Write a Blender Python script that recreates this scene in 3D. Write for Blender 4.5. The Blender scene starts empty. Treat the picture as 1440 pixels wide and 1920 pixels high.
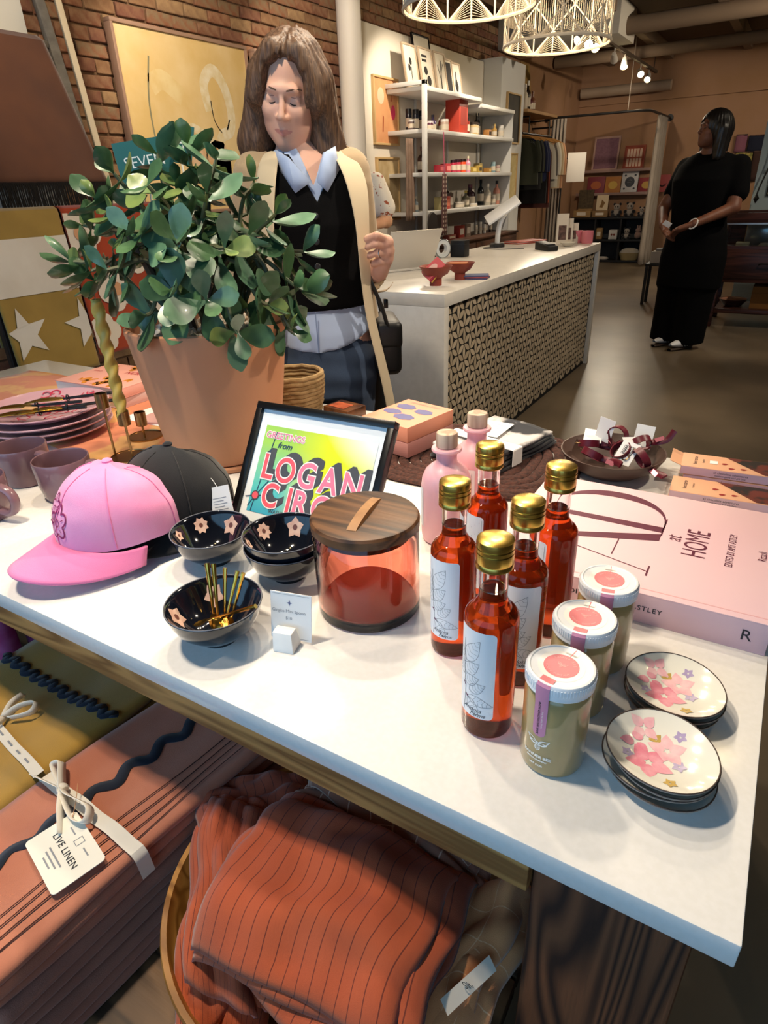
import bpy, bmesh, math, random
import numpy as np
from mathutils import Matrix, Vector, Euler
from mathutils.geometry import tessellate_polygon

random.seed(7)
scene = bpy.context.scene
COL = scene.collection
PI = math.pi

# ---------------------------------------------------------------- camera
EYE = 1.30                                  # lens height above the floor
FOCAL, PITCH, ROLL, YAW = 1175.0, math.radians(27.2), math.radians(2.27), math.radians(32.05)
CP, SP, CR, SR, CY, SY = (math.cos(PITCH), math.sin(PITCH), math.cos(ROLL), math.sin(ROLL), math.cos(YAW), math.sin(YAW))
_R = Vector((CY, SY, 0)); _F = Vector((-SY, CY, 0)); _Z = Vector((0, 0, 1))
_U = SP*_F + CP*_Z; _D = CP*_F - SP*_Z
_x = CR*_R - SR*_U; _y = SR*_R + CR*_U
cam_data = bpy.data.cameras.new('camera')
cam_data.sensor_fit = 'VERTICAL'; cam_data.sensor_height = 36.0; cam_data.sensor_width = 27.0
cam_data.lens = FOCAL/1920*36.0
cam_data.clip_start = 0.02; cam_data.clip_end = 60
cam = bpy.data.objects.new('camera', cam_data); COL.objects.link(cam)
cam.matrix_world = Matrix(((_x.x, _y.x, -_D.x, 0), (_x.y, _y.y, -_D.y, 0), (_x.z, _y.z, -_D.z, EYE), (0, 0, 0, 1)))
scene.camera = cam

# ---------------------------------------------------------------- world, daylight, exposure
world = bpy.data.worlds.new('daylight'); scene.world = world; world.use_nodes = True
_bg = world.node_tree.nodes['Background']
_bg.inputs[0].default_value = (0.55, 0.77, 1.0, 1); _bg.inputs[1].default_value = 0.3
vs = scene.view_settings
scene.display_settings.display_device = 'sRGB'
vs.view_transform = 'Standard'; vs.look = 'None'; vs.gamma = 1.0; vs.use_curve_mapping = False
vs.exposure = 0.2

def light(name, kind, loc, energy, color, rot=(0, 0, 0), **kw):
    d = bpy.data.lights.new(name, kind); d.energy = energy; d.color = color
    for k, v in kw.items(): setattr(d, k, v)
    o = bpy.data.objects.new(name, d); COL.objects.link(o); o.location = loc; o.rotation_euler = rot
    o['kind'] = 'helper'
    return o
# skylight through the shop-front window behind the camera
light('window_daylight', 'AREA', (-1.2, -1.95, 1.75), 50, (0.28, 0.62, 1.0), (math.radians(90), 0, 0), shape='RECTANGLE', size=5.2, size_y=2.3)

# ---------------------------------------------------------------- helpers
def lin(h):
    h = h.lstrip('#'); o = []
    for i in (0, 2, 4):
        c = int(h[i:i+2], 16)/255
        o.append(c/12.92 if c <= .04045 else ((c+.055)/1.055)**2.4)
    return (*o, 1)

MATS = {}
def mat(name, c, rough=.5, metal=0.0, c2=None, scale=8.0, detail=3.0, stretch=(1, 1, 1), lo=.35, hi=.65, bump=0.0, bscale=None,
        spec=.5, trans=0.0, ior=1.45, sheen=0.0, coat=0.0, emit=None, estr=0.0, alpha=1.0, sss=0.0, bdist=.002):
    """procedural principled material: a colour, or two mixed by noise, with optional fine relief"""
    if name in MATS: return MATS[name]
    m = bpy.data.materials.new(name); m.use_nodes = True; nt = m.node_tree; b = nt.nodes['Principled BSDF']
    I = b.inputs
    I['Base Color'].default_value = lin(c); I['Roughness'].default_value = rough; I['Metallic'].default_value = metal
    I['Specular IOR Level'].default_value = spec; I['Transmission Weight'].default_value = trans; I['IOR'].default_value = ior
    I['Sheen Weight'].default_value = sheen; I['Coat Weight'].default_value = coat; I['Alpha'].default_value = alpha
    if sss: I['Subsurface Weight'].default_value = sss; I['Subsurface Radius'].default_value = (.01, .004, .002)
    if emit: I['Emission Color'].default_value = lin(emit); I['Emission Strength'].default_value = estr
    if c2 or bump:
        tc = nt.nodes.new('ShaderNodeTexCoord'); mp = nt.nodes.new('ShaderNodeMapping'); mp.inputs['Scale'].default_value = stretch
        nt.links.new(tc.outputs['Object'], mp.inputs[0])
    if c2:
        n = nt.nodes.new('ShaderNodeTexNoise'); n.inputs['Scale'].default_value = scale; n.inputs['Detail'].default_value = detail
        r = nt.nodes.new('ShaderNodeValToRGB'); e = r.color_ramp.elements
        e[0].position = lo; e[0].color = lin(c); e[1].position = hi; e[1].color = lin(c2)
        nt.links.new(mp.outputs[0], n.inputs['Vector']); nt.links.new(n.outputs[0], r.inputs[0]); nt.links.new(r.outputs[0], I['Base Color'])
    if bump:
        n2 = nt.nodes.new('ShaderNodeTexNoise'); n2.inputs['Scale'].default_value = bscale or scale; n2.inputs['Detail'].default_value = 4
        bp = nt.nodes.new('ShaderNodeBump'); bp.inputs['Strength'].default_value = bump; bp.inputs['Distance'].default_value = bdist
        nt.links.new(mp.outputs[0], n2.inputs['Vector']); nt.links.new(n2.outputs[0], bp.inputs['Height']); nt.links.new(bp.outputs[0], I['Normal'])
    MATS[name] = m
    return m

def striped(name, c, cs, freq, width=.12, axis='X', rough=.9, c2=None, wob=.0, freq2=0, bump=.3, bscale=900):
    """cloth with thin stripes across UV (stripe lines at every 1/freq), optionally a second set the other way"""
    if name in MATS: return MATS[name]
    m = mat(name, c, rough, sheen=.25, c2=c2, scale=14, bump=bump, bscale=bscale)
    nt = m.node_tree; b = nt.nodes['Principled BSDF']
    uv = nt.nodes.new('ShaderNodeTexCoord'); sep = nt.nodes.new('ShaderNodeSeparateXYZ'); nt.links.new(uv.outputs['UV'], sep.inputs[0])
    no = nt.nodes.new('ShaderNodeTexNoise'); no.inputs['Scale'].default_value = 6; nt.links.new(uv.outputs['UV'], no.inputs['Vector'])
    def line(ax, fr):
        a = nt.nodes.new('ShaderNodeMath'); a.operation = 'MULTIPLY_ADD'; a.inputs[1].default_value = fr
        w = nt.nodes.new('ShaderNodeMath'); w.operation = 'MULTIPLY'; w.inputs[1].default_value = wob
        nt.links.new(no.outputs[0], w.inputs[0]); nt.links.new(sep.outputs[ax], a.inputs[0]); nt.links.new(w.outputs[0], a.inputs[2])
        fr_ = nt.nodes.new('ShaderNodeMath'); fr_.operation = 'FRACT'; nt.links.new(a.outputs[0], fr_.inputs[0])
        lt = nt.nodes.new('ShaderNodeMath'); lt.operation = 'LESS_THAN'; lt.inputs[1].default_value = width; nt.links.new(fr_.outputs[0], lt.inputs[0])
        return lt
    l = line(axis, freq)
    if freq2:
        l2 = line('Y' if axis == 'X' else 'X', freq2); mx = nt.nodes.new('ShaderNodeMath'); mx.operation = 'MAXIMUM'
        nt.links.new(l.outputs[0], mx.inputs[0]); nt.links.new(l2.outputs[0], mx.inputs[1]); l = mx
    mix = nt.nodes.new('ShaderNodeMix'); mix.data_type = 'RGBA'
    src = b.inputs['Base Color'].links[0].from_socket if b.inputs['Base Color'].links else None
    if src: nt.links.new(src, mix.inputs[6])
    else: mix.inputs[6].default_value = lin(c)
    mix.inputs[7].default_value = lin(cs)
    nt.links.new(l.outputs[0], mix.inputs[0]); nt.links.new(mix.outputs[2], b.inputs['Base Color'])
    return m

def wood(name, c1, c2, axis=0, scale=3.0, rough=.55, rings=9.0, bump=.25):
    """wood with growth rings running along one axis"""
    if name in MATS: return MATS[name]
    st = [6.0, 6.0, 6.0]; st[axis] = .5
    m = mat(name, c1, rough, bump=bump, bscale=30, stretch=st)
    nt = m.node_tree; b = nt.nodes['Principled BSDF']
    mp = [n for n in nt.nodes if n.type == 'MAPPING'][0]
    no = nt.nodes.new('ShaderNodeTexNoise'); no.inputs['Scale'].default_value = scale; no.inputs['Detail'].default_value = 2; no.inputs['Distortion'].default_value = .6
    nt.links.new(mp.outputs[0], no.inputs['Vector'])
    mu = nt.nodes.new('ShaderNodeMath'); mu.operation = 'MULTIPLY'; mu.inputs[1].default_value = rings; nt.links.new(no.outputs[0], mu.inputs[0])
    sn = nt.nodes.new('ShaderNodeMath'); sn.operation = 'PINGPONG'; sn.inputs[1].default_value = .5; nt.links.new(mu.outputs[0], sn.inputs[0])
    r = nt.nodes.new('ShaderNodeValToRGB'); e = r.color_ramp.elements; e[0].position = .05; e[0].color = lin(c2); e[1].position = .42; e[1].color = lin(c1)
    nt.links.new(sn.outputs[0], r.inputs[0]); nt.links.new(r.outputs[0], b.inputs['Base Color'])
    return m

class MB:
    """collects vertices and faces of one mesh"""
    def __init__(s): s.v = []; s.f = []; s.m = []; s.uv = {}
    def add(s, vs_, fs, mi=0, xf=None, uv=None):
        k = len(s.v)
        if xf is not None: vs_ = [xf @ Vector(p) for p in vs_]
        s.v.extend([tuple(p) for p in vs_]); s.f.extend([tuple(i+k for i in f) for f in fs]); s.m.extend([mi]*len(fs))
        if uv:
            for i, q in enumerate(uv): s.uv[k+i] = q
        return s
    def box(s, lo, hi, mi=0, xf=None):
        (a, b, c), (d, e, g) = lo, hi
        v = [(a, b, c), (d, b, c), (d, e, c), (a, e, c), (a, b, g), (d, b, g), (d, e, g), (a, e, g)]
        return s.add(v, [(0, 3, 2, 1), (4, 5, 6, 7), (0, 1, 5, 4), (1, 2, 6, 5), (2, 3, 7, 6), (3, 0, 4, 7)], mi, xf)
    def cbox(s, c, sz, mi=0, xf=None):
        return s.box([c[i]-sz[i]/2 for i in range(3)], [c[i]+sz[i]/2 for i in range(3)], mi, xf)
    def lathe(s, prof, n=32, mi=0, xf=None, closed=False, a0=0., a1=2*PI):
        full = abs(a1-a0-2*PI) < 1e-6; nn = n if full else n+1
        v = []; f = []
        for (r, z) in prof:
            for i in range(nn):
                a = a0+(a1-a0)*i/n; v.append((r*math.cos(a), r*math.sin(a), z))
        k = len(prof); rng = range(k) if closed else range(k-1)
        for j in rng:
            j2 = (j+1) % k
            for i in range(n):
                i2 = (i+1) % nn
                f.append((j*nn+i, j*nn+i2, j2*nn+i2, j2*nn+i))
        if full and not closed:
            if prof[0][0] > 1e-6: f.append(tuple(range(n))[::-1])
            if prof[-1][0] > 1e-6: f.append(tuple((k-1)*nn+i for i in range(n)))
        return s.add(v, f, mi, xf)
    def tube(s, pts, r, n=8, mi=0, xf=None, closed=False, flat=1.0, cap=True):
        pts = [Vector(p) for p in pts]; k = len(pts); v = []; f = []
        rr = r if isinstance(r, (list, tuple)) else [r]*k
        up = None
        for i, p in enumerate(pts):
            t = (pts[(i+1) % k]-pts[i-1]) if closed else (pts[min(i+1, k-1)]-pts[max(i-1, 0)])
            t = t.normalized() if t.length > 1e-9 else Vector((0, 0, 1))
            if up is None: up = t.orthogonal().normalized() if abs(t.z) > .9 else (Vector((0, 0, 1))-t*t.z).normalized()
            up = up-t*up.dot(t); up = up.normalized() if up.length > 1e-6 else t.orthogonal().normalized()
            sd = t.cross(up)
            for j in range(n):
                a = 2*PI*j/n; v.append(p+(sd*math.cos(a)+up*math.sin(a)*flat)*rr[i])
        for i in range(k if closed else k-1):
            i2 = (i+1) % k
            for j in range(n):
                j2 = (j+1) % n; f.append((i*n+j, i*n+j2, i2*n+j2, i2*n+j))
        if not closed and cap: f.append(tuple(range(n))[::-1]); f.append(tuple((k-1)*n+j for j in range(n)))
        return s.add(v, f, mi, xf)
    def poly(s, pts2, fn=None, mi=0, xf=None, th=0.0):
        """flat polygon (2D outline, may be concave), mapped by fn(x,y)->3D; th>0 extrudes it in local z"""
        fn = fn or (lambda x, y, z=0.0: (x, y, z))
        tri = tessellate_polygon([[Vector((p[0], p[1], 0)) for p in pts2]])
        n = len(pts2)
        ar = sum(pts2[i][0]*pts2[(i+1) % n][1]-pts2[(i+1) % n][0]*pts2[i][1] for i in range(n))
        def ori(t):
            a, b, c = (pts2[i] for i in t)
            return t if ((b[0]-a[0])*(c[1]-a[1])-(b[1]-a[1])*(c[0]-a[0])) > 0 else t[::-1]
        tri = [ori(tuple(t)) for t in tri]
        if not th: return s.add([fn(*p) for p in pts2], tri, mi, xf)
        v = [(p[0], p[1], 0) for p in pts2]+[(p[0], p[1], th) for p in pts2]
        f = [t[::-1] for t in tri]+[tuple(i+n for i in t) for t in tri]
        for i in range(n):
            j = (i+1) % n; q = (i, j, j+n, i+n); f.append(q if ar > 0 else q[::-1])
        return s.add(v, f, mi, xf)
    def ribbon(s, pts2, w, fn=None, mi=0, xf=None, closed=False):
        """flat line of width w along 2D points"""
        fn = fn or (lambda x, y: (x, y, 0)); k = len(pts2); v = []; f = []
        ww = w if isinstance(w, (list, tuple)) else [w]*k
        for i in range(k):
            a = pts2[(i-1) % k] if (closed or i) else pts2[0]; b = pts2[(i+1) % k] if (closed or i < k-1) else pts2[-1]
            dx, dy = b[0]-a[0], b[1]-a[1]; l = math.hypot(dx, dy) or 1
            nx, ny = -dy/l*ww[i]/2, dx/l*ww[i]/2
            v += [fn(pts2[i][0]+nx, pts2[i][1]+ny), fn(pts2[i][0]-nx, pts2[i][1]-ny)]
        for i in range(k if closed else k-1):
            j = (i+1) % k; f.append((2*i, 2*i+1, 2*j+1, 2*j))
        return s.add(v, f, mi, xf)
    def grid(s, fn, nu, nv, mi=0, xf=None, wrap=False):
        v = []; uv = []; f = []
        for j in range(nv+1):
            for i in range(nu+1):
                u, w = i/nu, j/nv; v.append(fn(u, w)); uv.append((u, w))
        for j in range(nv):
            for i in range(nu):
                a = j*(nu+1)+i; f.append((a, a+1, a+nu+2, a+nu+1))
        return s.add(v, f, mi, xf, uv)
    def mesh(s, name, mats=(), smooth=True, angle=35, bevel=0, bseg=2, weld=False):
        me = bpy.data.meshes.new(name); me.from_pydata(s.v, [], s.f); me.update()
        for m in mats: me.materials.append(m)
        if any(s.m): me.polygons.foreach_set('material_index', s.m)
        if s.uv:
            ul = me.uv_layers.new(name='UVMap')
            for l in me.loops: ul.data[l.index].uv = s.uv.get(l.vertex_index, (0, 0))
        if bevel or weld:
            bm = bmesh.new(); bm.from_mesh(me)
            if weld: bmesh.ops.remove_doubles(bm, verts=bm.verts, dist=1e-5)
            if bevel:
                ed = [e for e in bm.edges if len(e.link_faces) == 2 and e.calc_face_angle(0) > .5]
                bmesh.ops.bevel(bm, geom=ed, offset=bevel, segments=bseg, affect='EDGES', profile=.5, clamp_overlap=True)
            bm.to_mesh(me); bm.free()
        if smooth:
            me.polygons.foreach_set('use_smooth', [True]*len(me.polygons))
            me.set_sharp_from_angle(angle=math.radians(angle))
        return me

def link(name, data, parent=None, loc=(0, 0, 0), rot=(0, 0, 0), scale=None):
    o = bpy.data.objects.new(name, data); COL.objects.link(o)
    o.location = loc; o.rotation_euler = rot
    if scale: o.scale = scale
    if parent is not None: o.parent = parent
    return o
def obj(name, mb, mats, parent=None, loc=(0, 0, 0), rot=(0, 0, 0), **kw):
    mats = mats if isinstance(mats, (list, tuple)) else [mats]
    return link(name, mb.mesh(name, mats, **kw), parent, loc, rot)
def thing(name, label, cat, loc=(0, 0, 0), rotz=0.0, group=None, rot=None):
    o = link(name, None, None, loc, rot or (0, 0, rotz)); o.empty_display_size = .05
    return tag(o, label, cat, group)
def tag(o, label, cat=None, group=None, kind=None):
    if label: o['label'] = label
    if cat: o['category'] = cat
    if group: o['group'] = group
    if kind: o['kind'] = kind
    return o
def struct(name, mb, mats, label=None, **kw):
    o = obj(name, mb, mats, **kw); o['kind'] = 'structure'
    if label: o['label'] = label
    return o
def copy_tree(o, parent=None):
    c = o.copy(); COL.objects.link(c); c.parent = parent
    for ch in list(o.children): copy_tree(ch, c)
    return c
def again(src, loc, rotz=None, label=None, group=None, rot=None):
    c = copy_tree(src); c.location = loc
    if rotz is not None: c.rotation_euler = (0, 0, rotz)
    if rot: c.rotation_euler = rot
    if label: c['label'] = label
    if group: c['group'] = group
    return c
def text_mb(body, size, align='CENTER', shear=0.0, sx=1.0, spacing=1.0, fn=None, res=3, bold=0.0):
    """lettering as flat faces; fn(x,y) can wrap it on a curved surface"""
    cu = bpy.data.curves.new('lettering', 'FONT'); cu.body = body; cu.size = size; cu.align_x = align; cu.align_y = 'CENTER'
    cu.shear = shear; cu.resolution_u = res; cu.space_character = spacing; cu.offset = bold
    o = bpy.data.objects.new('lettering', cu); COL.objects.link(o)
    dg = bpy.context.evaluated_depsgraph_get(); me = o.evaluated_get(dg).to_mesh()
    mb = MB(); vs_ = [(v.co.x*sx, v.co.y) for v in me.vertices]
    mb.add([fn(*p) if fn else (p[0], p[1], 0) for p in vs_], [tuple(p.vertices) for p in me.polygons])
    o.evaluated_get(dg).to_mesh_clear(); bpy.data.objects.remove(o); bpy.data.curves.remove(cu)
    return mb
def text(name, body, size, m, parent, loc, rot=(0, 0, 0), **kw):
    return obj(name, text_mb(body, size, **kw), m, parent, loc, rot, smooth=False)

def ray(px, py):
    """direction through a point of the 1440x1920 frame"""
    x, y = (px-720)/FOCAL, -(py-960)/FOCAL
    x, y = CR*x+SR*y, -SR*x+CR*y
    fw = CP+y*SP; u = -SP+y*CP
    return Vector((CY*x-SY*fw, SY*x+CY*fw, u))
def on(px, py, z):
    d = ray(px, py); t = (z-EYE)/d.z; return Vector((d.x*t, d.y*t, z))
def onx(px, py, X):
    d = ray(px, py); t = X/d.x; return Vector((X, d.y*t, EYE+d.z*t))
def ony(px, py, Y):
    d = ray(px, py); t = Y/d.y; return Vector((d.x*t, Y, EYE+d.z*t))
def circ(r, n=24, cx=0, cy=0, ry=None):
    return [(cx+r*math.cos(2*PI*i/n), cy+(ry or r)*math.sin(2*PI*i/n)) for i in range(n)]
def petal(cx, cy, a, l, w, n=10):
    """petal outline from (cx,cy) in direction a"""
    out = []
    for i in range(n+1):
        t = i/n; out.append((t*l, w*math.sin(PI*t**.7)))
    out += [(x, -y) for x, y in out[-2:0:-1]]
    return [(cx+x*math.cos(a)-y*math.sin(a), cy+x*math.sin(a)+y*math.cos(a)) for x, y in out]
def blossom(mb, cx, cy, r, fn=None, n=5, a0=0.3, mi=0, w=.42):
    for k in range(n): mb.poly(petal(cx, cy, a0+2*PI*k/n, r, r*w), fn, mi)
def mix3(a, b, t): return tuple(a[i]+(b[i]-a[i])*t for i in range(3))
def smooth_path(pts, n=8):
    """Catmull-Rom through points"""
    pts = [Vector(p) for p in pts]; out = []
    for i in range(len(pts)-1):
        p0, p1, p2, p3 = pts[max(i-1, 0)], pts[i], pts[i+1], pts[min(i+2, len(pts)-1)]
        for j in range(n):
            t = j/n
            out.append(.5*((2*p1)+(p2-p0)*t+(2*p0-5*p1+4*p2-p3)*t*t+(3*p1-3*p2+p3-p0)*t**3))
    return out+[pts[-1]]
T = .77          # table-top height
# ================================================================ the room
XW = -3.65; YB = 12.75; CEIL = 3.12
concrete = mat('floor_concrete', '#5d5142', .34, c2='#756653', scale=1.6, detail=8, bump=.08, bscale=40)
mortar = mat('mortar', '#86694e', .95, c2='#6b4f3a', scale=9)
terracotta_paint = mat('terracotta_paint', '#96704f', .85, c2='#9d775a', scale=2)
white_paint = mat('white_paint', '#ded5c6', .8)
pier_paint = mat('pier_paint', '#dcdad4', .8)
dark_ceiling = mat('ceiling_paint', '#5d4a38', .9)
beam_paint = mat('beam_paint', '#86705a', .85)
struct('floor', MB().box((-3.9, -2.4, -.1), (5.2, YB+.3, 0)), concrete, 'polished brown grey concrete floor', smooth=False)
struct('ceiling', MB().box((-3.9, -2.4, CEIL), (5.2, YB+.3, CEIL+.1)), dark_ceiling, 'dark brown painted ceiling', smooth=False)
struct('wall_back', MB().box((-3.9, YB, 0), (5.2, YB+.2, CEIL)), terracotta_paint, 'terracotta painted back wall', smooth=False)
struct('wall_right', MB().box((5.0, -2.4, 0), (5.2, YB, CEIL)), white_paint, 'pale wall out of the picture on the right', smooth=False)
wf = MB()
for lo, hi in (((-3.9, -2.2, 0), (5.2, -2.0, .55)), ((-3.9, -2.2, 2.95), (5.2, -2.0, CEIL)), ((-3.9, -2.2, .55), (-3.8, -2.0, 2.95)), ((1.45, -2.2, .55), (5.2, -2.0, 2.95))):
    wf.box(lo, hi)
struct('wall_front', wf, white_paint, 'shop-front wall with a wide window opening', smooth=False)
fr = MB()
for x in (-3.8, -2.05, -.3, 1.4): fr.box((x, -2.14, .55), (x+.05, -2.06, 2.95))
fr.box((-3.8, -2.14, .55), (1.45, -2.06, .6)); fr.box((-3.8, -2.14, 2.9), (1.45, -2.06, 2.95))
struct('window_1', fr, mat('window_frame', '#2a2622', .4), 'dark framed shop window behind the camera', smooth=False)

# --- left wall: brick for the near half, painted beyond the clothes rail
wl = struct('wall_left', MB().box((-3.9, -2.4, 0), (XW-.012, 9.15, CEIL)), mortar, 'exposed red brown brick wall', smooth=False)
struct('wall_left_far', MB().box((-3.9, 9.15, 0), (XW-.03, YB, CEIL)), terracotta_paint, 'ochre painted stretch of wall behind the clothes rail', smooth=False)
bricks = [mat('brick_%d' % i, a, .92, c2=b, scale=22, detail=5, bump=1.0, bscale=45, bdist=.006) for i, (a, b) in enumerate((
    ('#83553d', '#9a7054'), ('#7a4e38', '#8d6a50'), ('#957253', '#836044'), ('#8c5c42', '#8a7358'), ('#8d6d50', '#a3835f'), ('#74493a', '#876049')))]
BW, BH, BL = .215, .075, .203
meshes = []
for k, m in enumerate(bricks):
    for q in range(2):
        mb = MB(); rr = random.Random(k*7+q)
        h, l = BH-.012, BL
        mb.box((-.03, -l/2, -h/2), (.012, l/2, h/2))
        mb.v = [(x+(rr.uniform(-.005, .005) if x > 0 else 0), y+rr.uniform(-.004, .004), z+rr.uniform(-.004, .004)) for x, y, z in mb.v]
        meshes.append(mb.mesh('brick', [m], smooth=False, bevel=.004, bseg=1))
cand = []; rest = MB(); rr = random.Random(3)
near_px = []
for row in range(int(CEIL/BH)):
    z = row*BH+BH/2
    for c in range(-11, 44):
        y = c*BW+(BW/2 if row % 2 else 0)
        if y < -2.2 or y > 9.05: continue
        vis = (2.45 < y < 5.45 and z > 1.45 and z < 2.75 and not (3.02 < y < 4.1 and 1.6 < z < 2.17)) or (5.4 < y < 7.6 and 2.62 < z < 2.95)
        if vis: near_px.append((y, z))
        else: cand.append((y, z))
near_px.sort(key=lambda t: t[0])
for i, (y, z) in enumerate(near_px):
    if i < 298:
        link('brick', meshes[(i*5+int(z*77)+rr.randint(0, 11)) % 12], wl, (XW-.006+rr.uniform(-.004, .006), y, z), (0, 0, rr.uniform(-.01, .01)))
    else: cand.append((y, z))
for (y, z) in cand:
    rest.cbox((XW-.015, y, z), (.034, BL, BH-.012), rr.randint(0, 5))
o = obj('brickwork', rest, bricks, wl, smooth=False); o['kind'] = 'stuff'

# white panelled stretch of the left wall and the pier with frames
struct('wall_white', MB().box((XW-.02, 5.62, 0), (XW+.06, 8.4, 2.6)), white_paint, 'white panelled stretch of the brick wall behind the shelving', bevel=.004)
struct('wall_pier', MB().box((XW-.05, 8.36, 0), (-3.36, 9.15, 2.63)), pier_paint, 'white pier at the end of the shelving', bevel=.006)
sof = MB().box((-3.65, 8.9, 2.78), (-2.2, 9.7, CEIL))
struct('trim_1', sof, mat('soffit', '#c9c0b0', .8), 'white boxed soffit under the ceiling', bevel=.005)
# white pipe column
col = MB().lathe([(.1, 0), (.1, CEIL)], 24, xf=Matrix.Translation((-3.47, 5.3, 0)))
struct('column', col, mat('column_paint', '#e6ddd2', .55), 'white round pipe column in front of the brick wall')
# ceiling joists, ledge and duct
jm = MB()
for i, x in enumerate((-3.2, -2.3, -1.2, -.1, 1.0, 2.1)):
    o = struct('beam' if i == 0 else 'beam.%03d' % i, MB().box((x-.05, 6.0, CEIL-.14), (x+.05, YB, CEIL)), beam_paint, 'brown ceiling joist running to the back wall', smooth=False)
for i, (y, h, r) in enumerate(((9.3, .2, .09), (11.2, .16, .075))):
    o = struct('crossbeam' if i == 0 else 'crossbeam.%03d' % i, MB().tube([(-3.65, y, CEIL-.22), (5, y, CEIL-.22)], r, 14), beam_paint, 'round brown cross pipe under the joists')
d = thing('air_duct', 'brown round air duct high on the back wall', 'duct', (-2.9, 12.6, 2.62))
obj('pipe', MB().tube([(-.72, 0, 0), (.7, 0, 0)], .075, 20), mat('duct_paint', '#a08a74', .6), d)
for x in (-.5, .5): obj('bracket', MB().box((x-.015, 0, -.01), (x+.015, .149, .01)), mat('duct_paint', '#a08a74'), d, smooth=False)
struct('trim_2', MB().box((-3.7, YB-.04, 2.44), (5, YB, 2.47)), terracotta_paint, 'thin ledge along the back wall', smooth=False)
struct('light_switch', MB().cbox((-1.42, YB-.012, 2.02), (.06, .024, .1)), mat('switch_pink', '#c9a38d', .6), 'small pale box on the back wall', bevel=.004)
# ================================================================ display table
slab_mat = mat('white_quartz', '#eae6e1', .14, c2='#e6e2dc', scale=140, spec=.45)
apron_mat = wood('reclaimed_wood', '#bd8a4e', '#84592e', 0, 2.2, .6, 7)
leg_mat = wood('dark_timber', '#6b4026', '#2a150b', 2, 1.6, .6, 16, .5)
bench_mat = wood('bench_wood', '#7a5a3c', '#3a2818', 0, 2.0, .6, 8)
TX0, TX1, TY0, TY1 = -2.35, .079, .37, 1.37
tb = thing('display_table', 'white stone topped display table on heavy timber legs', 'table', (-1.1, .87, 0))
def off(mb, dx=1.1, dy=-.87): mb.v = [(x+dx, y+dy, z) for x, y, z in mb.v]; return mb
obj('tabletop', off(MB().box((TX0, TY0, T-.03), (TX1, TY1, T))), slab_mat, tb, bevel=.002, bseg=2)
def leg(x0, x1, y0, y1): obj('leg', off(MB().box((x0, y0, 0), (x1, y1, T-.0305))), leg_mat, tb, bevel=.006)
leg(-.092, .052, .392, .53); leg(-.092, .052, 1.2, 1.34); leg(-2.3, -2.15, .392, .53); leg(-2.3, -2.15, 1.2, 1.34)
for nm, lo, hi in (('apron', (-2.15, .385, T-.092), (-.093, .435, T-.031)), ('apron', (-2.15, 1.29, T-.092), (-.093, 1.335, T-.031)),
                   ('apron', (-.06, .531, T-.092), (-.01, 1.199, T-.031)), ('apron', (-2.25, .531, T-.092), (-2.2, 1.199, T-.031))):
    obj(nm, off(MB().box(lo, hi)), apron_mat, tb, bevel=.003)
# low bench of planks below the table, reaching out in front of it
SH = .30
bn = thing('low_bench', 'low dark wooden plank bench under the display table', 'bench', (-1.1, .5, 0))
yy = .12
for i in range(5):
    obj('plank', MB().box((-1.0, yy-.5, SH-.035), (.98, yy-.5+.185, SH)), bench_mat, bn, bevel=.004); yy += .189
for x in (-.9, .85):
    for y in (-.28, .5): obj('leg', MB().box((x-.035, y-.035, 0), (x+.035, y+.035, SH-.035)), bench_mat, bn, bevel=.003)
# ================================================================ goods on the table
ink = mat('dark_ink', '#2b2b33', .7); white_ink = mat('white_print', '#f4f1ea', .5)
grey_ink = mat('grey_ink', '#8d8f96', .7)
paper = mat('white_paper', '#f1efec', .75)
gold = mat('gold_cap', '#cfae55', .27, 1.0); brass = mat('brass', '#a9865a', .28, 1.0)
clear = mat('clear_glass', '#ffffff', .0, trans=1.0, ior=1.45)
syrup = mat('red_syrup', '#d5511c', .02, trans=.86, ior=1.36)
label_paper = mat('bottle_label', '#eeeef0', .6)
def cyl(r, az=-PI/2, z0=0.0):
    return lambda x, y: (r*math.cos(az+x/r), r*math.sin(az+x/r), z0+y)

# ---- five syrup bottles with gold screw caps
def label_patch(r, w, z0, z1, cr=.005):
    """wrapped label with rounded corners, from -w/2 to w/2 along the arc"""
    n = 14; pts = []
    for cx, cz, a0 in ((w/2-cr, z0+cr, -PI/2), (w/2-cr, z1-cr, 0), (-w/2+cr, z1-cr, PI/2), (-w/2+cr, z0+cr, PI)):
        pts += [(cx+cr*math.cos(a0+PI/2*i/5), cz+cr*math.sin(a0+PI/2*i/5)) for i in range(6)]
    mb = MB(); f = cyl(r)
    ys = sorted(set([round(p[1], 6) for p in pts]))
    rows = []
    for y in ys:                                  # strips between sorted heights, split along the arc
        xs = [p[0] for p in pts if abs(p[1]-y) < 1e-5]; hw = max(abs(x) for x in xs); rows.append((hw, y))
    v = []; k = 16
    for hw, y in rows: v += [f(-hw+2*hw*i/k, y) for i in range(k+1)]
    fs = [(j*(k+1)+i, j*(k+1)+i+1, (j+1)*(k+1)+i+1, (j+1)*(k+1)+i) for j in range(len(rows)-1) for i in range(k)]
    return mb.add(v, fs)
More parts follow.
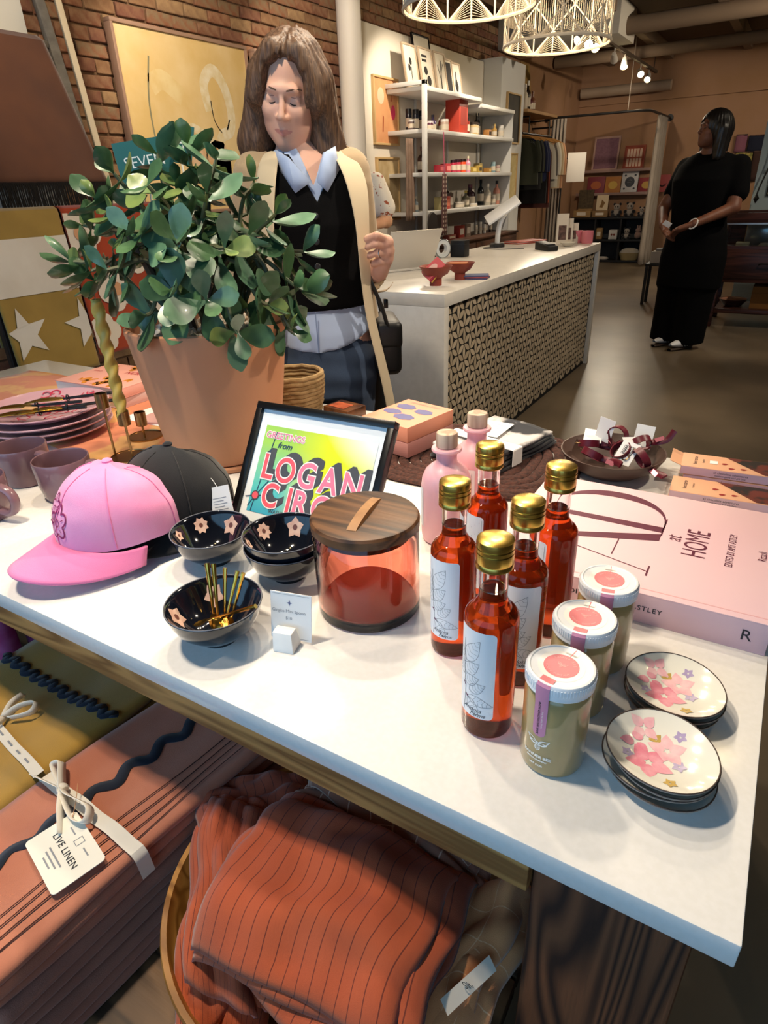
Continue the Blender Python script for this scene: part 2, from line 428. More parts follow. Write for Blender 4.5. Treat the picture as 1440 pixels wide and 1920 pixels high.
def leaf_lines(mb, f, x, y, a, l, w, lw=.0004):
    ca, sa = math.cos(a), math.sin(a); R = lambda u, v: (x+u*ca-v*sa, y+u*sa+v*ca)
    top = [R(t/10*l, w*math.sin(PI*(t/10)**.75)) for t in range(11)]; bot = [R(t/10*l, -w*math.sin(PI*(t/10)**.75)) for t in range(11)]
    mb.ribbon(top, lw, f); mb.ribbon(bot, lw, f); mb.ribbon([R(0, 0), R(l*.95, 0)], lw*.8, f)
    for t in (.25, .42, .6, .76):
        h = w*math.sin(PI*t**.75)*.85
        mb.ribbon([R(t*l, 0), R(t*l+h*.5, h)], lw*.7, f); mb.ribbon([R(t*l, 0), R(t*l+h*.5, -h)], lw*.7, f)
BR = .0277
bottle = thing('syrup_bottle', 'slim bottle of red syrup nearest the front edge, leaf label facing forward', 'bottle', (-.183, .489, T), 0, 'syrup bottles with gold caps')
body_prof = [(.0, .0), (.0235, .0), (.0265, .0025), (BR, .007), (BR, .146), (.0268, .1505), (.0235, .1555), (.0195, .158), (.0182, .1615), (.0165, .1645), (.0148, .1675), (.0142, .172)]
obj('liquid', MB().lathe(body_prof+[(.0141, .180), (0, .180)], 40), syrup, bottle)
neck = [(.0146, .1685), (.0143, .173), (.0143, .208), (.0118, .208), (.0118, .181)]
obj('neck', MB().lathe([(.0145, .1805), (.0145, .209), (.0122, .209), (.0122, .1805)], 36, closed=True), clear, bottle)
cap = [(.0, .2355), (.0145, .2362), (.0178, .2345), (.0184, .231), (.0184, .2275), (.0176, .2268), (.0184, .226), (.0184, .2225), (.0177, .2218), (.0184, .221), (.0186, .212), (.0181, .2105), (.0186, .2095), (.0186, .2055), (.0178, .2045), (.0150, .2045), (.0150, .2085), (0, .2085)]
obj('cap', MB().lathe(cap[::-1], 40), gold, bottle)
lb = obj('front_label', label_patch(BR+.0003, .047, .030, .142), label_paper, bottle)
dr = MB(); f = cyl(BR+.0006)
dr.ribbon([(-.012+.002*math.sin(i*.5), .032+i*.0085) for i in range(12)], .0006, f)
for (x, y, a, l, w) in ((-.011, .100, 1.05, .036, .0085), (-.012, .085, .75, .026, .0075), (-.012, .073, .5, .022, .007), (-.004, .064, .6, .022, .0065), (-.006, .056, -.25, .030, .006), (-.006, .054, -1.0, .026, .006), (-.013, .095, 2.1, .026, .007), (-.013, .08, 2.4, .022, .006)):
    leaf_lines(dr, f, x, y, a, l, w)
obj('leaf_drawing', dr, mat('label_line', '#6a7078', .7), lb, smooth=False)
be = MB()
for x, y in ((-.0125, .0695), (-.0105, .0675), (-.009, .0555), (-.007, .0545)): be.poly(circ(.0013, 10, x, y), f)
obj('berries', be, mat('berry_ink', '#6b3a55', .7), lb, smooth=False)
for s_, x, y in (('Andora', .000, .0405), ('Farms', .0065, .0345)):
    obj('lettering', text_mb(s_, .0072, shear=.35, fn=lambda a, b, x=x, y=y: f(a+x, b+y)), ink, lb, smooth=False)
bl = obj('back_label', label_patch(BR+.0003, .047, .030, .142), label_paper, bottle, rot=(0, 0, math.radians(160)))
tx = MB(); bx_ = []
for x0, x1, y0, y1 in ((-.021, .021, .092, .137),):
    tx.ribbon([(x0, y0), (x1, y0), (x1, y1), (x0, y1)], .0006, f, closed=True)
for k in range(9): tx.ribbon([(-.018, .133-k*.0045), (.018-.006*((k*7) % 3), .133-k*.0045)], .0016, f)
for k in range(5): tx.ribbon([(-.018, .085-k*.0045), (.014-.005*(k % 2), .085-k*.0045)], .0012, f)
obj('small_print', tx, grey_ink, bl, smooth=False)
bottle.rotation_euler.z = math.radians(-14)
for (x, y, rz, lab) in ((-.273, .590, -8, 'slim bottle of red syrup beside the wooden lidded jar, leaf label showing'),
                        (-.183, .580, 18, 'slim bottle of red syrup standing directly behind the foremost syrup bottle'),
                        (-.180, .686, 150, 'slim bottle of red syrup next to the pink book, back label showing'),
                        (-.281, .712, 165, 'slim bottle of red syrup in front of the frosted pink bottles')):
    again(bottle, (x, y, T), math.radians(rz), lab)

# ---- two frosted pink bottles with wooden stoppers
frost = mat('frosted_pink', '#eab4be', .42, c2='#e9abb0', scale=6, coat=.2, sss=.15)
bark = wood('pale_cork', '#c9b09a', '#a98d78', 2, 4, .7, 4)
pb = thing('pink_bottle', 'frosted pink bottle with wooden stopper, in front of its twin', 'bottle', (-.405, .842, T), 0, 'frosted pink bottles')
pp = [(0, 0), (.034, 0), (.0395, .004), (.041, .012), (.041, .098), (.0395, .112), (.034, .125), (.026, .133), (.0185, .138), (.0165, .142), (.0165, .156), (.0185, .1575), (.0235, .159), (.0245, .1615), (.0235, .164), (.017, .165), (0, .165)]
obj('body', MB().lathe(pp, 40), frost, pb)
obj('stopper', MB().lathe([(0, .165), (.0155, .165), (.0172, .167), (.0172, .187), (.016, .189), (0, .189)], 28), bark, pb)
f2 = cyl(.0413)
lb2 = obj('barcode_label', label_patch(.0414, .034, .03, .10, .002), label_paper, pb, rot=(0, 0, math.radians(-62)))
bc = MB()
for k in range(16): bc.ribbon([(-.012, .06+k*.0022), (.012, .06+k*.0022)], .0006+.0006*(k*5 % 3), cyl(.0417))
for k in range(5): bc.ribbon([(-.012, .035+k*.004), (.008, .035+k*.004)], .0012, cyl(.0417))
obj('barcode', bc, ink, lb2, smooth=False)
again(pb, (-.400, .950, T), math.radians(60), 'frosted pink bottle with wooden stopper, behind its twin beside the napkins')

# ---- pink glass jar with wooden lid
pglass = mat('rose_glass', '#f4b6a6', .01, trans=1.0, ior=1.45)
lid_wood = wood('walnut_lid', '#67452a', '#341f11', 0, 3, .45, 6)
jr = thing('glass_canister', 'rose tinted glass canister with dark round wooden lid', 'jar', (-.417, .617, T))
R = .0725; H = .128
gp = [(0, 0), (R-.006, 0), (R-.001, .003), (R, .009), (R, H-.008), (R-.003, H-.003), (R-.004, H), (R-.009, H), (R-.0085, H-.006), (R-.006, H-.012), (R-.006, .014), (R-.012, .0085), (.02, .010), (0, .0105)]
obj('glass', MB().lathe(gp, 64), pglass, jr)
obj('floor_tint', MB().lathe([(0, .0112), (.058, .0112), (.0655, .0155), (.0655, .018)], 48), mat('coral_glass_floor', '#cf6f66', .25, trans=.35), jr)
lm = MB().lathe([(0, H-.010), (R-.0105, H-.010), (R-.0105, H+.001), (R-.002, H+.001), (R+.001, H+.003), (R+.0015, H+.014), (R-.001, H+.0175), (R-.004, H+.0185), (0, H+.0172)], 64)
ld = obj('lid', lm, lid_wood, jr)
hd = MB().grid(lambda u, v: ((u-.5)*.013, (v-.5)*.098, H+.0178+.0075*math.sin(PI*v)**.6*(1-.15*abs(u-.5))), 4, 16)
hb = MB()
for k in range(17):
    y = -.049+.098*k/16; h = .0012+.006*max(math.sin(PI*k/16), 0)**.7
    hb.v += [(-.0075, y, H+.0165), (-.0065, y, H+.0175+h), (.0065, y, H+.0175+h), (.0075, y, H+.0165)]
hb.f = [(4*k+a, 4*k+a+1, 4*k+4+a+1, 4*k+4+a) for k in range(16) for a in range(3)]+[(0, 3, 2, 1), (64, 65, 66, 67)]; hb.m = [0]*len(hb.f)
obj('lid_handle', hb, mat('pale_wood_grip', '#a97c4d', .5, c2='#8a5f38', scale=30), ld, rot=(0, 0, math.radians(12)))

# ---- black blossom bowls
bk = mat('black_glaze', '#0b0d14', .09, coat=.5, c2='#141a28', scale=5)
rimm = mat('bowl_rim', '#6d6f78', .35)
pet = mat('blossom_pink', '#d9b9a8', .4, c2='#c79f8f', scale=60); pet_c = mat('blossom_centre', '#6a4038', .4)
RB = .064; HB = .058
def bowl_r(z):  # inner radius by height
    t = max((z-.010)/(HB-.010), 0); return .012+(RB-.002-.012)*(t**.45)
bowl_prof = [(0, .004), (.021, .004), (.022, 0), (.0255, 0), (.026, .007), (.040, .014), (.0525, .027), (.060, .043), (RB, HB-.001), (RB-.0008, HB), (RB-.002, HB-.0005)]
bowl_prof += [(bowl_r(z), z) for z in (.052, .046, .038, .03, .023, .017, .0125, .0105)]+[(0, .0100)]
def inner(ax, ay, z, k=1.0):
    """point on the bowl's inside: angle ax, offset along the arc, height"""
    def g(x, y):
        zz = min(max(z+y, .0105), HB-.002); r = bowl_r(zz)-.0005; a = ax+x/max(r, .02)
        return (r*math.cos(a), r*math.sin(a), zz+.0002)
    return g
def make_bowl(label, loc, rotz):
    b = thing('black_bowl', label, 'bowl', loc, rotz, 'black blossom bowls')
    obj('bowl_body', MB().lathe(bowl_prof, 48), bk, b, angle=50)
    obj('rim', MB().tube([((RB-.0009)*math.cos(2*PI*i/64), (RB-.0009)*math.sin(2*PI*i/64), HB) for i in range(64)], .0008, 6, closed=True), rimm, b)
    for k, (a, z, s_, n) in enumerate(((1.6, .038, .0150, 5), (2.6, .041, .0125, 8), (.2, .036, .0145, 5), (4.3, .030, .0135, 5), (3.5, .044, .009, 5))):
        mb = MB(); g = inner(a, 0, z); blossom(mb, 0, 0, s_, g, n, .3+k)
        p = obj('blossom', mb, pet, b, smooth=False)
        mc = MB(); mc.poly(circ(s_*.26, 12), lambda x, y, g=g: tuple(c*(.992 if i < 2 else 1)+(.0004 if i == 2 else 0) for i, c in enumerate(g(x, y))))
        obj('blossom_centre', mc, pet_c, p, smooth=False)
    return b
b0 = make_bowl('black glazed bowl in front, holding gold mini spoons', (-.556, .457, T), 2.2)
def bowl_copy(loc, rz, label): return again(b0, loc, rz, label)
bowl_copy((-.706, .602, T), .1, 'black blossom bowl standing alone beside the pink cap')
bowl_copy((-.568, .622, T), -.5, 'lower black bowl of the stacked pair behind the price card')
bowl_copy((-.568, .622, T+.0195), .35, 'upper black blossom bowl of the stacked pair by the canister')

# ---- gold mini spoons in the front bowl
goldm = mat('gold_steel', '#d8ab4e', .2, 1.0)
def spoon(p0, p1, label):
    p0, p1 = Vector(p0), Vector(p1); d = (p1-p0); L = d.length
    o = thing('mini_spoon', label, 'spoon', p0, 0, 'gold mini spoons'); o.rotation_euler = d.to_track_quat('Z', 'Y').to_euler()
    obj('handle', MB().tube([(0, 0, .022), (0, 0, L*.4), (0, 0, L*.85), (0, 0, L)], [.0020, .0026, .0036, .0042], 8, flat=.7), goldm, o)
    hd = MB().grid(lambda u, v: (.0075*math.cos(2*PI*u)*v, .010*math.sin(2*PI*u)*v+.000, 0), 16, 4)
    hd.v = [(x*1.0, .0022*(1-(x*x+y*y)/.0001)*-1, .011+y*1.1) for x, y, z in hd.v]
    obj('scoop', hd, goldm, o, weld=True)
B = Vector((-.556, .457, T))
for k, (a, b_, lab) in enumerate((((.004, -.008, .018), (-.022, .020, .099), 'gold mini spoon, first from the cap side in the front black bowl'),
                                 ((.012, -.010, .018), (-.012, .022, .100), 'gold mini spoon, second from the cap side in the front black bowl'),
                                 ((.014, -.002, .018), (.004, .026, .096), 'gold mini spoon, third from the cap side in the front black bowl'),
                                 ((.018, -.010, .018), (.022, .030, .094), 'gold mini spoon, fourth from the cap side in the front black bowl'),
                                 ((.022, -.004, .018), (.032, .030, .094), 'gold mini spoon standing closest to the price card'),
                                 ((-.022, -.02, .026), (.064, .012, .064), 'gold mini spoon lying slanted across the front bowl rim'))):
    spoon(B+Vector(a), B+Vector(b_), lab)

# ---- price card
stone = mat('white_marble', '#f3f1ec', .35)
pc = thing('card_holder', 'small white stone block holding the price card', 'card holder', (-.462, .482, T), math.radians(14))
obj('block', MB().add([(-.013, -.012, 0), (.016, -.012, 0), (.016, .014, 0), (-.013, .014, 0), (-.014, -.006, .027), (.013, -.006, .027), (.013, .010, .027), (-.014, .010, .027)],
    [(0, 3, 2, 1), (4, 5, 6, 7), (0, 1, 5, 4), (1, 2, 6, 5), (2, 3, 7, 6), (3, 0, 4, 7)]), stone, pc, bevel=.0015)
card = thing('price_card', 'white price card for mini spoons in a stone holder', 'card', (-.463, .4955, T+.0035), rot=(math.radians(-12), 0, math.radians(14)))
obj('card', MB().box((-.029, -.0006, 0), (.029, .0006, .066)), paper, card, smooth=False)
for s_, z, sz in (('Gingko Mini Spoon', .040, .0062), ('$10', .030, .0060)):
    text('lettering', s_, sz, grey_ink, card, (-.003, -.0009, z), (PI/2, 0, 0))
st = MB(); st.poly([(0, .0045), (.001, .001), (.004, 0), (.001, -.001), (0, -.0045), (-.001, -.001), (-.004, 0), (-.001, .001)])
obj('star_mark', st, mat('star_blue', '#5a628a', .7), card, (-.002, -.0009, .052), (PI/2, 0, 0), smooth=False)
for z in (.0025, .0635): obj('border_line', MB().ribbon([(-.026, z), (.026, z)], .0005), grey_ink, card, (0, -.0009, 0), (PI/2, 0, 0), smooth=False)

# ---- honey jars
honey = mat('creamed_honey', '#a8925f', .38, c2='#9c8656', scale=18, coat=1.0, sss=.1)
lidw = mat('white_lid', '#e6e9ec', .35)
coral = mat('coral_sticker', '#e08084', .55); mauve = mat('mauve_tape', '#c886a6', .6)
hj = thing('honey_jar', 'creamed honey jar nearest the front table edge, bee print showing', 'jar', (-.107, .480, T), 0, 'creamed honey jars')
RJ = .0325; HJ = .105
obj('jar_body', MB().lathe([(0, 0), (.027, 0), (.031, .002), (RJ, .007), (RJ, HJ-.014), (RJ-.0015, HJ-.007), (RJ-.004, HJ-.003), (RJ-.004, HJ+.004), (0, HJ+.004)], 44), honey, hj)
lp = [(0, HJ-.004), (RJ-.003, HJ-.004), (RJ, HJ-.0035), (RJ+.0008, HJ-.002), (RJ+.0002, HJ+.001), (RJ+.0006, HJ+.003)]
ldm = MB().lathe(lp+[(RJ+.0006, HJ+.0115), (RJ-.0008, HJ+.0135), (RJ-.003, HJ+.0140), (RJ-.004, HJ+.0132), (0, HJ+.0132)], 72)
rid = MB()
hl = obj('lid', ldm, lidw, hj)
for k in range(72):
    a = 2*PI*k/72; r = RJ+.0006
    rid.cbox((0, 0, 0), (.0011, .0014, .0072), xf=Matrix.Translation((r*math.cos(a), r*math.sin(a), HJ+.0072)) @ Matrix.Rotation(a, 4, 'Z'))
obj('ridges', rid, lidw, hl, smooth=False)
zt = HJ+.0134
obj('paper_disc', MB().poly(circ(.0222, 40), lambda x, y: (x, y, zt)).add([(-.006, .019, zt), (.006, .019, zt), (.006, .0295, zt), (-.006, .0295, zt)], [(0, 1, 2, 3)]), white_ink, hl, smooth=False)
st = obj('coral_disc', MB().poly(circ(.0168, 40), lambda x, y: (x, y, zt+.0002)).ribbon([(.0004, .0165), (.0004, .0293)], .0009, lambda x, y: (x, y, zt+.0002)), coral, hl, smooth=False)
def bee(mb, s_, f):
    for sg in (-1, 1):
        for a, l, w in ((.55, 1.5, .36), (.15, 1.0, .26)):
            an = a if sg > 0 else PI-a
            mb.ribbon(petal(sg*.12*s_, .25*s_, an, l*s_, w*s_*.8), .11*s_, f, closed=True)
    mb.ribbon(circ(.30*s_, 14, 0, -.28*s_, .42*s_), .1*s_, f, closed=True)
    for y in (-.08, -.28, -.48): mb.ribbon([(-.24*s_, y*s_), (.24*s_, y*s_)], .08*s_, f)
    mb.ribbon(circ(.15*s_, 10, 0, .36*s_), .1*s_, f, closed=True)
bm_ = MB(); bee(bm_, .0036, lambda x, y: (x, y, zt+.0004)); obj('bee_mark', bm_, mat('pale_pink_print', '#f0bdb9', .6), st, smooth=False)
def arc_text(body, rad, size, top=True):
    mb = MB(); n = len(body); tot = n*size*.78/rad
    for i, ch in enumerate(body):
        if ch == ' ': continue
        a = (PI/2+tot/2-(i+.5)*tot/n) if top else (-PI/2-tot/2+(i+.5)*tot/n)
        rot = a-PI/2 if top else a+PI/2
        t_ = text_mb(ch, size); M = Matrix.Translation((rad*math.cos(a), rad*math.sin(a), zt+.0004)) @ Matrix.Rotation(rot, 4, 'Z')
        mb.add(t_.v, t_.f, 0, M)
    return mb
obj('ring_lettering', arc_text('BANNER BEE', .0125, .0034), mat('pale_pink_print', '#f0bdb9'), st, smooth=False)
obj('ring_lettering', arc_text('HONEY COMPANY', .0135, .003, False), mat('pale_pink_print', '#f0bdb9'), st, smooth=False)
# seal strip from the lid down the side
strip = [(0, -.0215, zt+.0003), (0, -.0270, zt+.0003), (0, -RJ+.0005, zt-.0002), (0, -RJ-.0012, HJ+.0105), (0, -RJ-.0014, HJ-.0035), (0, -RJ-.0008, HJ-.008), (0, -RJ-.0005, HJ-.050)]
mb = MB(); hw = .0068
for (x, y, z) in strip[:3]: mb.v += [(-hw, y, z), (hw, y, z)]
mb.f = [(0, 1, 3, 2), (2, 3, 5, 4)]; mb.m = [0, 0]
obj('seal_top', mb, coral, hl, smooth=False)
mb = MB(); N = 8
def side(x, r, z): a = -PI/2+x/RJ; return (r*math.cos(a), r*math.sin(a), z)
rows = [(RJ-.0005, zt-.0002, 1), (RJ+.0016, HJ+.0105, 1), (RJ+.0016, HJ-.003, 1), (RJ+.0010, HJ-.008, 1), (RJ+.0006, HJ-.012, 1.0), (RJ+.0006, HJ-.046, 1), (RJ+.0006, HJ-.050, .85), (RJ+.0006, HJ-.0525, .45)]
for r, z, k in rows: mb.v += [side(-hw*k+2*hw*k*i/N, r, z) for i in range(N+1)]
mb.f = [(j*(N+1)+i+1, j*(N+1)+i, (j+1)*(N+1)+i, (j+1)*(N+1)+i+1) for j in range(len(rows)-1) for i in range(N)]; mb.m = [0]*len(mb.f)
sl = obj('seal_strip', mb, mauve, hj)
fj = lambda x, y: side(x, RJ+.0009, y)
obj('lettering', text_mb('RAW WILDFLOWER HONEY', .0034, bold=.00006, fn=lambda x, y: fj(y*-1-.0012, HJ-.028+x)), ink, sl, smooth=False)
obj('lettering', text_mb('honey from the hive', .0026, fn=lambda x, y: fj(y*-1+.0022, HJ-.030+x)), white_ink, sl, smooth=False)
fk = lambda x, y: side(x, RJ+.0003, y)
bm_ = MB(); bee(bm_, .0085, lambda x, y: fk(x, y+.040)); obj('bee_print', bm_, white_ink, hj, smooth=False)
for s_, z, sz in (('BANNER BEE', .0255, .0052), ('HONEY COMPANY', .0208, .0026), ('NET 12OZ', .014, .0030)):
    obj('lettering', text_mb(s_, sz, bold=.00015, fn=lambda x, y, z=z: fk(x, y+z)), white_ink, hj, smooth=False)
hj.rotation_euler.z = math.radians(-12)
again(hj, (-.108, .568, T), math.radians(4), 'creamed honey jar in the middle of the three')
again(hj, (-.103, .652, T), math.radians(10), 'creamed honey jar farthest back, touching the pink book')

# ---- little floral dishes in two stacks
dish_w = mat('dish_glaze', '#dbd9cf', .12, coat=.4, c2='#d2d0c6', scale=9); dish_b = mat('dish_edge', '#4a3b33', .5); dish_u = mat('dish_under', '#8c8278', .6)
dpink = [mat('petal_pink_%d' % i, c, .2, c2=d_, scale=70) for i, (c, d_) in enumerate((('#cf7a8c', '#dca0ab'), ('#d9a0a9', '#e2bcbe'), ('#9f8fb4', '#b5a9c2'), ('#a98a4a', '#c0a45e')))]
def dish_shape(a): return 1+.025*math.cos(2*a+.6)+.012*math.cos(3*a+1)
def dish_z(r): t = r/.051; return .0022+.0125*t**2.2
def dish(name, label, loc, rz, painted):
    o = thing(name, label, 'dish', loc, rz, 'small floral dishes')
    mb = MB(); n = 48; prof = [(r, dish_z(r)) for r in (.004, .014, .024, .033, .041, .047, .051)]
    for r, z in prof: mb.v += [(r*dish_shape(2*PI*i/n)*math.cos(2*PI*i/n), r*dish_shape(2*PI*i/n)*math.sin(2*PI*i/n), z) for i in range(n)]
    k = len(prof); mb.f = [(j*n+i, j*n+(i+1) % n, (j+1)*n+(i+1) % n, (j+1)*n+i) for j in range(k-1) for i in range(n)]+[tuple(range(n))[::-1]]
    mb.m = [0]*len(mb.f)
    obj('dish_top', mb, dish_w, o)
    mb2 = MB()
    up = [(.0515, .0142), (.0517, .0128), (.045, .0075), (.034, .003), (.022, .0004), (.018, 0)]
    for r, z in up: mb2.v += [(r*dish_shape(2*PI*i/n)*math.cos(2*PI*i/n), r*dish_shape(2*PI*i/n)*math.sin(2*PI*i/n), z) for i in range(n)]
    k = len(up); mb2.f = [(j*n+i, (j+1)*n+i, (j+1)*n+(i+1) % n, j*n+(i+1) % n) for j in range(k-1) for i in range(n)]+[tuple((k-1)*n+i for i in range(n))[::-1]]
    mb2.m = [0]*len(mb2.f)
    obj('underside', mb2, dish_u, o)
    obj('rim', MB().tube([(.0512*dish_shape(2*PI*i/n)*math.cos(2*PI*i/n), .0512*dish_shape(2*PI*i/n)*math.sin(2*PI*i/n), .0146) for i in range(n)], .0007, 6, closed=True), dish_b, o)
    if painted:
        g = lambda x, y: (x, y, dish_z(min(math.hypot(x, y), .051))+.0004)
        for (x, y, r, m_, nn, a0) in ((-.003, -.014, .017, 0, 5, .2), (.001, .010, .014, 1, 5, .9), (-.026, .016, .012, 1, 4, 1.5), (-.023, -.002, .012, 0, 3, 1.9), (.002, .030, .005, 2, 5, 0), (.017, .001, .0055, 2, 5, .4), (-.0125, .014, .0055, 3, 5, .2), (.022, -.024, .005, 3, 5, .1), (-.02, -.02, .005, 2, 5, .6)):
            mb = MB(); r *= 1.28; x *= 1.1; y *= 1.1
            for q in range(nn): mb.poly(petal(x+r*.12*math.cos(a0+2*PI*q/nn), y+r*.12*math.sin(a0+2*PI*q/nn), a0+2*PI*q/nn, r*.95, r*.36), g)
            obj('painted_blossom', mb, dpink[m_], o, smooth=False)
    return o
names = ('lowest', 'second', 'third', 'topmost')
for st_, (cx, cy, n, where, rz) in enumerate(((-.008, .505, 4, 'stack nearest the table corner', -.35), (-.012, .616, 3, 'stack beside the pink book', -.25))):
    for k in range(n):
        top = k == n-1
        lab = ('white dish painted with pink blossoms topping the %s' % where) if top else ('%s small dark rimmed dish in the %s' % (names[k], where))
        r_ = random.Random(st_*9+k)
        dish('small_dish', lab, (cx+(0 if top else r_.uniform(-.003, .003)), cy+(0 if top else r_.uniform(-.003, .003)), T+.0078*k), rz+(0 if top else r_.uniform(-.6, .6)), top)

# ---- large pink book
bpink = mat('book_pink', '#e8bfc6', .5, c2='#eac4c9', scale=5); maroon = mat('book_maroon', '#5d1a34', .5); pages = mat('book_pages', '#efe6da', .8)
BX0, BX1, BY0, BY1, BT = -.30, .073, .752, 1.075, .046
bk_ = thing('coffee_table_book', 'large pale pink coffee table book with maroon title letters', 'book', ((BX0+BX1)/2, (BY0+BY1)/2, T), math.radians(.6))
w, d = (BX1-BX0)/2, (BY1-BY0)/2
obj('page_block', MB().box((-w+.005, -d+.004, .003), (w-.005, d-.006, BT-.003)), pages, bk_, smooth=False)
obj('back_cover', MB().box((-w, -d, 0), (w, d, .003)), bpink, bk_, bevel=.001)
cv = obj('front_cover', MB().box((-w, -d, BT-.003), (w, d, BT)), bpink, bk_, bevel=.001)
sp_ = obj('spine', MB().box((-w, -d, .0005), (w, -d+.004, BT-.0005)), bpink, bk_, bevel=.0015)
hg = MB().box((-w, -d+.011, BT), (w, -d+.013, BT+.0002)); obj('hinge_groove', hg, mat('groove_pink', '#d9a4a8', .6), cv, smooth=False)
z = BT+.0004; L = lambda x, y: (x, y, z)
# title: a tall serif A and D laid over each other, reading away from the spine side (letter-up is -x)
# (s along reading = +y, t letter-up = -x)
def TL(s_, t_): return (-t_, s_, z)
lt = MB()
def lin2(pts, w_): lt.ribbon(pts, w_, TL)
t0, t1 = -.032, .145                     # letter foot and head along -x from the centre
lt.poly([(.019, t0), (.037, t0), (.034, t1), (.020, t1)], TL)                               # thick stem of D
lin2([(.010, t0), (.068, t0)], .0022)
arc = [(.034+.092*math.sin(PI*k/28)**.75, t0+(t1-t0)*(.5-.5*math.cos(PI*k/28))) for k in range(29)]
lt.ribbon(arc, [.0018+.020*max(math.sin(PI*k/28), 0)**2.2 for k in range(29)], TL)
lt.poly([(-.009, t0), (.014, t0), (-.058, t1), (-.070, t1)], TL)                            # thick stroke of A
lin2([(-.062, t1-.02), (-.104, t0)], .0018); lin2([(-.028, .022), (-.078, .022)], .0018); lin2([(-.116, t0), (-.088, t0)], .0024)
obj('title_letters', lt, maroon, cv, smooth=False)
def along(o_, x, y): o_.location = (x, y, z); o_.rotation_euler = (0, 0, PI/2)
for s_, sz, x, y, sx, m_ in (('at', .034, .050, .010, .7, maroon), ('HOME', .046, .083, .008, .66, maroon), ('EDITED BY AMY ASTLEY', .0145, .128, .010, .66, maroon), ('Rizzoli', .016, .168, .010, .7, maroon)):
    q = obj('lettering', text_mb(s_, sz, sx=sx, shear=.18 if s_ == 'at' else 0), m_, cv, smooth=False); along(q, x, y)
for s_, sz, x in (('AT HOME', .020, -.105), ('EDITED BY AMY ASTLEY', .0105, .0), ('R', .022, w-.025)):
    text('lettering', s_, sz, ink if s_ != 'AT HOME' else maroon, sp_, (x, -d-.0004, BT/2), (PI/2, 0, 0), bold=.0001, spacing=1.15)
# ================================================================ framed print leaning back on its strut
FR = thing('framed_print', 'black framed colourful greetings print leaning behind the bowls', 'picture frame', (-.776, .709, T), rot=(0, 0, math.radians(1.5)))
LEAN = math.radians(32.5); FW, FH = .286, .229
fx = Matrix.Rotation(-LEAN, 4, 'X')
blk = mat('black_frame', '#0d0c0d', .3)
mb = MB(); t_ = .0125
for lo, hi in (((0, -.006, 0), (FW, .012, t_)), ((0, -.006, FH-t_), (FW, .012, FH)), ((0, -.006, t_), (t_, .012, FH-t_)), ((FW-t_, -.006, t_), (FW, .012, FH-t_))): mb.box(lo, hi, 0, fx)
obj('frame', mb, blk, FR, bevel=.001)
obj('backing', MB().box((.004, .006, .004), (FW-.004, .010, FH-.004), 0, fx), mat('backing_board', '#3a332c', .8), FR, smooth=False)
sb = MB()
for x in (FW*.43, FW*.57): sb.v += [(x, .086, .118), (x, .090, .119), (x, .172, 0), (x, .166, 0)]
sb.f = [(0, 1, 2, 3), (7, 6, 5, 4), (0, 4, 5, 1), (1, 5, 6, 2), (2, 6, 7, 3), (3, 7, 4, 0)]; sb.m = [0]*6
obj('strut', sb, blk, FR, smooth=False)
obj('mount', MB().box((t_, .002, t_), (FW-t_, .005, FH-t_), 0, fx), mat('print_paper', '#e9eef0', .4), FR, smooth=False)
def FP(dz=0.0): return lambda x, y: tuple(fx @ Vector((x, .0016-dz, y)))
# printed sheet: blue-green to yellow
pm = mat('print_gradient', '#9ccf4a', .45)
nt = pm.node_tree; b = nt.nodes['Principled BSDF']
uvn = nt.nodes.new('ShaderNodeTexCoord'); sx_ = nt.nodes.new('ShaderNodeSeparateXYZ'); nt.links.new(uvn.outputs['UV'], sx_.inputs[0])
r1 = nt.nodes.new('ShaderNodeValToRGB'); e = r1.color_ramp.elements; e[0].position = .0; e[0].color = lin('#3fa9c8'); e[1].position = .8; e[1].color = lin('#9fd05a')
k2 = e.new(.3); k2.color = lin('#5cc7c0')
nt.links.new(sx_.outputs['Y'], r1.inputs[0])
r2 = nt.nodes.new('ShaderNodeValToRGB'); e = r2.color_ramp.elements; e[0].position = .25; e[0].color = (0, 0, 0, 1); e[1].position = .6; e[1].color = (1, 1, 1, 1)
nt.links.new(sx_.outputs['X'], r2.inputs[0])
mx = nt.nodes.new('ShaderNodeMix'); mx.data_type = 'RGBA'; nt.links.new(r2.outputs[0], mx.inputs[0]); nt.links.new(r1.outputs[0], mx.inputs[6]); mx.inputs[7].default_value = lin('#dfe81e')
md = nt.nodes.new('ShaderNodeMath'); md.operation = 'MULTIPLY'; nt.links.new(sx_.outputs['X'], md.inputs[0]); nt.links.new(sx_.outputs['Y'], md.inputs[1])
r3 = nt.nodes.new('ShaderNodeValToRGB'); e = r3.color_ramp.elements; e[0].position = .55; e[0].color = (0, 0, 0, 1); e[1].position = .9; e[1].color = (1, 1, 1, 1); nt.links.new(md.outputs[0], r3.inputs[0])
mx2 = nt.nodes.new('ShaderNodeMix'); mx2.data_type = 'RGBA'; nt.links.new(r3.outputs[0], mx2.inputs[0]); nt.links.new(mx.outputs[2], mx2.inputs[6]); mx2.inputs[7].default_value = lin('#eef4f0')
nt.links.new(mx2.outputs[2], b.inputs['Base Color'])
g0 = (.028, .030, FW-.024, FH-.040)
pr = obj('print', MB().grid(lambda u, v: FP(.0002)(g0[0]+(g0[2]-g0[0])*u, g0[1]+(g0[3]-g0[1])*v), 1, 1), pm, FR, smooth=False)
pinkp = mat('print_pink', '#f07f9c', .5); redp = mat('print_coral', '#ee5c6a', .5); char = mat('print_charcoal', '#4a4c52', .5); wht = mat('print_white', '#f3f0ec', .5)
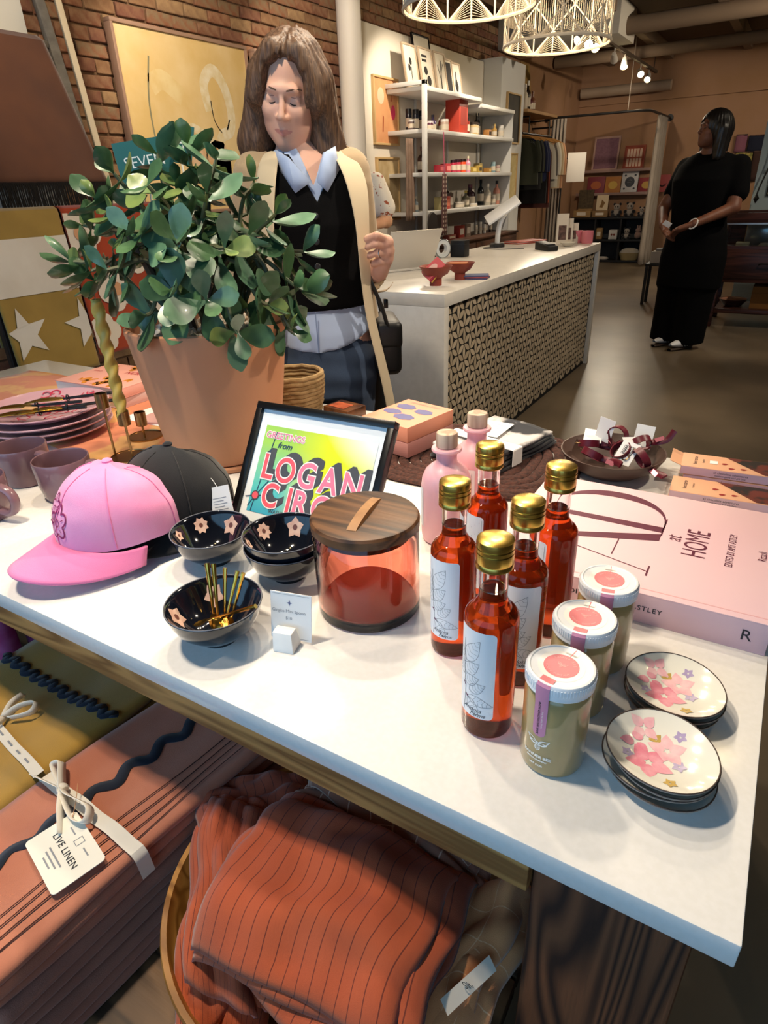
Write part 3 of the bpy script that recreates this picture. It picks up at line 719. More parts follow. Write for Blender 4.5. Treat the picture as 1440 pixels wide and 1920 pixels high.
def big(body, size, x0, y0, slope, dx, kx=.86):
    """letters in a rising row with a block shadow towards the upper right"""
    x = x0
    for i, ch in enumerate(body):
        y = y0+slope*(x-x0)
        sh = MB(); wi = MB(); fi = MB(); ad = {'I': .55, 'L': .85}.get(ch, 1.0)
        for q in range(0, 9):
            t0 = text_mb(ch, size, sx=kx, bold=.0030, res=4); o = q*.00145
            sh.add([FP(.0006+.00004*q)(x+px+o, y+py+o*.85) for px, py, _ in t0.v], t0.f)
        obj('letter_shadow', sh, char, pr, smooth=False)
        t1 = text_mb(ch, size, sx=kx, bold=.0034, res=5); wi.add([FP(.0013)(x+px, y+py) for px, py, _ in t1.v], t1.f)
        lt_ = obj('letter_outline', wi, wht, pr, smooth=False)
        t2 = text_mb(ch, size, sx=kx, bold=.0012, res=5); fi.add([FP(.0016)(x+px, y+py) for px, py, _ in t2.v], t2.f)
        obj('letter', fi, (redp if i < 2 else pinkp), pr, smooth=False)
        x += dx*ad
big('LOGAN', .062, .053, .113, -.03, .0465)
big('CIRCLE', .060, .072, .063, -.03, .0425)
for s_, x, y, sz, m_, sh_ in (('GREETINGS', .075, .172, .0165, mat('print_rose', '#d77f98', .5), 0), ('from', .078, .156, .016, mat('print_navy', '#2b3f62', .5), .3)):
    if not sh_: obj('lettering_edge', text_mb(s_, sz, bold=.0012, fn=lambda a, b_, x=x, y=y: FP(.0007)(a+x, b_+y)), wht, pr, smooth=False)
    obj('lettering', text_mb(s_, sz, shear=sh_, bold=.0002, fn=lambda a, b_, x=x, y=y: FP(.001)(a+x, b_+y)), m_, pr, smooth=False)
obj('lettering', text_mb('WASHINGTON', .010, fn=lambda a, b_: FP(.0008)(a+.11, b_+.038)), char, pr, smooth=False)
sp = MB(); c0 = (.040, .060)
for a, l in ((1.45, .12), (.95, .06), (.15, .04), (3.4, .022), (4.2, .025), (4.6, .03)):
    sp.ribbon([c0, (c0[0]+l*math.cos(a), max(c0[1]+l*math.sin(a), .031))], .0016, FP(.0009))
obj('starburst', sp, mat('print_navy', '#2b3f62'), pr, smooth=False)
obj('starburst_ring', MB().poly(circ(.0085, 20, *c0), FP(.0011)), char, pr, smooth=False)
obj('starburst_centre', MB().poly(circ(.0065, 20, *c0), FP(.0013)), redp, pr, smooth=False)

# ================================================================ caps
def make_cap(name, label, loc, rz, m, m2, flowers):
    o = thing(name, label, 'cap', loc, rz)
    Rx, Ry, Hc = .093, .104, .112
    def crown(a, t):
        """a: angle (front is -y), t: 0 at the band, 1 at the top"""
        r = (1-t**2.7)**(.5)
        dent = 1-.02*math.exp(-((t-.62)/.12)**2)*(1+math.sin(3*a))
        back = .03*max(math.sin(a), 0)*(1-t)
        return (Rx*r*math.cos(a)*dent, Ry*r*math.sin(a)*dent, Hc*t*(1-.16*max(math.sin(a), 0))+.004*math.sin(2*a+1)*t*(1-t)-back*.4)
    obj('crown', MB().grid(lambda u, v: crown(2*PI*u, v*.9995), 64, 22), m, o, weld=True, angle=60)
    sm = MB()
    for k in range(6): sm.tube([tuple(c*1.006 for c in crown(PI/6+k*PI/3, .02+.95*i/14)) for i in range(15)], .0009, 5)
    obj('panel_seams', sm, m2, o)
    obj('button', MB().lathe([(0, Hc-.002), (.008, Hc-.001), (.0085, Hc+.002), (.005, Hc+.0045), (0, Hc+.005)], 16), m, o)
    def visor(u, v, dz=0):
        a = PI+PI*(.03+.94*u); ed = (math.cos(a)*Rx, math.sin(a)*Ry)
        L = .080*math.sin(PI*(.03+.94*u))**.75
        x, y = ed[0]*(1+.10*v*abs(math.cos(a))), ed[1]-L*v
        return (x, y, .003-.030*(x/Rx)**2*(.35+.65*v)-.020*v*math.sin(PI*u)*.9+dz)
    vb = MB().grid(lambda u, v: visor(u, v), 36, 8)
    vo = obj('visor', vb, m2, o); md = vo.modifiers.new('thick', 'SOLIDIFY'); md.thickness = .003; md.offset = -1
    st = MB().tube([tuple(Vector(visor(i/30, .03))+Vector((0, -.001, .001))) for i in range(31)], .0013, 6)
    obj('brim_piping', st, m2, vo)
    if flowers:
        def fl(x, y, dz=1.012):   # flat pattern on the front of the crown: x along the arc, y up
            return tuple(c*dz for c in crown(-PI/2+x/Ry, y/Hc))
        mbf = MB()
        for cx, cy, s_ in ((-.022, .058, .022), (.004, .043, .026)):
            out = []
            for k in range(60):
                a = 2*PI*k/60; rr_ = s_*(.62+.38*abs(math.sin(2.5*a+.5))); out.append((cx+rr_*math.cos(a), cy+rr_*math.sin(a)))
            mbf.ribbon(out, .0028, fl, closed=True); mbf.ribbon(circ(s_*.22, 14, cx, cy), .0018, fl, closed=True)
            for k in range(5):
                a = (2*PI*k/5)+.43
                mbf.ribbon([(cx+s_*.45*math.cos(a), cy+s_*.45*math.sin(a)), (cx+s_*.72*math.cos(a), cy+s_*.72*math.sin(a))], .0014, fl)
        obj('embroidered_flowers', mbf, mat('embroidery', '#8c1f5c', .7), o, smooth=False)
    return o
pinkc = mat('cap_pink', '#ee8ec0', .85, sheen=.4, c2='#ea9ccb', scale=14, bump=.25, bscale=700); pinkv = mat('cap_visor_pink', '#ea7db0', .85, sheen=.4, bump=.25, bscale=700)
blackc = mat('cap_black', '#131318', .9, sheen=.2, bump=.25, bscale=700)
make_cap('baseball_cap', 'pink baseball cap with embroidered flowers at the front of the stack', (-.872, .562, T+.047), math.radians(-10), pinkc, pinkv, True)
make_cap('baseball_cap', 'black baseball cap tucked behind the pink embroidered cap', (-.862, .676, T+.037), math.radians(4), blackc, blackc, False)
c3 = make_cap('baseball_cap', 'second pink baseball cap lowest in the stack, mostly hidden', (-.856, .686, T+.028), math.radians(7), pinkc, pinkv, False)
c3.scale = (.88, .88, .85)
tg = thing('swing_tag', 'white swing tag hanging from the black cap', 'tag', (-.742, .668, T+.030), rot=(math.radians(-20), math.radians(-14), math.radians(20)))
obj('card', MB().box((-.02, -.0005, 0), (.02, .0005, .062)), paper, tg, smooth=False)
pl_ = MB()
for k in range(6): pl_.ribbon([(-.014, .042-k*.005), (.012-.006*(k % 2), .042-k*.005)], .0012)
obj('small_print', pl_, grey_ink, tg, (0, -.0008, 0), (PI/2, 0, 0), smooth=False)
obj('string', MB().tube(smooth_path([(0, 0, .056), (-.012, .004, .078), (-.03, .01, .08)], 4), .0005, 5), paper, tg)

# ================================================================ mugs
mugm = mat('mauve_glaze', '#86646a', .22, c2='#7b5c64', scale=7, coat=.4); mugd = mat('mug_inside', '#5d4a56', .3)
mg = thing('mug', 'mauve stoneware mug beside the pink cap crown', 'mug', (-1.157, .648, T), 0, 'mauve stoneware mugs')
mp_ = [(0, 0), (.041, 0), (.044, .003), (.0505, .03), (.053, .06), (.0535, .080), (.0525, .0825), (.0505, .082), (.0495, .078), (.049, .05), (.045, .012), (.035, .006), (0, .006)]
obj('cup', MB().lathe(mp_, 44), mugm, mg)
obj('handle', MB().tube(smooth_path([(.049, 0, .068), (.066, 0, .070), (.083, 0, .062), (.089, 0, .045), (.082, 0, .027), (.066, 0, .019), (.047, 0, .020)], 5), [.0095]*31, 12, flat=.75), mugm, mg)
mg.rotation_euler.z = math.radians(28)
again(mg, (-1.305, .652, T), math.radians(8), 'mauve stoneware mug between the plate stack and the next mug')
again(mg, (-1.215, .508, T), math.radians(12), 'mauve stoneware mug cut off by the picture edge, big handle showing')

# ================================================================ stacked pink plates with swirls, serving sets on top
plm = mat('plate_lilac', '#d3a3ae', .2, c2='#caa0ac', scale=5, coat=.4); plp = mat('plate_pink', '#e2a4ab', .2); red_sw = mat('swirl_red', '#c23a55', .25)
PLR = .150
def plate(label, loc, swirl):
    o = thing('plate', label, 'plate', loc, 0, 'stacked pink plates')
    obj('plate_body', MB().lathe([(0, .004), (.085, .004), (.088, 0), (.095, 0), (.098, .005), (.13, .012), (PLR, .021), (PLR+.001, .0235), (PLR-.002, .0245), (.128, .0155), (.098, .0095), (0, .0085)], 56), plm, o)
    if swirl:
        zf = lambda r: .0088 if r < .098 else .0098+(r-.098)*.0149/.05
        g = lambda x, y: (x, y, zf(math.hypot(x, y))+.0006)
        mb = MB(); rr_ = random.Random(4)
        for k in range(46):
            a = rr_.uniform(0, 6.28); r = rr_.uniform(.02, .132); cx, cy = r*math.cos(a), r*math.sin(a); s_ = rr_.uniform(.012, .022); a1 = rr_.uniform(0, 6)
            mb.ribbon([(cx+s_*(1-t/30)*math.cos(a1+t*.26), cy+s_*(1-t/30)*math.sin(a1+t*.26)) for t in range(22)], .0034, g)
        obj('painted_swirls', mb, red_sw, o, smooth=False)
    return o
pos = [(-1.545, .868, T+.0017)]
for k, lab in enumerate(('lowest pink plate in the stack behind the mugs', 'second pink plate from the bottom of the plate stack', 'third pink plate from the bottom of the plate stack')):
    plate(lab, (-1.545+.003*k, .868-.002*k, T+.002+.0165*k), False)
plate('top pink plate painted with red swirls, serving sets lying on it', (-1.548, .872, T+.0515), True)
hb_ = mat('black_handle', '#16151a', .35); yel = mat('gold_server', '#d8a93a', .25, 1.0)
def server(p0, p1, label, wd):
    p0, p1 = Vector(p0), Vector(p1); d = p1-p0; L = d.length
    o = thing('serving_spoon', label, 'serving spoon', p0, math.atan2(d.y, d.x), 'salad servers on the plates'); o.rotation_euler.y = -math.asin(d.z/L)
    obj('handle', MB().tube([(L*.45, 0, 0), (L*.7, 0, 0), (L, 0, 0)], [.0045, .0055, .006], 8, flat=.7), hb_, o)
    sp_b = MB().grid(lambda u, v: (L*.46*u, (v-.5)*2*wd*(.25+.75*math.sin(PI*min(.15+(1-u)*.75, 1))), .004*math.sin(PI*(1-u))*(2*abs(v-.5))), 14, 6)
    s_o = obj('scoop', sp_b, yel, o); m_ = s_o.modifiers.new('thick', 'SOLIDIFY'); m_.thickness = .0015
    obj('ribbon_tie', MB().tube([(L*.5, .008*math.cos(2*PI*i/16), .008*math.sin(2*PI*i/16)) for i in range(16)], .002, 6, closed=True), hb_, o)
ZP = T+.075
server((-1.56, .745, ZP+.004), (-1.385, .875, ZP+.014), 'gold and black serving spoon nearest the mugs', .018)
server((-1.62, .775, ZP+.004), (-1.43, .895, ZP+.016), 'gold and black serving spoon behind the nearest one', .017)
server((-1.50, .765, ZP+.012), (-1.345, .935, ZP+.020), 'gold and black serving spoon reaching over the plate rim', .016)
server((-1.58, .835, ZP+.008), (-1.405, .965, ZP+.022), 'gold and black serving spoon farthest from the mugs', .017)
tgm = thing('gift_tag', 'small kraft tag lying on the top pink plate', 'tag', (-1.50, .80, ZP+.016), .4)
obj('card', MB().box((-.016, -.011, 0), (.016, .011, .0012)), mat('kraft', '#c79a6d', .8), tgm, smooth=False)

# ================================================================ candle holders and twisted candle
def cup(o, x, y, z0, z1):
    obj('stem', MB().tube([(x, y, .002), (x, y, z0)], .0028, 8), brass, o)
    obj('candle_cup', MB().lathe([(0, z0), (.0125, z0), (.0135, z0+.001), (.0135, z1), (.0115, z1), (.0115, z0+.006), (0, z0+.006)], 24), brass, o, (x, y, 0))
ch = thing('candle_holder', 'brass candle holder with two stems, one holding a twisted candle', 'candle holder', (-1.212, .842, T))
obj('base', MB().lathe([(0, 0), (.041, 0), (.043, .001), (.043, .0055), (.0415, .006), (.0405, .004), (0, .004)], 40), brass, ch)
cup(ch, -.035, -.0135, .119, .152); cup(ch, .014, -.004, .083, .115)
c2 = thing('candle_holder', 'short brass candle holder by the terracotta pot', 'candle holder', (-1.290, .953, T))
obj('base', MB().lathe([(0, 0), (.041, 0), (.043, .001), (.043, .0055), (.0415, .006), (.0405, .004), (0, .004)], 40), brass, c2)
cup(c2, .008, -.010, .036, .070)
wax = mat('yellow_wax', '#cdb058', .42, sss=.25, c2='#c4a54c', scale=30)
cd = thing('twisted_candle', 'yellow twisted taper candle standing in a brass holder', 'candle', (-1.198, .838, T+.090))
LC = .262
def tw(u, v):
    a = 2*PI*u; z = LC*v; r = .0118*(1+.17*math.cos(2*(a)-2*PI*z/.038)) if .01 < v < .99 else .0105
    return (r*math.cos(a), r*math.sin(a), z)
mb = MB().grid(tw, 28, 130); mb.f.append(tuple(130*29+i for i in range(28))); mb.m.append(0)
obj('wax', mb, wax, cd, angle=80)
obj('wick', MB().tube([(0, 0, LC-.001), (-.001, 0, LC+.008), (-.004, 0, LC+.015)], .0011, 6), mat('wick', '#e8dfc0', .9), cd)

# ================================================================ books, runner
def runner_uv(): pass
rn = obj('table_runner', MB().grid(lambda u, v: (-2.25+1.05*u+.015*math.sin(9*v), .80+.44*v+.01*math.sin(12*u), T+.0008+.0007*math.sin(14*u)*math.sin(9*v)), 30, 16), mat('runner_orange', '#cf7d55', .85, c2='#d9a05c', scale=9, lo=.5, hi=.56, sheen=.2))
tag(rn, 'orange patterned cloth runner under the plates and books', 'runner'); m_ = rn.modifiers.new('thick', 'SOLIDIFY'); m_.thickness = .0012; m_.offset = 1
def book(name, label, c, half, h, m_cov, rz=0):
    o = thing(name, label, 'book', c, rz)
    obj('page_block', MB().box((-half[0]+.003, -half[1]+.003, .002), (half[0]-.003, half[1]-.002, h-.002)), pages, o, smooth=False)
    obj('cover', MB().box((-half[0], -half[1], 0), (half[0], half[1], .0022)).box((-half[0], -half[1], h-.0022), (half[0], half[1], h)).box((half[0]-.003, -half[1], .0022), (half[0], half[1], h-.0022)), m_cov, o, bevel=.0006)
    return o
cov2 = mat('cover_grey_pink', '#d7b3ad', .6)
book('book', 'lower pale book of the pair behind the plates', (-1.672, 1.185, T+.0025), (.135, .11), .028, cov2)
nb = book('book', 'pink and orange patterned book on top behind the plates', (-1.675, 1.178, T+.031), (.138, .108), .029, mat('cover_salmon', '#eaa696', .55), math.radians(3))
cvp = MB(); zz = .0295; rr_ = random.Random(11)
for k in range(16):
    x, y = rr_.uniform(-.12, .11), rr_.choice((-.085, -.06, .07, .088, -.03)); l = rr_.uniform(.02, .045)
    cvp.ribbon([(x+l*t/8-.0, y+.012*math.sin(t*.8+k)) for t in range(9)], [.002+.014*math.sin(PI*t/8) for t in range(9)], lambda a, b_: (max(min(a, .134), -.134), max(min(b_, .105), -.105), zz))
obj('painted_waves', cvp, mat('cover_orange', '#dd8a2c', .55), nb, smooth=False)
text('lettering', 'NORTH', .034, mat('cover_red', '#b8313c', .5), nb, (.055, .035, zz+.0003), (0, 0, PI/2*0), sx=.8, shear=.2)
text('lettering', 'WILD', .014, mat('cover_red', '#b8313c'), nb, (-.10, .02, zz+.0003), (0, 0, 0))
ws = obj('paper_sheet', MB().box((-1.47, 1.02, T+.0024), (-1.28, 1.20, T+.0034)), paper, None, smooth=False); tag(ws, 'white paper sheet under the books beside the pot', 'paper')
nk = obj('coaster', MB().lathe([(0, 0), (.05, 0), (.052, .003), (.05, .006), (0, .006)], 28), mat('coaster_pink', '#c99a93', .6), None, (-1.36, 1.07, T+.0036)); tag(nk, 'pinkish round coaster between books and pot', 'coaster')

# ================================================================ back right of the table: boxes, mat, napkins, dish of key fobs
braid = mat('braided_brown', '#4d2a20', .9, c2='#2d1712', scale=160, bump=1, bscale=220)
pmx = thing('placemat', 'dark brown braided placemat under the boxes and napkins', 'placemat', (-.50, 1.185, T))
def oval(k, a): s_, c_ = math.sin(a), math.cos(a); p = .55; return (k*.215*math.copysign(abs(c_)**p, c_), k*.172*math.copysign(abs(s_)**p, s_))
for q in range(9):
    k = 1-q*.105
    obj('braid', MB().tube([(*oval(k, 2*PI*i/72), .0045+.0008*math.sin(i*2.2)) for i in range(72)], .011, 8, closed=True, flat=.4), braid, pmx)
pmx.rotation_euler.z = math.radians(4)
bxc = mat('box_coral', '#df9276', .55); bxs = mat('box_side', '#c98d84', .6); navy = mat('shell_purple', '#5b5a86', .55)
def gift_box(label, z, lidded):
    o = thing('gift_box', label, 'box', (-.672, 1.192, z), math.radians(-12))
    obj('carton', MB().box((-.068, -.080, 0), (.068, .080, .034)), bxs if not lidded else bxc, o, bevel=.001)
    if lidded:
        for (x, y, a, s_) in ((-.03, .03, .1, .026), (.028, .022, -.3, .024), (-.036, -.012, 0, .024), (.012, -.028, .2, .027)):
            mb = MB(); pts = []
            for k in range(28):
                t = 2*PI*k/28; r = s_*(1+.06*math.sin(7*t)); pts.append((x+r*math.cos(t+a), y+r*.62*math.sin(t+a)))
            mb.poly(pts, lambda p, q: (p, q, .0345)); obj('printed_shell', mb, navy, o, smooth=False)
        text('lettering', 'SEASHELL TILES', .0125, bxs, o, (0, .063, .0346))
    return o
gift_box('lower coral gift box of the stacked pair', T+.0095, False); gift_box('upper coral gift box printed with purple shells', T+.0445, True)
db = thing('tile_box', 'small dark tortoiseshell box behind the picture frame', 'box', (-.925, 1.302, T), math.radians(-10))
obj('carton', MB().box((-.045, -.035, 0), (.045, .035, .03)), mat('tortoise', '#3a2118', .3, c2='#7a4a26', scale=26), db, bevel=.002)
obj('inlay', MB().box((-.034, -.025, .0302), (.02, .015, .031)), mat('inlay_orange', '#b85a32', .5, c2='#8f3f22', scale=40), db, smooth=False)
# napkins
tie = mat('tie_dye', '#c9c3c0', .9, c2='#191920', scale=11, lo=.50, hi=.60, detail=4, sheen=.2); blackcloth = mat('black_cloth', '#16151a', .9, sheen=.2)
ns = thing('napkin_stack', 'black and white tie-dyed napkins bound with a paper band', 'napkins', (-.475, 1.225, T+.0095), math.radians(-14))
for k in range(4):
    s_ = 1-.012*k; rr_ = random.Random(k)
    obj('napkin', MB().grid(lambda u, v: ((u-.5)*.165*s_+.003*math.sin(9*v+k), (v-.5)*.235*s_+.003*math.sin(8*u+k), .004+.0085*k+.003*math.sin(5*u+k)*math.sin(4*v)), 14, 16), tie if k == 3 else blackcloth, ns)
for c in list(ns.children):
    m_ = c.modifiers.new('thick', 'SOLIDIFY'); m_.thickness = .008; m_.offset = 0
obj('paper_band', MB().box((-.087, -.055, .0365), (.087, -.022, .0380)).box((.0865, -.055, .002), (.088, -.022, .0365)).box((-.088, -.055, .002), (-.0865, -.022, .0365)), paper, ns, smooth=False)
tgn = obj('paper_tag', MB().box((-.06, -.02, .0385), (.015, .075, .0395)), paper, ns, rot=(0, 0, math.radians(12)), smooth=False)
pl_ = MB()
for k in range(5): pl_.ribbon([(-.045, .055-k*.012), (.0-.01*(k % 2), .055-k*.012)], .002, lambda x, y: (x, y, .0397))
obj('small_print', pl_, grey_ink, tgn, smooth=False)
# dish with key fobs
clay = mat('brown_stoneware', '#4f3a32', .45, c2='#443029', scale=12)
dsh = thing('serving_dish', 'brown stoneware dish filled with burgundy key fobs', 'dish', (-.228, 1.245, T))
obj('dish_body', MB().lathe([(0, 0), (.055, 0), (.06, .003), (.088, .022), (.101, .044), (.1015, .0465), (.099, .0465), (.084, .026), (.056, .009), (0, .008)], 48), clay, dsh)
vel = mat('burgundy_leather', '#6a1827', .4, c2='#571222', scale=30); foil = mat('rose_foil', '#d9808c', .3, .5)
def fob(p, rot, label, k):
    o = thing('key_fob', label, 'key fob', p, 0, 'burgundy key fobs in the dish', rot=rot)
    loop = [(.021*math.cos(2*PI*i/22), 0, .021*math.sin(2*PI*i/22)) for i in range(22)]
    mb = MB()
    for (x, y, z) in loop: mb.v += [(x, -.007, z), (x, .007, z), (x*.9, .007, z*.9), (x*.9, -.007, z*.9)]
    n = 22; mb.f = [(4*i+a, 4*i+(a+1) % 4, 4*((i+1) % n)+(a+1) % 4, 4*((i+1) % n)+a) for i in range(n) for a in range(4)]; mb.m = [0]*len(mb.f)
    obj('loop', mb, vel, o)
    tail = smooth_path([(.018, 0, -.008), (.035, .003*k, -.012), (.052, .006*k, -.006), (.068, .004, .004)], 5)
    mb = MB(); mb.tube(tail, .0068, 8, flat=.28); obj('strap', mb, vel, o)
    obj('foil_print', MB().box((.030, -.0045, -.0085), (.048, .0045, -.0075)), foil, o, smooth=False)
    obj('ring', MB().tube([(-.021+.007*math.cos(2*PI*i/14), .0, .007*math.sin(2*PI*i/14)) for i in range(14)], .0012, 6, closed=True), brass, o)
D0 = Vector((-.228, 1.245, T+.044))
for k, (dx, dy, dz, rx, ry, rz, lab) in enumerate((
    (.0, .03, .022, 0, .2, -.3, 'burgundy key fob standing upright as a ring in the dish'),
    (-.05, .005, .006, 1.2, .1, .6, 'burgundy key fob lying by the side of the dish next to the napkins'),
    (-.03, -.045, .004, 1.0, .1, -.4, 'burgundy key fob lying at the near rim of the dish'),
    (.02, -.02, .010, .9, -.2, 2.2, 'burgundy key fob lying across the middle of the dish'),
    (.062, -.040, .010, .5, .25, -.75, 'burgundy key fob with its strap hanging over the near rim'),
    (.045, .035, .012, .7, -.3, .5, 'burgundy key fob with strap rising over the far rim'))):
    fob(D0+Vector((dx, dy, dz)), (rx, ry, rz), lab, (-1)**k)
for k, (dx, dy, dz, rx, rz, lab) in enumerate(((-.03, .03, .014, .15, -.35, 'tall white tag standing in the dish of key fobs'), (-.045, .01, .016, 1.35, .2, 'white tag lying flat at the side of the fob dish'),
    (.045, .045, .006, .55, .1, 'white tag standing at the far rim of the fob dish'), (.025, -.045, .002, .75, -.3, 'white barcode tag leaning in the near side of the fob dish'), (.05, -.005, .004, .9, .8, 'white tag leaning between the fob straps'))):
    o = thing('swing_tag', lab, 'tag', D0+Vector((dx, dy, dz-.008)), 0, 'tags in the fob dish', rot=(-rx, .1, rz))
    obj('card', MB().box((-.018, -.0004, 0), (.018, .0004, .048)), paper, o, smooth=False)
    if k == 3:
        mb = MB()
        for q in range(9): mb.ribbon([(-.01+q*.0025, .02), (-.01+q*.0025, .04)], .0008+.0006*(q % 3))
        obj('barcode', mb, ink, o, (0, -.0006, 0), (PI/2, 0, 0), smooth=False)
# chocolate boxes
pch = mat('box_peach', '#e5ab85', .55); dkp = mat('box_dark_photo', '#2a201c', .5, c2='#6a2d22', scale=30, lo=.5, hi=.6); lil = mat('box_lilac', '#d7b3bd', .6)
def choc(label, c, rz, open_end):
    o = thing('chocolate_box', label, 'box', c, rz, 'flat chocolate boxes')
    obj('carton', MB().box((-.082, -.036, 0), (.082, .036, .017)), pch, o, bevel=.0008)
    obj('photo_panel', MB().poly([(-.005, .034), (.080, .034), (.080, -.034), (.060, -.034)], lambda x, y: (x, y, .0174)), dkp, o, smooth=False)
    obj('side_band', MB().box((-.081, -.0366, .001), (.081, -.036, .016)), lil, o, smooth=False)
    text('lettering', 'all chocolate adventures', .006, ink, o, (.005, -.0368, .0105), (PI/2, 0, 0))
    text('lettering', 'bonbon gems and gift box', .005, ink, o, (.005, -.0368, .005), (PI/2, 0, 0))
    text('lettering', 'hot tarte', .011, ink, o, (-.058, 0, .0175), (0, 0, PI/2))
    text('lettering', 'hazelnut', .006, ink, o, (-.044, 0, .0175), (0, 0, PI/2))
    for x, y in ((-.012, -.004), (.020, -.020), (.0, -.024)): 
        mb = MB(); mb.poly(petal(x, y, .3, .012, .004), lambda a, b_: (a, b_, .0175)); obj('printed_petal', mb, mat('petal_red', '#9c2f2a', .5), o, smooth=False)
    if open_end:
        fl = MB().box((-.0005, -.034, 0), (.0005, .034, .022)); obj('open_flap', fl, pch, o, (-.082, 0, .016), (0, math.radians(-70), 0), smooth=False)
        obj('price_sticker', MB().box((-.033, -.009, .0174), (-.019, .007, .0178)), paper, o, smooth=False)
    return o
choc('flat chocolate box with raised flap at the back edge of the table', (-.020, 1.292, T+.018), math.radians(4), True)
choc('flat chocolate box partly under the one with the raised flap', (-.024, 1.205, T+.0002), math.radians(3), False)
choc('flat chocolate box supporting the one with the raised flap', (-.012, 1.292, T+.0002), math.radians(2), False)
# jute basket
jute = mat('jute', '#a98c63', .9, c2='#8d7149', scale=60, bump=1, bscale=120)
jb = thing('jute_basket', 'small round jute basket between the pot and the picture frame', 'basket', (-1.055, 1.262, T))
mb = MB()
for k in range(11):
    z = .006+.0105*k; r = .062+.014*math.sin(k/10*1.8)+.001*(k % 2)
    mb = MB().tube([(r*math.cos(2*PI*i/40), r*math.sin(2*PI*i/40), z+.001*math.sin(i*1.7)) for i in range(40)], .0062, 8, closed=True)
    obj('coil', mb, jute, jb)
obj('floor_disc', MB().lathe([(0, 0), (.064, 0), (.064, .006), (0, .006)], 32), jute, jb)
obj('drawstring', MB().tube(smooth_path([(.075, -.01, .085), (.055, -.058, .08), (.0, -.083, .070), (-.05, -.062, .082)], 6), .0025, 6), mat('cord_dark', '#6b5434', .9), jb)
# ================================================================ potted jade plant
tc_ = mat('terracotta', '#b97f5b', .8, c2='#c08a66', scale=4, bump=.15, bscale=80)
PC = Vector((-1.026, .965, T))
pot = thing('plant_pot', 'large tapered terracotta pot holding the jade plant', 'pot', PC)
obj('pot_body', MB().lathe([(0, .004), (.118, 0), (.124, .004), (.146, .14), (.163, .262), (.1665, .275), (.166, .283), (.161, .286), (.153, .283), (.150, .27), (.146, .24), (0, .235)], 64), tc_, pot)
pw = obj('pot_saucer', MB().lathe([(0, 0), (.128, 0), (.132, .004), (.132, .010), (.126, .012), (0, .012)], 48), tc_, pot); pot.location.z = T
for c in pot.children:
    if c.name.startswith('pot_body'): c.location.z = .0125
PC.z = T+.0125
rr_ = random.Random(5)
pebs = MB()
ico = [(0, 0, -1), (.72, -.53, -.45), (-.28, -.85, -.45), (-.89, 0, -.45), (-.28, .85, -.45), (.72, .53, -.45), (.28, -.85, .45), (-.72, -.53, .45), (-.72, .53, .45), (.28, .85, .45), (.89, 0, .45), (0, 0, 1)]
icf = [(0, 1, 2), (1, 0, 5), (0, 2, 3), (0, 3, 4), (0, 4, 5), (1, 5, 10), (2, 1, 6), (3, 2, 7), (4, 3, 8), (5, 4, 9), (1, 10, 6), (2, 6, 7), (3, 7, 8), (4, 8, 9), (5, 9, 10), (6, 10, 11), (7, 6, 11), (8, 7, 11), (9, 8, 11), (10, 9, 11)]
for k in range(520):
    a = rr_.uniform(0, 6.283); r = .146*math.sqrt(rr_.random()); s_ = rr_.uniform(.005, .0095)
    M = Matrix.Translation((r*math.cos(a), r*math.sin(a), .262+rr_.uniform(-.004, .008))) @ Euler((rr_.uniform(0, 3), rr_.uniform(0, 3), rr_.uniform(0, 3))).to_matrix().to_4x4() @ Matrix.Diagonal((s_*1.3, s_, s_*.7, 1))
    pebs.add(ico, icf, rr_.randint(0, 2), M)
pe = obj('pebbles', pebs, [mat('pebble_white', '#e6ddd0', .8), mat('pebble_tan', '#c9b49c', .8), mat('pebble_cream', '#f0e8da', .8)], None, PC); tag(pe, 'white and tan pebbles covering the soil in the pot', 'pebbles', kind='stuff')
jade = thing('jade_plant', 'bushy jade plant with thick glossy leaves in the terracotta pot', 'plant', (PC.x, PC.y, PC.z+.24))
leaf_m = [mat('jade_leaf_%d' % i, a, .33, c2=b_, scale=22, coat=.25, sss=.05) for i, (a, b_) in enumerate((('#3b5a38', '#4f6f4a'), ('#2f4c33', '#426243'), ('#587243', '#7a8848'), ('#43654b', '#5f8266')))]
stem_m = mat('jade_stem', '#6b7350', .6, c2='#54523c', scale=20); trunk_m = mat('jade_trunk', '#6a5a48', .85, c2='#50433a', scale=25, bump=.6, bscale=90)
def leaf_mesh(L, W, curl, m, edge=0):
    mb = MB(); nu, nv = 8, 4
    def wid(t): return W*(math.sin(PI*t**1.45)**.62)*(.35+.65*t**.4) if 0 < t < 1 else (.10*W if t == 0 else .12*W)
    for sgn in (1, -1):
        for i in range(nu+1):
            t = i/nu; w = wid(t)
            for j in range(nv+1):
                q = 2*j/nv-1; ed = 1-q*q
                th = .0028*math.sqrt(max(ed, 0))*math.sin(PI*min(max(t, .04), .97))**.5
                z = curl*L*(t*t)-.0045*ed*math.sin(PI*t)*1.0
                mb.v.append((q*w, t*L, z+sgn*th))
    st_ = (nu+1)*(nv+1)
    for i in range(nu):
        for j in range(nv):
            a = i*(nv+1)+j; b_ = a+nv+1
            mb.f.append((a, a+1, b_+1, b_)); mb.f.append((st_+a, st_+b_, st_+b_+1, st_+a+1))
    mb.m = [0]*len(mb.f)
    return mb.mesh('leaf', [m], weld=True, angle=80)
leafs = [leaf_mesh(L, W, c, leaf_m[k % 4]) for k, (L, W, c) in enumerate(((.062, .021, .10), (.056, .019, .18), (.050, .018, .05), (.066, .020, .2), (.046, .017, .12), (.058, .022, .0), (.040, .015, .2), (.054, .0185, -.08)))]
base = Vector((PC.x, PC.y, PC.z+.24))
nleaf = 0; tips = []
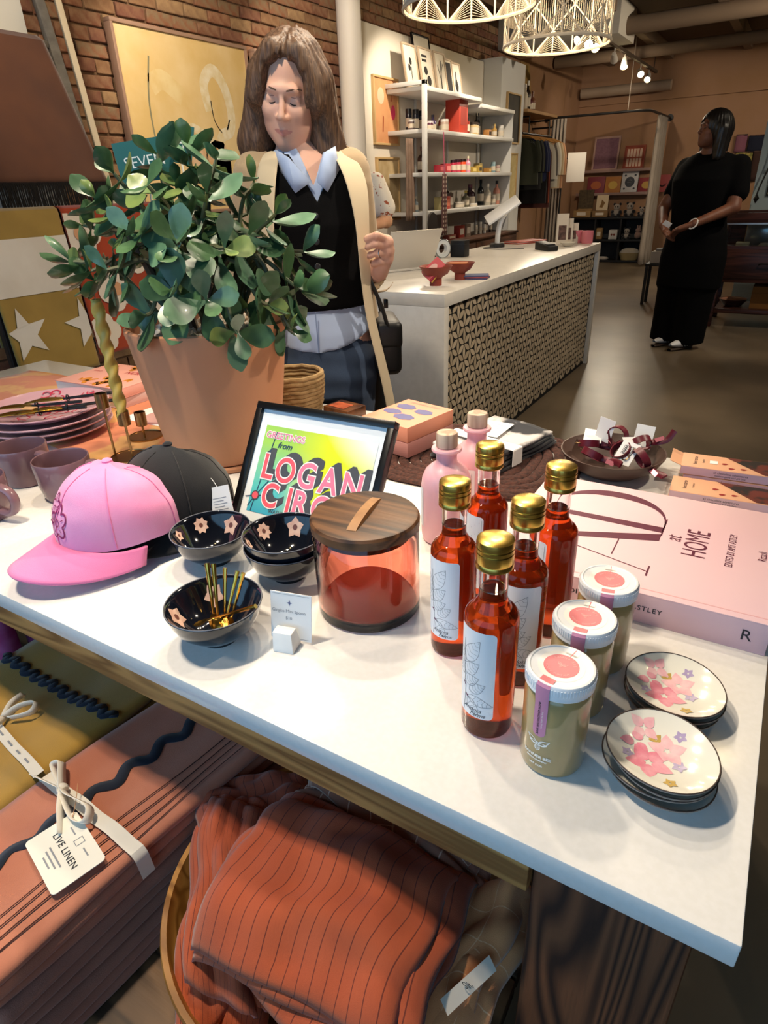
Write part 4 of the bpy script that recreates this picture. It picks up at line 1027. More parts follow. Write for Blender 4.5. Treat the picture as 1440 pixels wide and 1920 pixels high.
Rv = Vector((CY, SY, 0)); Fv = Vector((-SY, CY, 0)); Zv = Vector((0, 0, 1))
# growth points in the plant's own frame: across, towards the back, up (metres from the pot rim centre)
manual = [(-.30, 0, .17), (-.27, .04, .25), (-.24, -.04, .15), (-.22, .02, .31), (-.15, -.03, .36), (-.08, .06, .40), (.0, .02, .41), (.07, -.03, .38), (.13, .05, .33),
          (.18, -.02, .26), (.23, .02, .17), (.21, -.05, .10), (.16, -.12, .07), (-.17, -.12, .16), (-.09, -.15, .24), (0, -.17, .22), (.09, -.15, .20), (-.05, -.13, .33), (.06, -.11, .31), (-.16, -.07, .27),
          (.13, -.09, .22), (-.10, -.14, .06), (.05, -.20, .10), (.10, -.18, .02), (-.02, -.19, .12), (.17, -.05, .04), (-.27, .03, .12), (-.12, .02, .29), (.02, .10, .33),
          (.10, .08, .26), (-.10, .12, .25), (.17, .09, .18), (-.20, .10, .20), (.0, -.08, .26), (.05, -.05, .16), (-.07, -.06, .15), (.24, -.01, .08), (.12, .0, .12), (-.14, .0, .20), (-.03, .0, .33), (.07, .01, .22), (.20, -.08, .0)]
stems = [Vector((x, y, 0)) for x, y in ((-.035, .0), (.02, -.02), (.04, .02), (-.01, .03), (-.06, -.02))]
for k, s_ in enumerate(stems):
    hgt_ = .14+.02*k
    obj('trunk', MB().tube(smooth_path([s_, s_*1.5+Vector((0, 0, hgt_*.5)), s_*2.2+Vector((0, 0, hgt_))], 4), [.012-.0005*i for i in range(9)], 8), trunk_m, jade)
for k, (a, d_, u) in enumerate(manual):
    tip = Rv*(a*.88+.012)+Fv*d_*.95+Zv*(u*.80+.035)
    s_ = min(stems, key=lambda q: (q*2.2-Vector((tip.x, tip.y, 0))*.4).length); st0 = s_*1.6+Vector((0, 0, .05+.03*(k % 3)))
    mid = st0.lerp(tip, .5)+Vector((0, 0, .05 if u > .08 else .10)); pre = st0.lerp(tip, .86)+Vector((0, 0, .015))
    path = smooth_path([st0, mid, pre, tip], 4)
    obj('branch', MB().tube(path, [.0055-.0025*i/len(path) for i in range(len(path))], 6), stem_m, jade)
    ax = (tip-mid).normalized(); ax = (ax*.6+Zv*.55+Vector((tip.x, tip.y, 0)).normalized()*.35).normalized()
    npair = 3 if k % 3 else 4
    q0 = rr_.uniform(0, 3)
    e1 = ax.orthogonal().normalized(); e2 = ax.cross(e1)
    for i in range(npair):
        for sd in (0, 1):
            if nleaf >= 298: break
            an = q0+i*PI/2*1.03+sd*PI+rr_.uniform(-.25, .25)
            el = [1.75, 1.35, .95, .5][i if npair == 4 else i]+rr_.uniform(-.22, .22)
            out = e1*math.cos(an)+e2*math.sin(an)
            d = (ax*math.cos(el)+out*math.sin(el)).normalized(); d = (d+Vector((0, 0, rr_.uniform(-.22, .05)))).normalized()
            pos_ = tip-ax*.016*(npair-1-i)
            nrm = (ax-d*ax.dot(d)); nrm = nrm.normalized() if nrm.length > 1e-3 else d.orthogonal()
            xx = d.cross(nrm)
            M = Matrix((xx, d, nrm)).transposed().to_4x4()
            sc = rr_.uniform(1.1, 1.45)*(1.0 if i < npair-1 else .75)
            o = link('leaf', leafs[rr_.randint(0, 7)], jade, pos_, M.to_euler(), (sc, sc, sc)); nleaf += 1
# paper signs on white stakes pushed into the pot
teal = mat('teal_card', '#2c6a68', .7)
stk = mat('white_stake', '#e3dccf', .6)
for k, (foot, top_, lab, txt, wv, hv, ry) in enumerate(((on(316, 612, T+.275), (-.10, .11, .33), 'teal paper sign with white lettering on a stake in the plant', 'SEVEN', .115, .075, -.10),
                                              (on(398, 612, T+.275), (-.03, .12, .36), 'smaller teal paper sign on a stake among the top leaves', 'd', .05, .07, .25))):
    o = thing('stake_sign', lab, 'sign', foot)
    tp = Vector(base)+Rv*top_[0]+Fv*top_[1]+Zv*top_[2]-foot
    obj('stake', MB().tube([(0, 0, -.02), tuple(tp)], .0022, 6), stk, o)
    M = Matrix.Translation(tp) @ Matrix((Rv, Fv, Zv)).transposed().to_4x4() @ Matrix.Rotation(ry, 4, 'Y')
    cd_ = obj('card', MB().box((-wv/2, -.0008, -.02), (wv/2, .0008, hv-.02), 0, M), teal, o, smooth=False)
    tm = text_mb(txt, .030 if k == 0 else .04); M2 = M @ Matrix.Translation((0, -.0012, hv/2-.022)) @ Matrix.Rotation(PI/2, 4, 'X')
    obj('lettering', MB().add(tm.v, tm.f, 0, M2), white_ink, cd_, smooth=False)
# ================================================================ folded linens and the bowl below the table
def sheet(name, fn, nu, nv, m, parent, th=.004, off_=0.0, sub=0):
    o = obj(name, MB().grid(fn, nu, nv), m, parent, angle=80)
    md = o.modifiers.new('thick', 'SOLIDIFY'); md.thickness = th; md.offset = off_
    if sub: s_ = o.modifiers.new('round', 'SUBSURF'); s_.levels = s_.render_levels = sub
    return o
def linen(name, label, x0, x1, y0, y1, z0, h, m, seed, layers=3, rz=0.0):
    """a cloth folded into a flat bundle: rolled fold along one long side, open layers along the other"""
    o = thing(name, label, 'folded linen', ((x0+x1)/2, (y0+y1)/2, z0), rz)
    r_ = random.Random(seed); w = (x1-x0)/2; l = (y1-y0)/2; ph = r_.uniform(0, 6)
    sag = lambda u, v: .006*math.sin(3*u+ph)*math.sin(4*v+ph)+.003*math.sin(9*u+5*v+ph)
    lt_ = h/layers
    for k in range(layers):
        zb = lt_*k; ww = w*(1-.012*(layers-k)+r_.uniform(-.01, .01)); ll = l*(1+r_.uniform(-.012, .012))
        def fn(u, v, zb=zb, ww=ww, ll=ll, k=k):
            # u runs round the layer: bottom edge, rounded fold on the +x side, top
            hh = lt_*.46; c = zb+lt_/2
            if u < .40: x = -ww+(2*ww-hh)*u/.40; z = c-hh
            elif u < .60: a = -PI/2+PI*(u-.40)/.20; x = ww-hh+hh*math.cos(a)*1.1; z = c+hh*math.sin(a)
            else: x = ww-hh-(2*ww-hh)*(u-.60)/.40; z = c+hh
            edge = 1-.25*max(abs(v-.5)*2-.85, 0)/.15*.4
            return (x+.004*math.sin(7*v+k), -ll+2*ll*v, max(c+(z-c)*edge+sag(x/w, v)*(.4+.6*k/layers)*(1 if k else .3), .002))
        sheet('fold_layer', fn, 40, 26, m, o, .003)
    o['top'] = h
    kt = .4+.6*(layers-1)/layers
    return o, (lambda x, y: h-.04*lt_+.0015+sag(x/w, (y+l)/(2*l))*kt)
def rickrack(parent, pts_fn, n, m, amp=.006, wl=.045, wd=.016, L=.5):
    """wavy braid along a straight run: pts_fn(s) -> (x, y), z by surface"""
    mb = MB(); k = int(n)
    mb.ribbon([(s_*L/k, amp*math.sin(2*PI*(s_*L/k)/wl)) for s_ in range(k+1)], wd, pts_fn)
    o = obj('rickrack_trim', mb, m, parent); md = o.modifiers.new('thick', 'SOLIDIFY'); md.thickness = .0016; md.offset = 1
    return o
salmon = mat('linen_salmon', '#b06a50', .95, c2='#bd7a60', scale=9, sheen=.3, bump=.35, bscale=900)
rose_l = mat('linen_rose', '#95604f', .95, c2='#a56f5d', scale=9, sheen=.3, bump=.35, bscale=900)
mustard = mat('linen_mustard', '#b98d35', .95, c2='#a88440', scale=7, sheen=.3, bump=.35, bscale=900)
navyt = mat('navy_trim', '#141c2c', .9, sheen=.2); seam = mat('pleat_line', '#3a1812', .9)
cotton = mat('cotton_tape', '#e8e0d2', .85, sheen=.2)
SZ = SH+.001
# salmon stack: three bundles
RZ = math.radians(-7)
linen('folded_linen', 'lowest salmon folded linen of the stack beside the wooden bowl', -.835, -.585, .08, .62, SZ, .062, rose_l, 1, 3, RZ)
linen('folded_linen', 'middle salmon folded linen of the stack beside the wooden bowl', -.835, -.592, .085, .62, SZ+.064, .060, rose_l, 2, 3, RZ)
top, zf = linen('folded_linen', 'top salmon folded linen with navy rickrack, bow and swing tag', -.832, -.600, .08, .62, SZ+.126, .064, salmon, 3, 3, RZ)
zs = lambda x, y: zf(x, y)+.0022
rickrack(top, lambda s_, t_: (-.022+t_, -.265+s_, zs(-.022+t_, -.265+s_)), 150, navyt, .0075, .062, .017, .53)
for k in range(4):
    x = .052+.0145*k
    obj('pleat', MB().ribbon([(x+.002*math.sin(i*.4+k), -.264+.528*i/30) for i in range(31)], .0019, lambda a, b_: (a, b_, zs(a, b_)+.0006-max(a-.10, 0)*.2)), seam, top)
# cotton tape with bow
tp_ = obj('cotton_tape', MB().grid(lambda u, v: ((-.114+.220*u/.85) if u < .85 else .106+.016*math.sin(min((u-.85)/.05, 1)*PI/2), -.075+.020*v+.02*u, zs(min(-.114+.220*u/.85, .100), -.075)+.0036-(max(u-.87, 0)/.13)*.05), 60, 2), cotton, top)
def loopr(pts, w_):
    mb = MB(); pts = smooth_path(pts, 5)
    for i, p in enumerate(pts): mb.v += [tuple(p+Vector((0, -w_/2*.5, w_/2*.85))), tuple(p+Vector((0, w_/2*.5, -w_/2*.85)))]
    mb.f = [(2*i, 2*i+1, 2*i+3, 2*i+2) for i in range(len(pts)-1)]; mb.m = [0]*len(mb.f)
    q = obj('bow_loop', mb, cotton, top); md = q.modifiers.new('thick', 'SOLIDIFY'); md.thickness = .0012
zt_ = .064+.014
kx, ky = -.060, -.062
loopr([(kx, ky, zt_), (kx+.03, ky-.004, zt_+.012), (kx+.075, ky+.004, zt_+.014), (kx+.088, ky-.010, zt_+.006), (kx+.06, ky-.016, zt_), (kx, ky-.002, zt_)], .018)
loopr([(kx, ky, zt_), (kx-.02, ky+.012, zt_+.010), (kx-.04, ky+.022, zt_+.012), (kx-.05, ky+.012, zt_+.004), (kx-.02, ky+.004, zt_), (kx, ky, zt_)], .018)
loopr([(kx, ky, zt_), (kx-.03, ky-.010, zt_+.006), (kx-.065, ky-.014, zt_-.002)], .018)
loopr([(kx, ky, zt_), (kx+.03, ky-.018, zt_+.004), (kx+.072, ky-.040, zt_-.001)], .016)
obj('bow_knot', MB().lathe([(0, -.008), (.007, -.006), (.009, 0), (.007, .006), (0, .008)], 12, xf=Matrix.Translation((kx, ky, zt_)) @ Matrix.Rotation(PI/2, 4, 'Y')), cotton, top)
# swing tag
tgo = thing('swing_tag', 'white LIVE LINEN swing tag lying on the salmon linen', 'tag', (-.690, .235, SZ+.126+.074), rot=(0, math.radians(2), math.radians(-20)))
pts = []
for cx, cy, a0 in ((.046, -.030, -PI/2), (.046, .030, 0), (-.046, .030, PI/2), (-.046, -.030, PI)):
    pts += [(cx+.006*math.cos(a0+PI/2*i/5), cy+.006*math.sin(a0+PI/2*i/5)) for i in range(6)]
tgo.rotation_euler.z = math.radians(-14)
obj('card', MB().poly(pts, th=.0012), mat('tag_card', '#eee9dc', .8), tgo, smooth=False)
text('lettering', 'LIVE LINEN', .0130, ink, tgo, (0, .0, .0016), spacing=1.1, bold=.00015)
for y, wdt in ((-.013, .040), (-.019, .034), (-.025, .022)): obj('small_print', MB().ribbon([(-wdt/2, y), (wdt/2, y)], .0022, lambda a, b_: (a, b_, .0015)), grey_ink, tgo, smooth=False)
obj('logo', MB().ribbon([(-.005, .014), (.005, .014), (.005, .026), (-.005, .026)], .0015, lambda a, b_: (a, b_, .0015), closed=True), grey_ink, tgo, smooth=False)
for x in (-.022, .022): obj('small_print', MB().ribbon([(x-.008, .020), (x+.008, .020)], .002, lambda a, b_: (a, b_, .0015)), grey_ink, tgo, smooth=False)
obj('string', MB().tube(smooth_path([(-.044, .028, .002), (-.058, .040, .010), (-.085, .055, .014)], 5), .0006, 5), mat('twine', '#c99c74', .9), tgo)
obj('eyelet', MB().poly(circ(.0022, 10, -.043, .027), lambda a, b_: (a, b_, .0017)), ink, tgo, smooth=False)
# mustard linen
linen('folded_linen', 'lower mustard folded linen left of the salmon stack', -1.21, -.862, .10, .57, SZ, .085, mustard, 5)
my, zm = linen('folded_linen', 'mustard yellow folded linen with navy rickrack edge and cotton bow', -1.21, -.866, .10, .565, SZ+.088, .085, mustard, 6)
zs2 = lambda x, y: zm(x, y)+.0022
rickrack(my, lambda s_, t_: (-.172+s_, .112+t_, zs2(-.172+s_, .112+t_)), 100, navyt, .007, .030, .016, .345)
obj('cotton_tape', MB().grid(lambda u, v: (-.17+.34*u, .012+.018*v-.05*u, zs2(-.17+.34*u, .0)+.002), 40, 2), cotton, my)
tpm = MB()
for k in range(9): tpm.ribbon([(-.15+.034*k, .0175-.005*k), (-.135+.034*k, .0152-.005*k)], .003, lambda a, b_: (a, b_, zs2(a, b_)+.0036))
obj('tape_print', tpm, grey_ink, my, smooth=False)
top = my; zt_ = .085+.012; kx, ky = .005, .012
loopr([(kx, ky, zt_), (kx+.01, ky+.025, zt_+.010), (kx+.03, ky+.045, zt_+.012), (kx+.035, ky+.03, zt_+.004), (kx+.01, ky+.005, zt_)], .016)
loopr([(kx, ky, zt_), (kx-.012, ky+.025, zt_+.008), (kx-.018, ky+.05, zt_+.006)], .016)
loopr([(kx, ky, zt_), (kx+.01, ky-.02, zt_+.006), (kx+.0, ky-.045, zt_)], .016)
# glossy pink packets at the far left of the bench
ppk = [mat('packet_pink', '#b03068', .25, c2='#d070a8', scale=12), mat('packet_purple', '#8a3a72', .25, c2='#c78ac0', scale=12)]
for k, (x, y, lab) in enumerate(((-1.40, .52, 'shiny pink wrapped packet under the left of the table'), (-1.35, .60, 'shiny purple wrapped packet beside the pink one'))):
    o = thing('wrapped_packet', lab, 'packet', (x, y, SZ), .3*k)
    obj('wrapper', MB().grid(lambda u, v: (.05*math.cos(2*PI*u)*(1-abs(2*v-1)**6)**.5*1.0, .035*math.sin(2*PI*u)*(1-abs(2*v-1)**6)**.5, .24*v+.004*math.sin(9*u*2*PI+k)), 24, 14), ppk[k], o, weld=True)
    obj('twist_end', MB().lathe([(.008, .238), (.012, .25), (.03, .268), (.028, .27), (0, .25)], 14), ppk[k], o)

# ================================================================ wooden bowl with tea towels
olive = wood('olive_wood', '#b98340', '#8a5a24', 0, 2.2, .4, 5, .1)
BC = Vector((-.372, .400, SH))
wb = thing('wooden_bowl', 'large round wooden bowl heaped with orange towels', 'bowl', (BC.x, BC.y, SZ))
obj('bowl_body', MB().lathe([(0, 0), (.10, 0), (.115, .004), (.175, .055), (.212, .115), (.219, .142), (.217, .147), (.210, .146), (.200, .118), (.164, .062), (.10, .018), (0, .016)], 72), olive, wb)
rust = striped('rust_towel', '#b4542f', '#6d2c1c', 16, .07, 'X', c2='#a94d2c', wob=.12); rust2 = striped('rust_towel_dark', '#9c4a30', '#5d2a20', 12, .07, 'X', c2='#8f4029', wob=.1)
peach_t = striped('peach_towel', '#da9662', '#e6b48a', 4, .025, 'Y', c2='#d08a58', wob=.05, freq2=3); check = striped('check_towel', '#a8745e', '#d8b8a4', 7, .05, 'X', c2='#9a6a58', wob=.02, freq2=6)
def rot2(x, y, a): return (x*math.cos(a)-y*math.sin(a), x*math.sin(a)+y*math.cos(a))
def towel(label, c, a, w, l, m, seed, layers, dome, curl=.02, name='tea_towel', zbase=0.0):
    """folded towel lying over the bowl: layered sheets following a dome, with edges dropping"""
    o = thing(name, label, 'towel', c, a)
    r_ = random.Random(seed); ph = r_.uniform(0, 6)
    for k in range(layers):
        ox, oy = r_.uniform(-.012, .012)*(k > 0), r_.uniform(-.012, .012)*(k > 0); sk = r_.uniform(-.06, .06)
        ww = w*(1-.06*k); ll = l*(1-.04*k)
        def fn(u, v, k=k, ox=ox, oy=oy, sk=sk, ww=ww, ll=ll):
            x, y = (u-.5)*ww+ox, (v-.5)*ll+oy+sk*(u-.5)
            e = max(abs(u-.5)*2-.86, 0)/.14; e2 = max(abs(v-.5)*2-.90, 0)/.10
            z = dome(x, y)+.0105*k-.008*(e*e+e2*e2)*.9
            z += .0055*math.sin(8*u+5*v+ph)+.0035*math.sin(17*v-6*u+ph)+.003*math.sin(23*u+ph)*math.sin(9*v)
            return (x+.004*math.sin(11*v+k), y+.004*math.sin(9*u+k), z)
        sheet('fold_layer', fn, 44, 44, m, o, .0055, 1.0)
    return o
dm = lambda cx, cy, rx, ry, h: (lambda x, y: h*max(1-((x-cx)/rx)**2-((y-cy)/ry)**2, -1.6))
Z0 = SZ+.135
towel('rust striped tea towel folded on top of the heap in the bowl', (-.318, .345, Z0+.040), math.radians(3), .300, .215, rust, 2, 3, lambda x, y: .045*max(1-(x/.26)**2, -1)+.018-.55*max(-y-.03, 0)-.25*max(y-.06, 0))
towel('rust striped tea towel folded along the near left rim of the bowl', (-.478, .325, Z0+.012), math.radians(38), .095, .270, rust, 4, 4, lambda x, y: .012-.9*max(-y-.04, 0)*.5-.5*max(-x-.03, 0))
towel('dark rust tea towel at the back of the bowl under the table', (-.520, .445, Z0+.004), math.radians(35), .17, .09, rust2, 6, 2, dm(0, 0, .25, .2, .03))
towel('pinkish checked tea towel at the back of the bowl', (-.315, .505, Z0+.040), math.radians(-2), .29, .075, check, 8, 3, dm(0, 0, .25, .2, .03))
tl = towel('peach tea towel hanging over the near right rim of the bowl', (-.158, .405, Z0+.022), math.radians(-8), .085, .19, peach_t, 9, 2, lambda x, y: .030-1.2*max(x-.01, 0)-.7*max(-y-.02, 0))
lb_ = MB().grid(lambda u, v: (.018*(u-.5), .075*(v-.5), .0), 2, 6)
lo_ = obj('care_label', lb_, cotton, tl, (.022, -.035, .036), (0, math.radians(45), math.radians(-15)))
text('lettering', 'SIRIU', .012, ink, tl, (.0232, -.035, .037), (0, math.radians(45), math.radians(75)))
# ================================================================ people: bodies from smooth distance fields
def surf(f, lo, hi, h):
    """surface of f<0 inside a box, as vertices and quads (surface nets)"""
    n = [int(math.ceil((hi[i]-lo[i])/h))+1 for i in range(3)]
    ax = [lo[i]+h*np.arange(n[i]) for i in range(3)]
    X, Y, Z = np.meshgrid(*ax, indexing='ij'); V = f(X, Y, Z).astype(np.float32)
    V[0], V[-1] = abs(V[0])+1e-4, abs(V[-1])+1e-4; V[:, 0], V[:, -1] = abs(V[:, 0])+1e-4, abs(V[:, -1])+1e-4; V[:, :, 0], V[:, :, -1] = abs(V[:, :, 0])+1e-4, abs(V[:, :, -1])+1e-4
    S = V < 0
    c = [(i, j, k) for i in (0, 1) for j in (0, 1) for k in (0, 1)]
    def sub(A, o): return A[o[0]:n[0]-1+o[0], o[1]:n[1]-1+o[1], o[2]:n[2]-1+o[2]]
    cnt = sum(sub(S, o).astype(np.int8) for o in c); act = (cnt > 0) & (cnt < 8)
    acc = np.zeros(act.shape+(3,), np.float32); num = np.zeros(act.shape, np.float32)
    for a in c:
        for d in range(3):
            if a[d]: continue
            b_ = list(a); b_[d] = 1
            va, vb = sub(V, a), sub(V, b_); m = (va < 0) != (vb < 0)
            t = np.where(m, va/np.where(m, va-vb, 1), 0)
            for q in range(3): acc[..., q] += np.where(m, a[q]+(t if q == d else 0), 0)
            num += m
    idx = -np.ones(act.shape, np.int64); w = np.argwhere(act); idx[act] = np.arange(len(w))
    P_ = w+acc[act]/num[act][:, None]; P_ = np.array(lo)+h*P_
    F = []
    for d in range(3):
        e, g = (d+1) % 3, (d+2) % 3
        s0 = [slice(None)]*3; s1 = [slice(None)]*3; s0[d] = slice(0, -1); s1[d] = slice(1, None)
        A, B_ = S[tuple(s0)], S[tuple(s1)]; x = np.argwhere(A != B_)
        x = x[(x[:, e] > 0) & (x[:, g] > 0) & (x[:, e] < n[e]-1) & (x[:, g] < n[g]-1)]
        q = []
        for de, dg in ((0, 0), (1, 0), (1, 1), (0, 1)):
            y = x.copy(); y[:, e] -= 1-de; y[:, g] -= 1-dg; q.append(idx[y[:, 0], y[:, 1], y[:, 2]])
        q = np.stack(q, 1); flip = ~A[x[:, 0], x[:, 1], x[:, 2]]; q[flip] = q[flip][:, ::-1]; F.append(q)
    return P_, np.concatenate(F)
def cone(a, b_, ra, rb):
    a = np.array(a, float); b_ = np.array(b_, float); d = b_-a; L2 = (d@d) or 1
    def f(X, Y, Z):
        px, py, pz = X-a[0], Y-a[1], Z-a[2]; t = np.clip((px*d[0]+py*d[1]+pz*d[2])/L2, 0, 1)
        return np.sqrt((px-t*d[0])**2+(py-t*d[1])**2+(pz-t*d[2])**2)-(ra+(rb-ra)*t)
    return f
def ell(c, r):
    def f(X, Y, Z):
        k = np.sqrt(((X-c[0])/r[0])**2+((Y-c[1])/r[1])**2+((Z-c[2])/r[2])**2); return (k-1)*min(r)
    return f
def prof(zs_, cx, cy, rx, ry, p=2.0):
    """upright body of elliptic sections given at heights"""
    def f(X, Y, Z):
        i = lambda a: np.interp(Z, zs_, a)
        rx_, ry_ = i(rx), i(ry); k = (np.abs((X-i(cx))/rx_)**p+np.abs((Y-i(cy))/ry_)**p)**(1/p)
        return np.maximum((k-1)*np.minimum(rx_, ry_), np.maximum(zs_[0]-Z, Z-zs_[-1]))
    return f
def smin(a, b_, k): h = np.clip(.5+.5*(b_-a)/k, 0, 1); return b_+(a-b_)*h-k*h*(1-h)
def join(fs, k=.02):
    def f(X, Y, Z):
        d = fs[0](X, Y, Z)
        for q in fs[1:]: d = smin(d, q(X, Y, Z), k)
        return d
    return f
def within(f, c, R3):
    """evaluate f in a turned frame at c (R3: frame -> world)"""
    M = np.array(R3)
    def g(X, Y, Z):
        x, y, z = X-c[0], Y-c[1], Z-c[2]
        return f(M[0, 0]*x+M[1, 0]*y+M[2, 0]*z, M[0, 1]*x+M[1, 1]*y+M[2, 1]*z, M[0, 2]*x+M[1, 2]*y+M[2, 2]*z)
    return g
def sdf_obj(name, parts, mats, parent, loc=(0, 0, 0), rot=(0, 0, 0), pick=None, sub=0):
    mb = MB()
    for f, lo, hi, h in parts:
        P_, F = surf(f, lo, hi, h); k = len(mb.v); mb.v += [tuple(p) for p in P_]; mb.f += [tuple(int(i)+k for i in q) for q in F]
    mb.m = [0]*len(mb.f)
    if pick:
        Vv = np.array(mb.v); Ff = np.array(mb.f); cen = Vv[Ff].mean(1); mb.m = [int(i) for i in pick(cen)]
    return obj(name, mb, mats, parent, loc, rot, angle=180)
def head_field(face=1.0, lids=True):
    """a woman's head looking along -y, centre at eye height"""
    base_ = join([ell((0, .018, .035), (.073, .092, .084)), ell((0, -.022, -.03), (.062, .064, .080)), ell((0, -.018, -.064), (.054, .056, .044)), cone((0, -.060, -.098), (0, -.058, -.096), .019, .019)], .03)
    add = [cone((-.034, -.060, -.022), (-.040, -.050, -.020), .021, .02), cone((.034, -.060, -.022), (.040, -.050, -.020), .021, .02), cone((-.028, -.077, .026), (.028, -.077, .026), .0105, .0105)]
    nose = [cone((0, -.084, .010), (0, -.1035, -.026), .0062, .0085), ell((-.0095, -.092, -.030), (.0075, .009, .0065)), ell((.0095, -.092, -.030), (.0075, .009, .0065))]
    lips = [cone((-.022, -.076, -.0625), (0, -.0865, -.0620), .003, .0048), cone((.022, -.076, -.0625), (0, -.0865, -.0620), .003, .0048), cone((-.019, -.077, -.0650), (0, -.0850, -.0700), .003, .0056), cone((.019, -.077, -.0650), (0, -.0850, -.0700), .003, .0056)]
    ears = [ell((-.074, .012, -.012), (.010, .018, .030)), ell((.074, .012, -.012), (.010, .018, .030))]
    def f(X, Y, Z):
        d = base_(X, Y, Z)
        for q in add: d = smin(d, q(X, Y, Z), .018)
        for sx_ in (-1, 1):
            s_ = ell((sx_*.031, -.094, .006), (.021, .016, .0125))(X, Y, Z); d = -smin(-d, s_, .014)
        for sx_ in (-1, 1): d = smin(d, ell((sx_*.0305, -.0665, .003), (.0155, .0135, .0125))(X, Y, Z), .003)
        for q in nose: d = smin(d, q(X, Y, Z), .007)
        for q in lips: d = smin(d, q(X, Y, Z), .004)
        for q in ears: d = smin(d, q(X, Y, Z), .008)
        gz = np.exp(-((Z+.0660-.10*np.abs(X))/.0016)**2)*np.exp(-(X/.018)**4)*(Y < -.07)*.0022
        return d+gz
    return f
def face_parts(parent, M, brow_m, lash_m, lip_m=None, open_eye=False, sep=1.0):
    """brows and lash lines laid on the face"""
    for sx_ in (-1, 1):
        pts = [(sx_*(.013+.034*t), -.0895+.022*t*t, .0270+.0065*math.sin(PI*t*.75)-.0045*t) for t in [i/8 for i in range(9)]]
        obj('eyebrow', MB().tube(pts, [.0016+.0016*math.sin(PI*min(i/8+.15, 1)) for i in range(9)], 6, 0, M, flat=.6), brow_m, parent)
        pts = [(sx_*(.017+.027*t), -.0808+.006*abs(t-.45)**1.3*2+.007*t*t, -.0005-.0040*math.sin(PI*t)) for t in [i/8 for i in range(9)]]
        if open_eye:
            obj('eye', MB().lathe([(0, -.0052), (.004, -.0035), (.0052, 0), (.004, .0035), (0, .0052)], 12, 0, M @ Matrix.Translation((sx_*.0305, -.0795, .004)) @ Matrix.Diagonal((1.9, .5, 1, 1))), lash_m[1], parent)
        if not open_eye: obj('eyelid_crease', MB().tube([(x*1.0, y+.001, z+.0135+.002*math.sin(PI*i/8)) for i, (x, y, z) in enumerate(pts)], .0008, 5, 0, M), mat('lid_shade', '#b07a66' if not open_eye else '#50301f', .6), parent)
        obj('eyelash', MB().tube(pts, .0016, 5, 0, M), lash_m[0], parent)

def skin(name, c, c2): return mat(name, c, .5, c2=c2, scale=14, sss=.12)
# ---------------------------------------------------------------- shopper behind the table
W1 = Vector((-1.190, 1.550, 0)); A1 = math.radians(37)
sk1 = skin('skin_fair', '#e0b19b', '#d7a48d'); lip1 = mat('lips_rose', '#bd8076', .45)
HC = (-.014, -.012, 1.528)
HR = Euler((math.radians(19), math.radians(8), math.radians(-12)), 'XYZ').to_matrix()
headf = within(head_field(), HC, HR)
torso = prof([.80, .92, 1.03, 1.12, 1.22, 1.32, 1.38, 1.41], [.005, .005, .008, .01, .012, .012, .010, .005], [0, .005, 0, -.005, -.01, 0, .01, .015], [.15, .158, .13, .128, .145, .150, .115, .06], [.10, .105, .088, .09, .100, .085, .062, .05])
neckf = cone((-.002, .022, 1.34), (-.018, .008, 1.47), .048, .046)
legsf = join([cone((-.078, 0, .86), (-.085, -.01, .48), .085, .055), cone((-.085, -.01, .48), (-.085, .02, .08), .054, .038), cone((-.085, .02, .06), (-.09, -.11, .03), .036, .026),
              cone((.082, 0, .86), (.088, -.01, .48), .085, .055), cone((.088, -.01, .48), (.088, .02, .08), .054, .038), cone((.088, .02, .06), (.095, -.11, .03), .036, .026)], .02)
SL, EL, WL = (.130, .012, 1.352), (.158, .070, 1.095), (.188, -.098, 1.092)
SR_, ER_, WR_ = (-.135, .012, 1.352), (-.18, .04, 1.09), (-.165, -.05, .87)
armsf = join([cone(SL, EL, .046, .038), cone(EL, WL, .036, .025), cone(SR_, ER_, .046, .038), cone(ER_, WR_, .036, .025)], .015)
def fist(W, K, fd, bd, stack, r=.0092):
    """closed hand: wrist W, knuckle centre K, finger direction fd, curl-back direction bd, stack = index side"""
    W, K, fd, bd, st = (np.array(q, float) for q in (W, K, fd, bd, stack)); fd /= np.linalg.norm(fd); bd /= np.linalg.norm(bd); st /= np.linalg.norm(st)
    fs = [cone(W, K+st*.022, .023, .017), cone(W, K-st*.022, .021, .015), cone(W, K, .024, .019)]
    for i, (o_, l1, l2) in enumerate(((.030, .036, .030), (.0105, .040, .032), (-.0095, .037, .030), (-.028, .030, .024))):
        k0 = K+st*o_; k1 = k0+fd*l1+st*.004*(1-i); k2 = k1+(bd*.75+fd*.45)*l2; k3 = k2+bd*.014
        fs += [cone(k0, k1, r*1.08, r), cone(k1, k2, r, r*.88), cone(k2, k3, r*.88, r*.75)]
    t0 = W*.35+K*.65+st*.020+bd*.012; t1 = t0+st*.026+fd*.022+bd*.004; t2 = t1+fd*.030+st*.002
    fs += [cone(t0, t1, .0125, .0105), cone(t1, t2, .0105, .0085)]
    return join(fs, .0055)
handL = fist((.192, -.105, 1.100), (.212, -.150, 1.155), (-.80, -.50, .22), (-.25, .85, -.35), (-.05, -.35, .93))
bodyf = join([torso, neckf, legsf, armsf], .03)
def pick1(c):
    r = (np.array(c)-np.array(HC)) @ np.array(HR)
    lip = (np.abs(r[:, 0]) < .0235) & (r[:, 1] < -.070) & (r[:, 2] < -.0580-.10*np.abs(r[:, 0])) & (r[:, 2] > -.0750+.45*np.abs(r[:, 0]))
    return lip*1
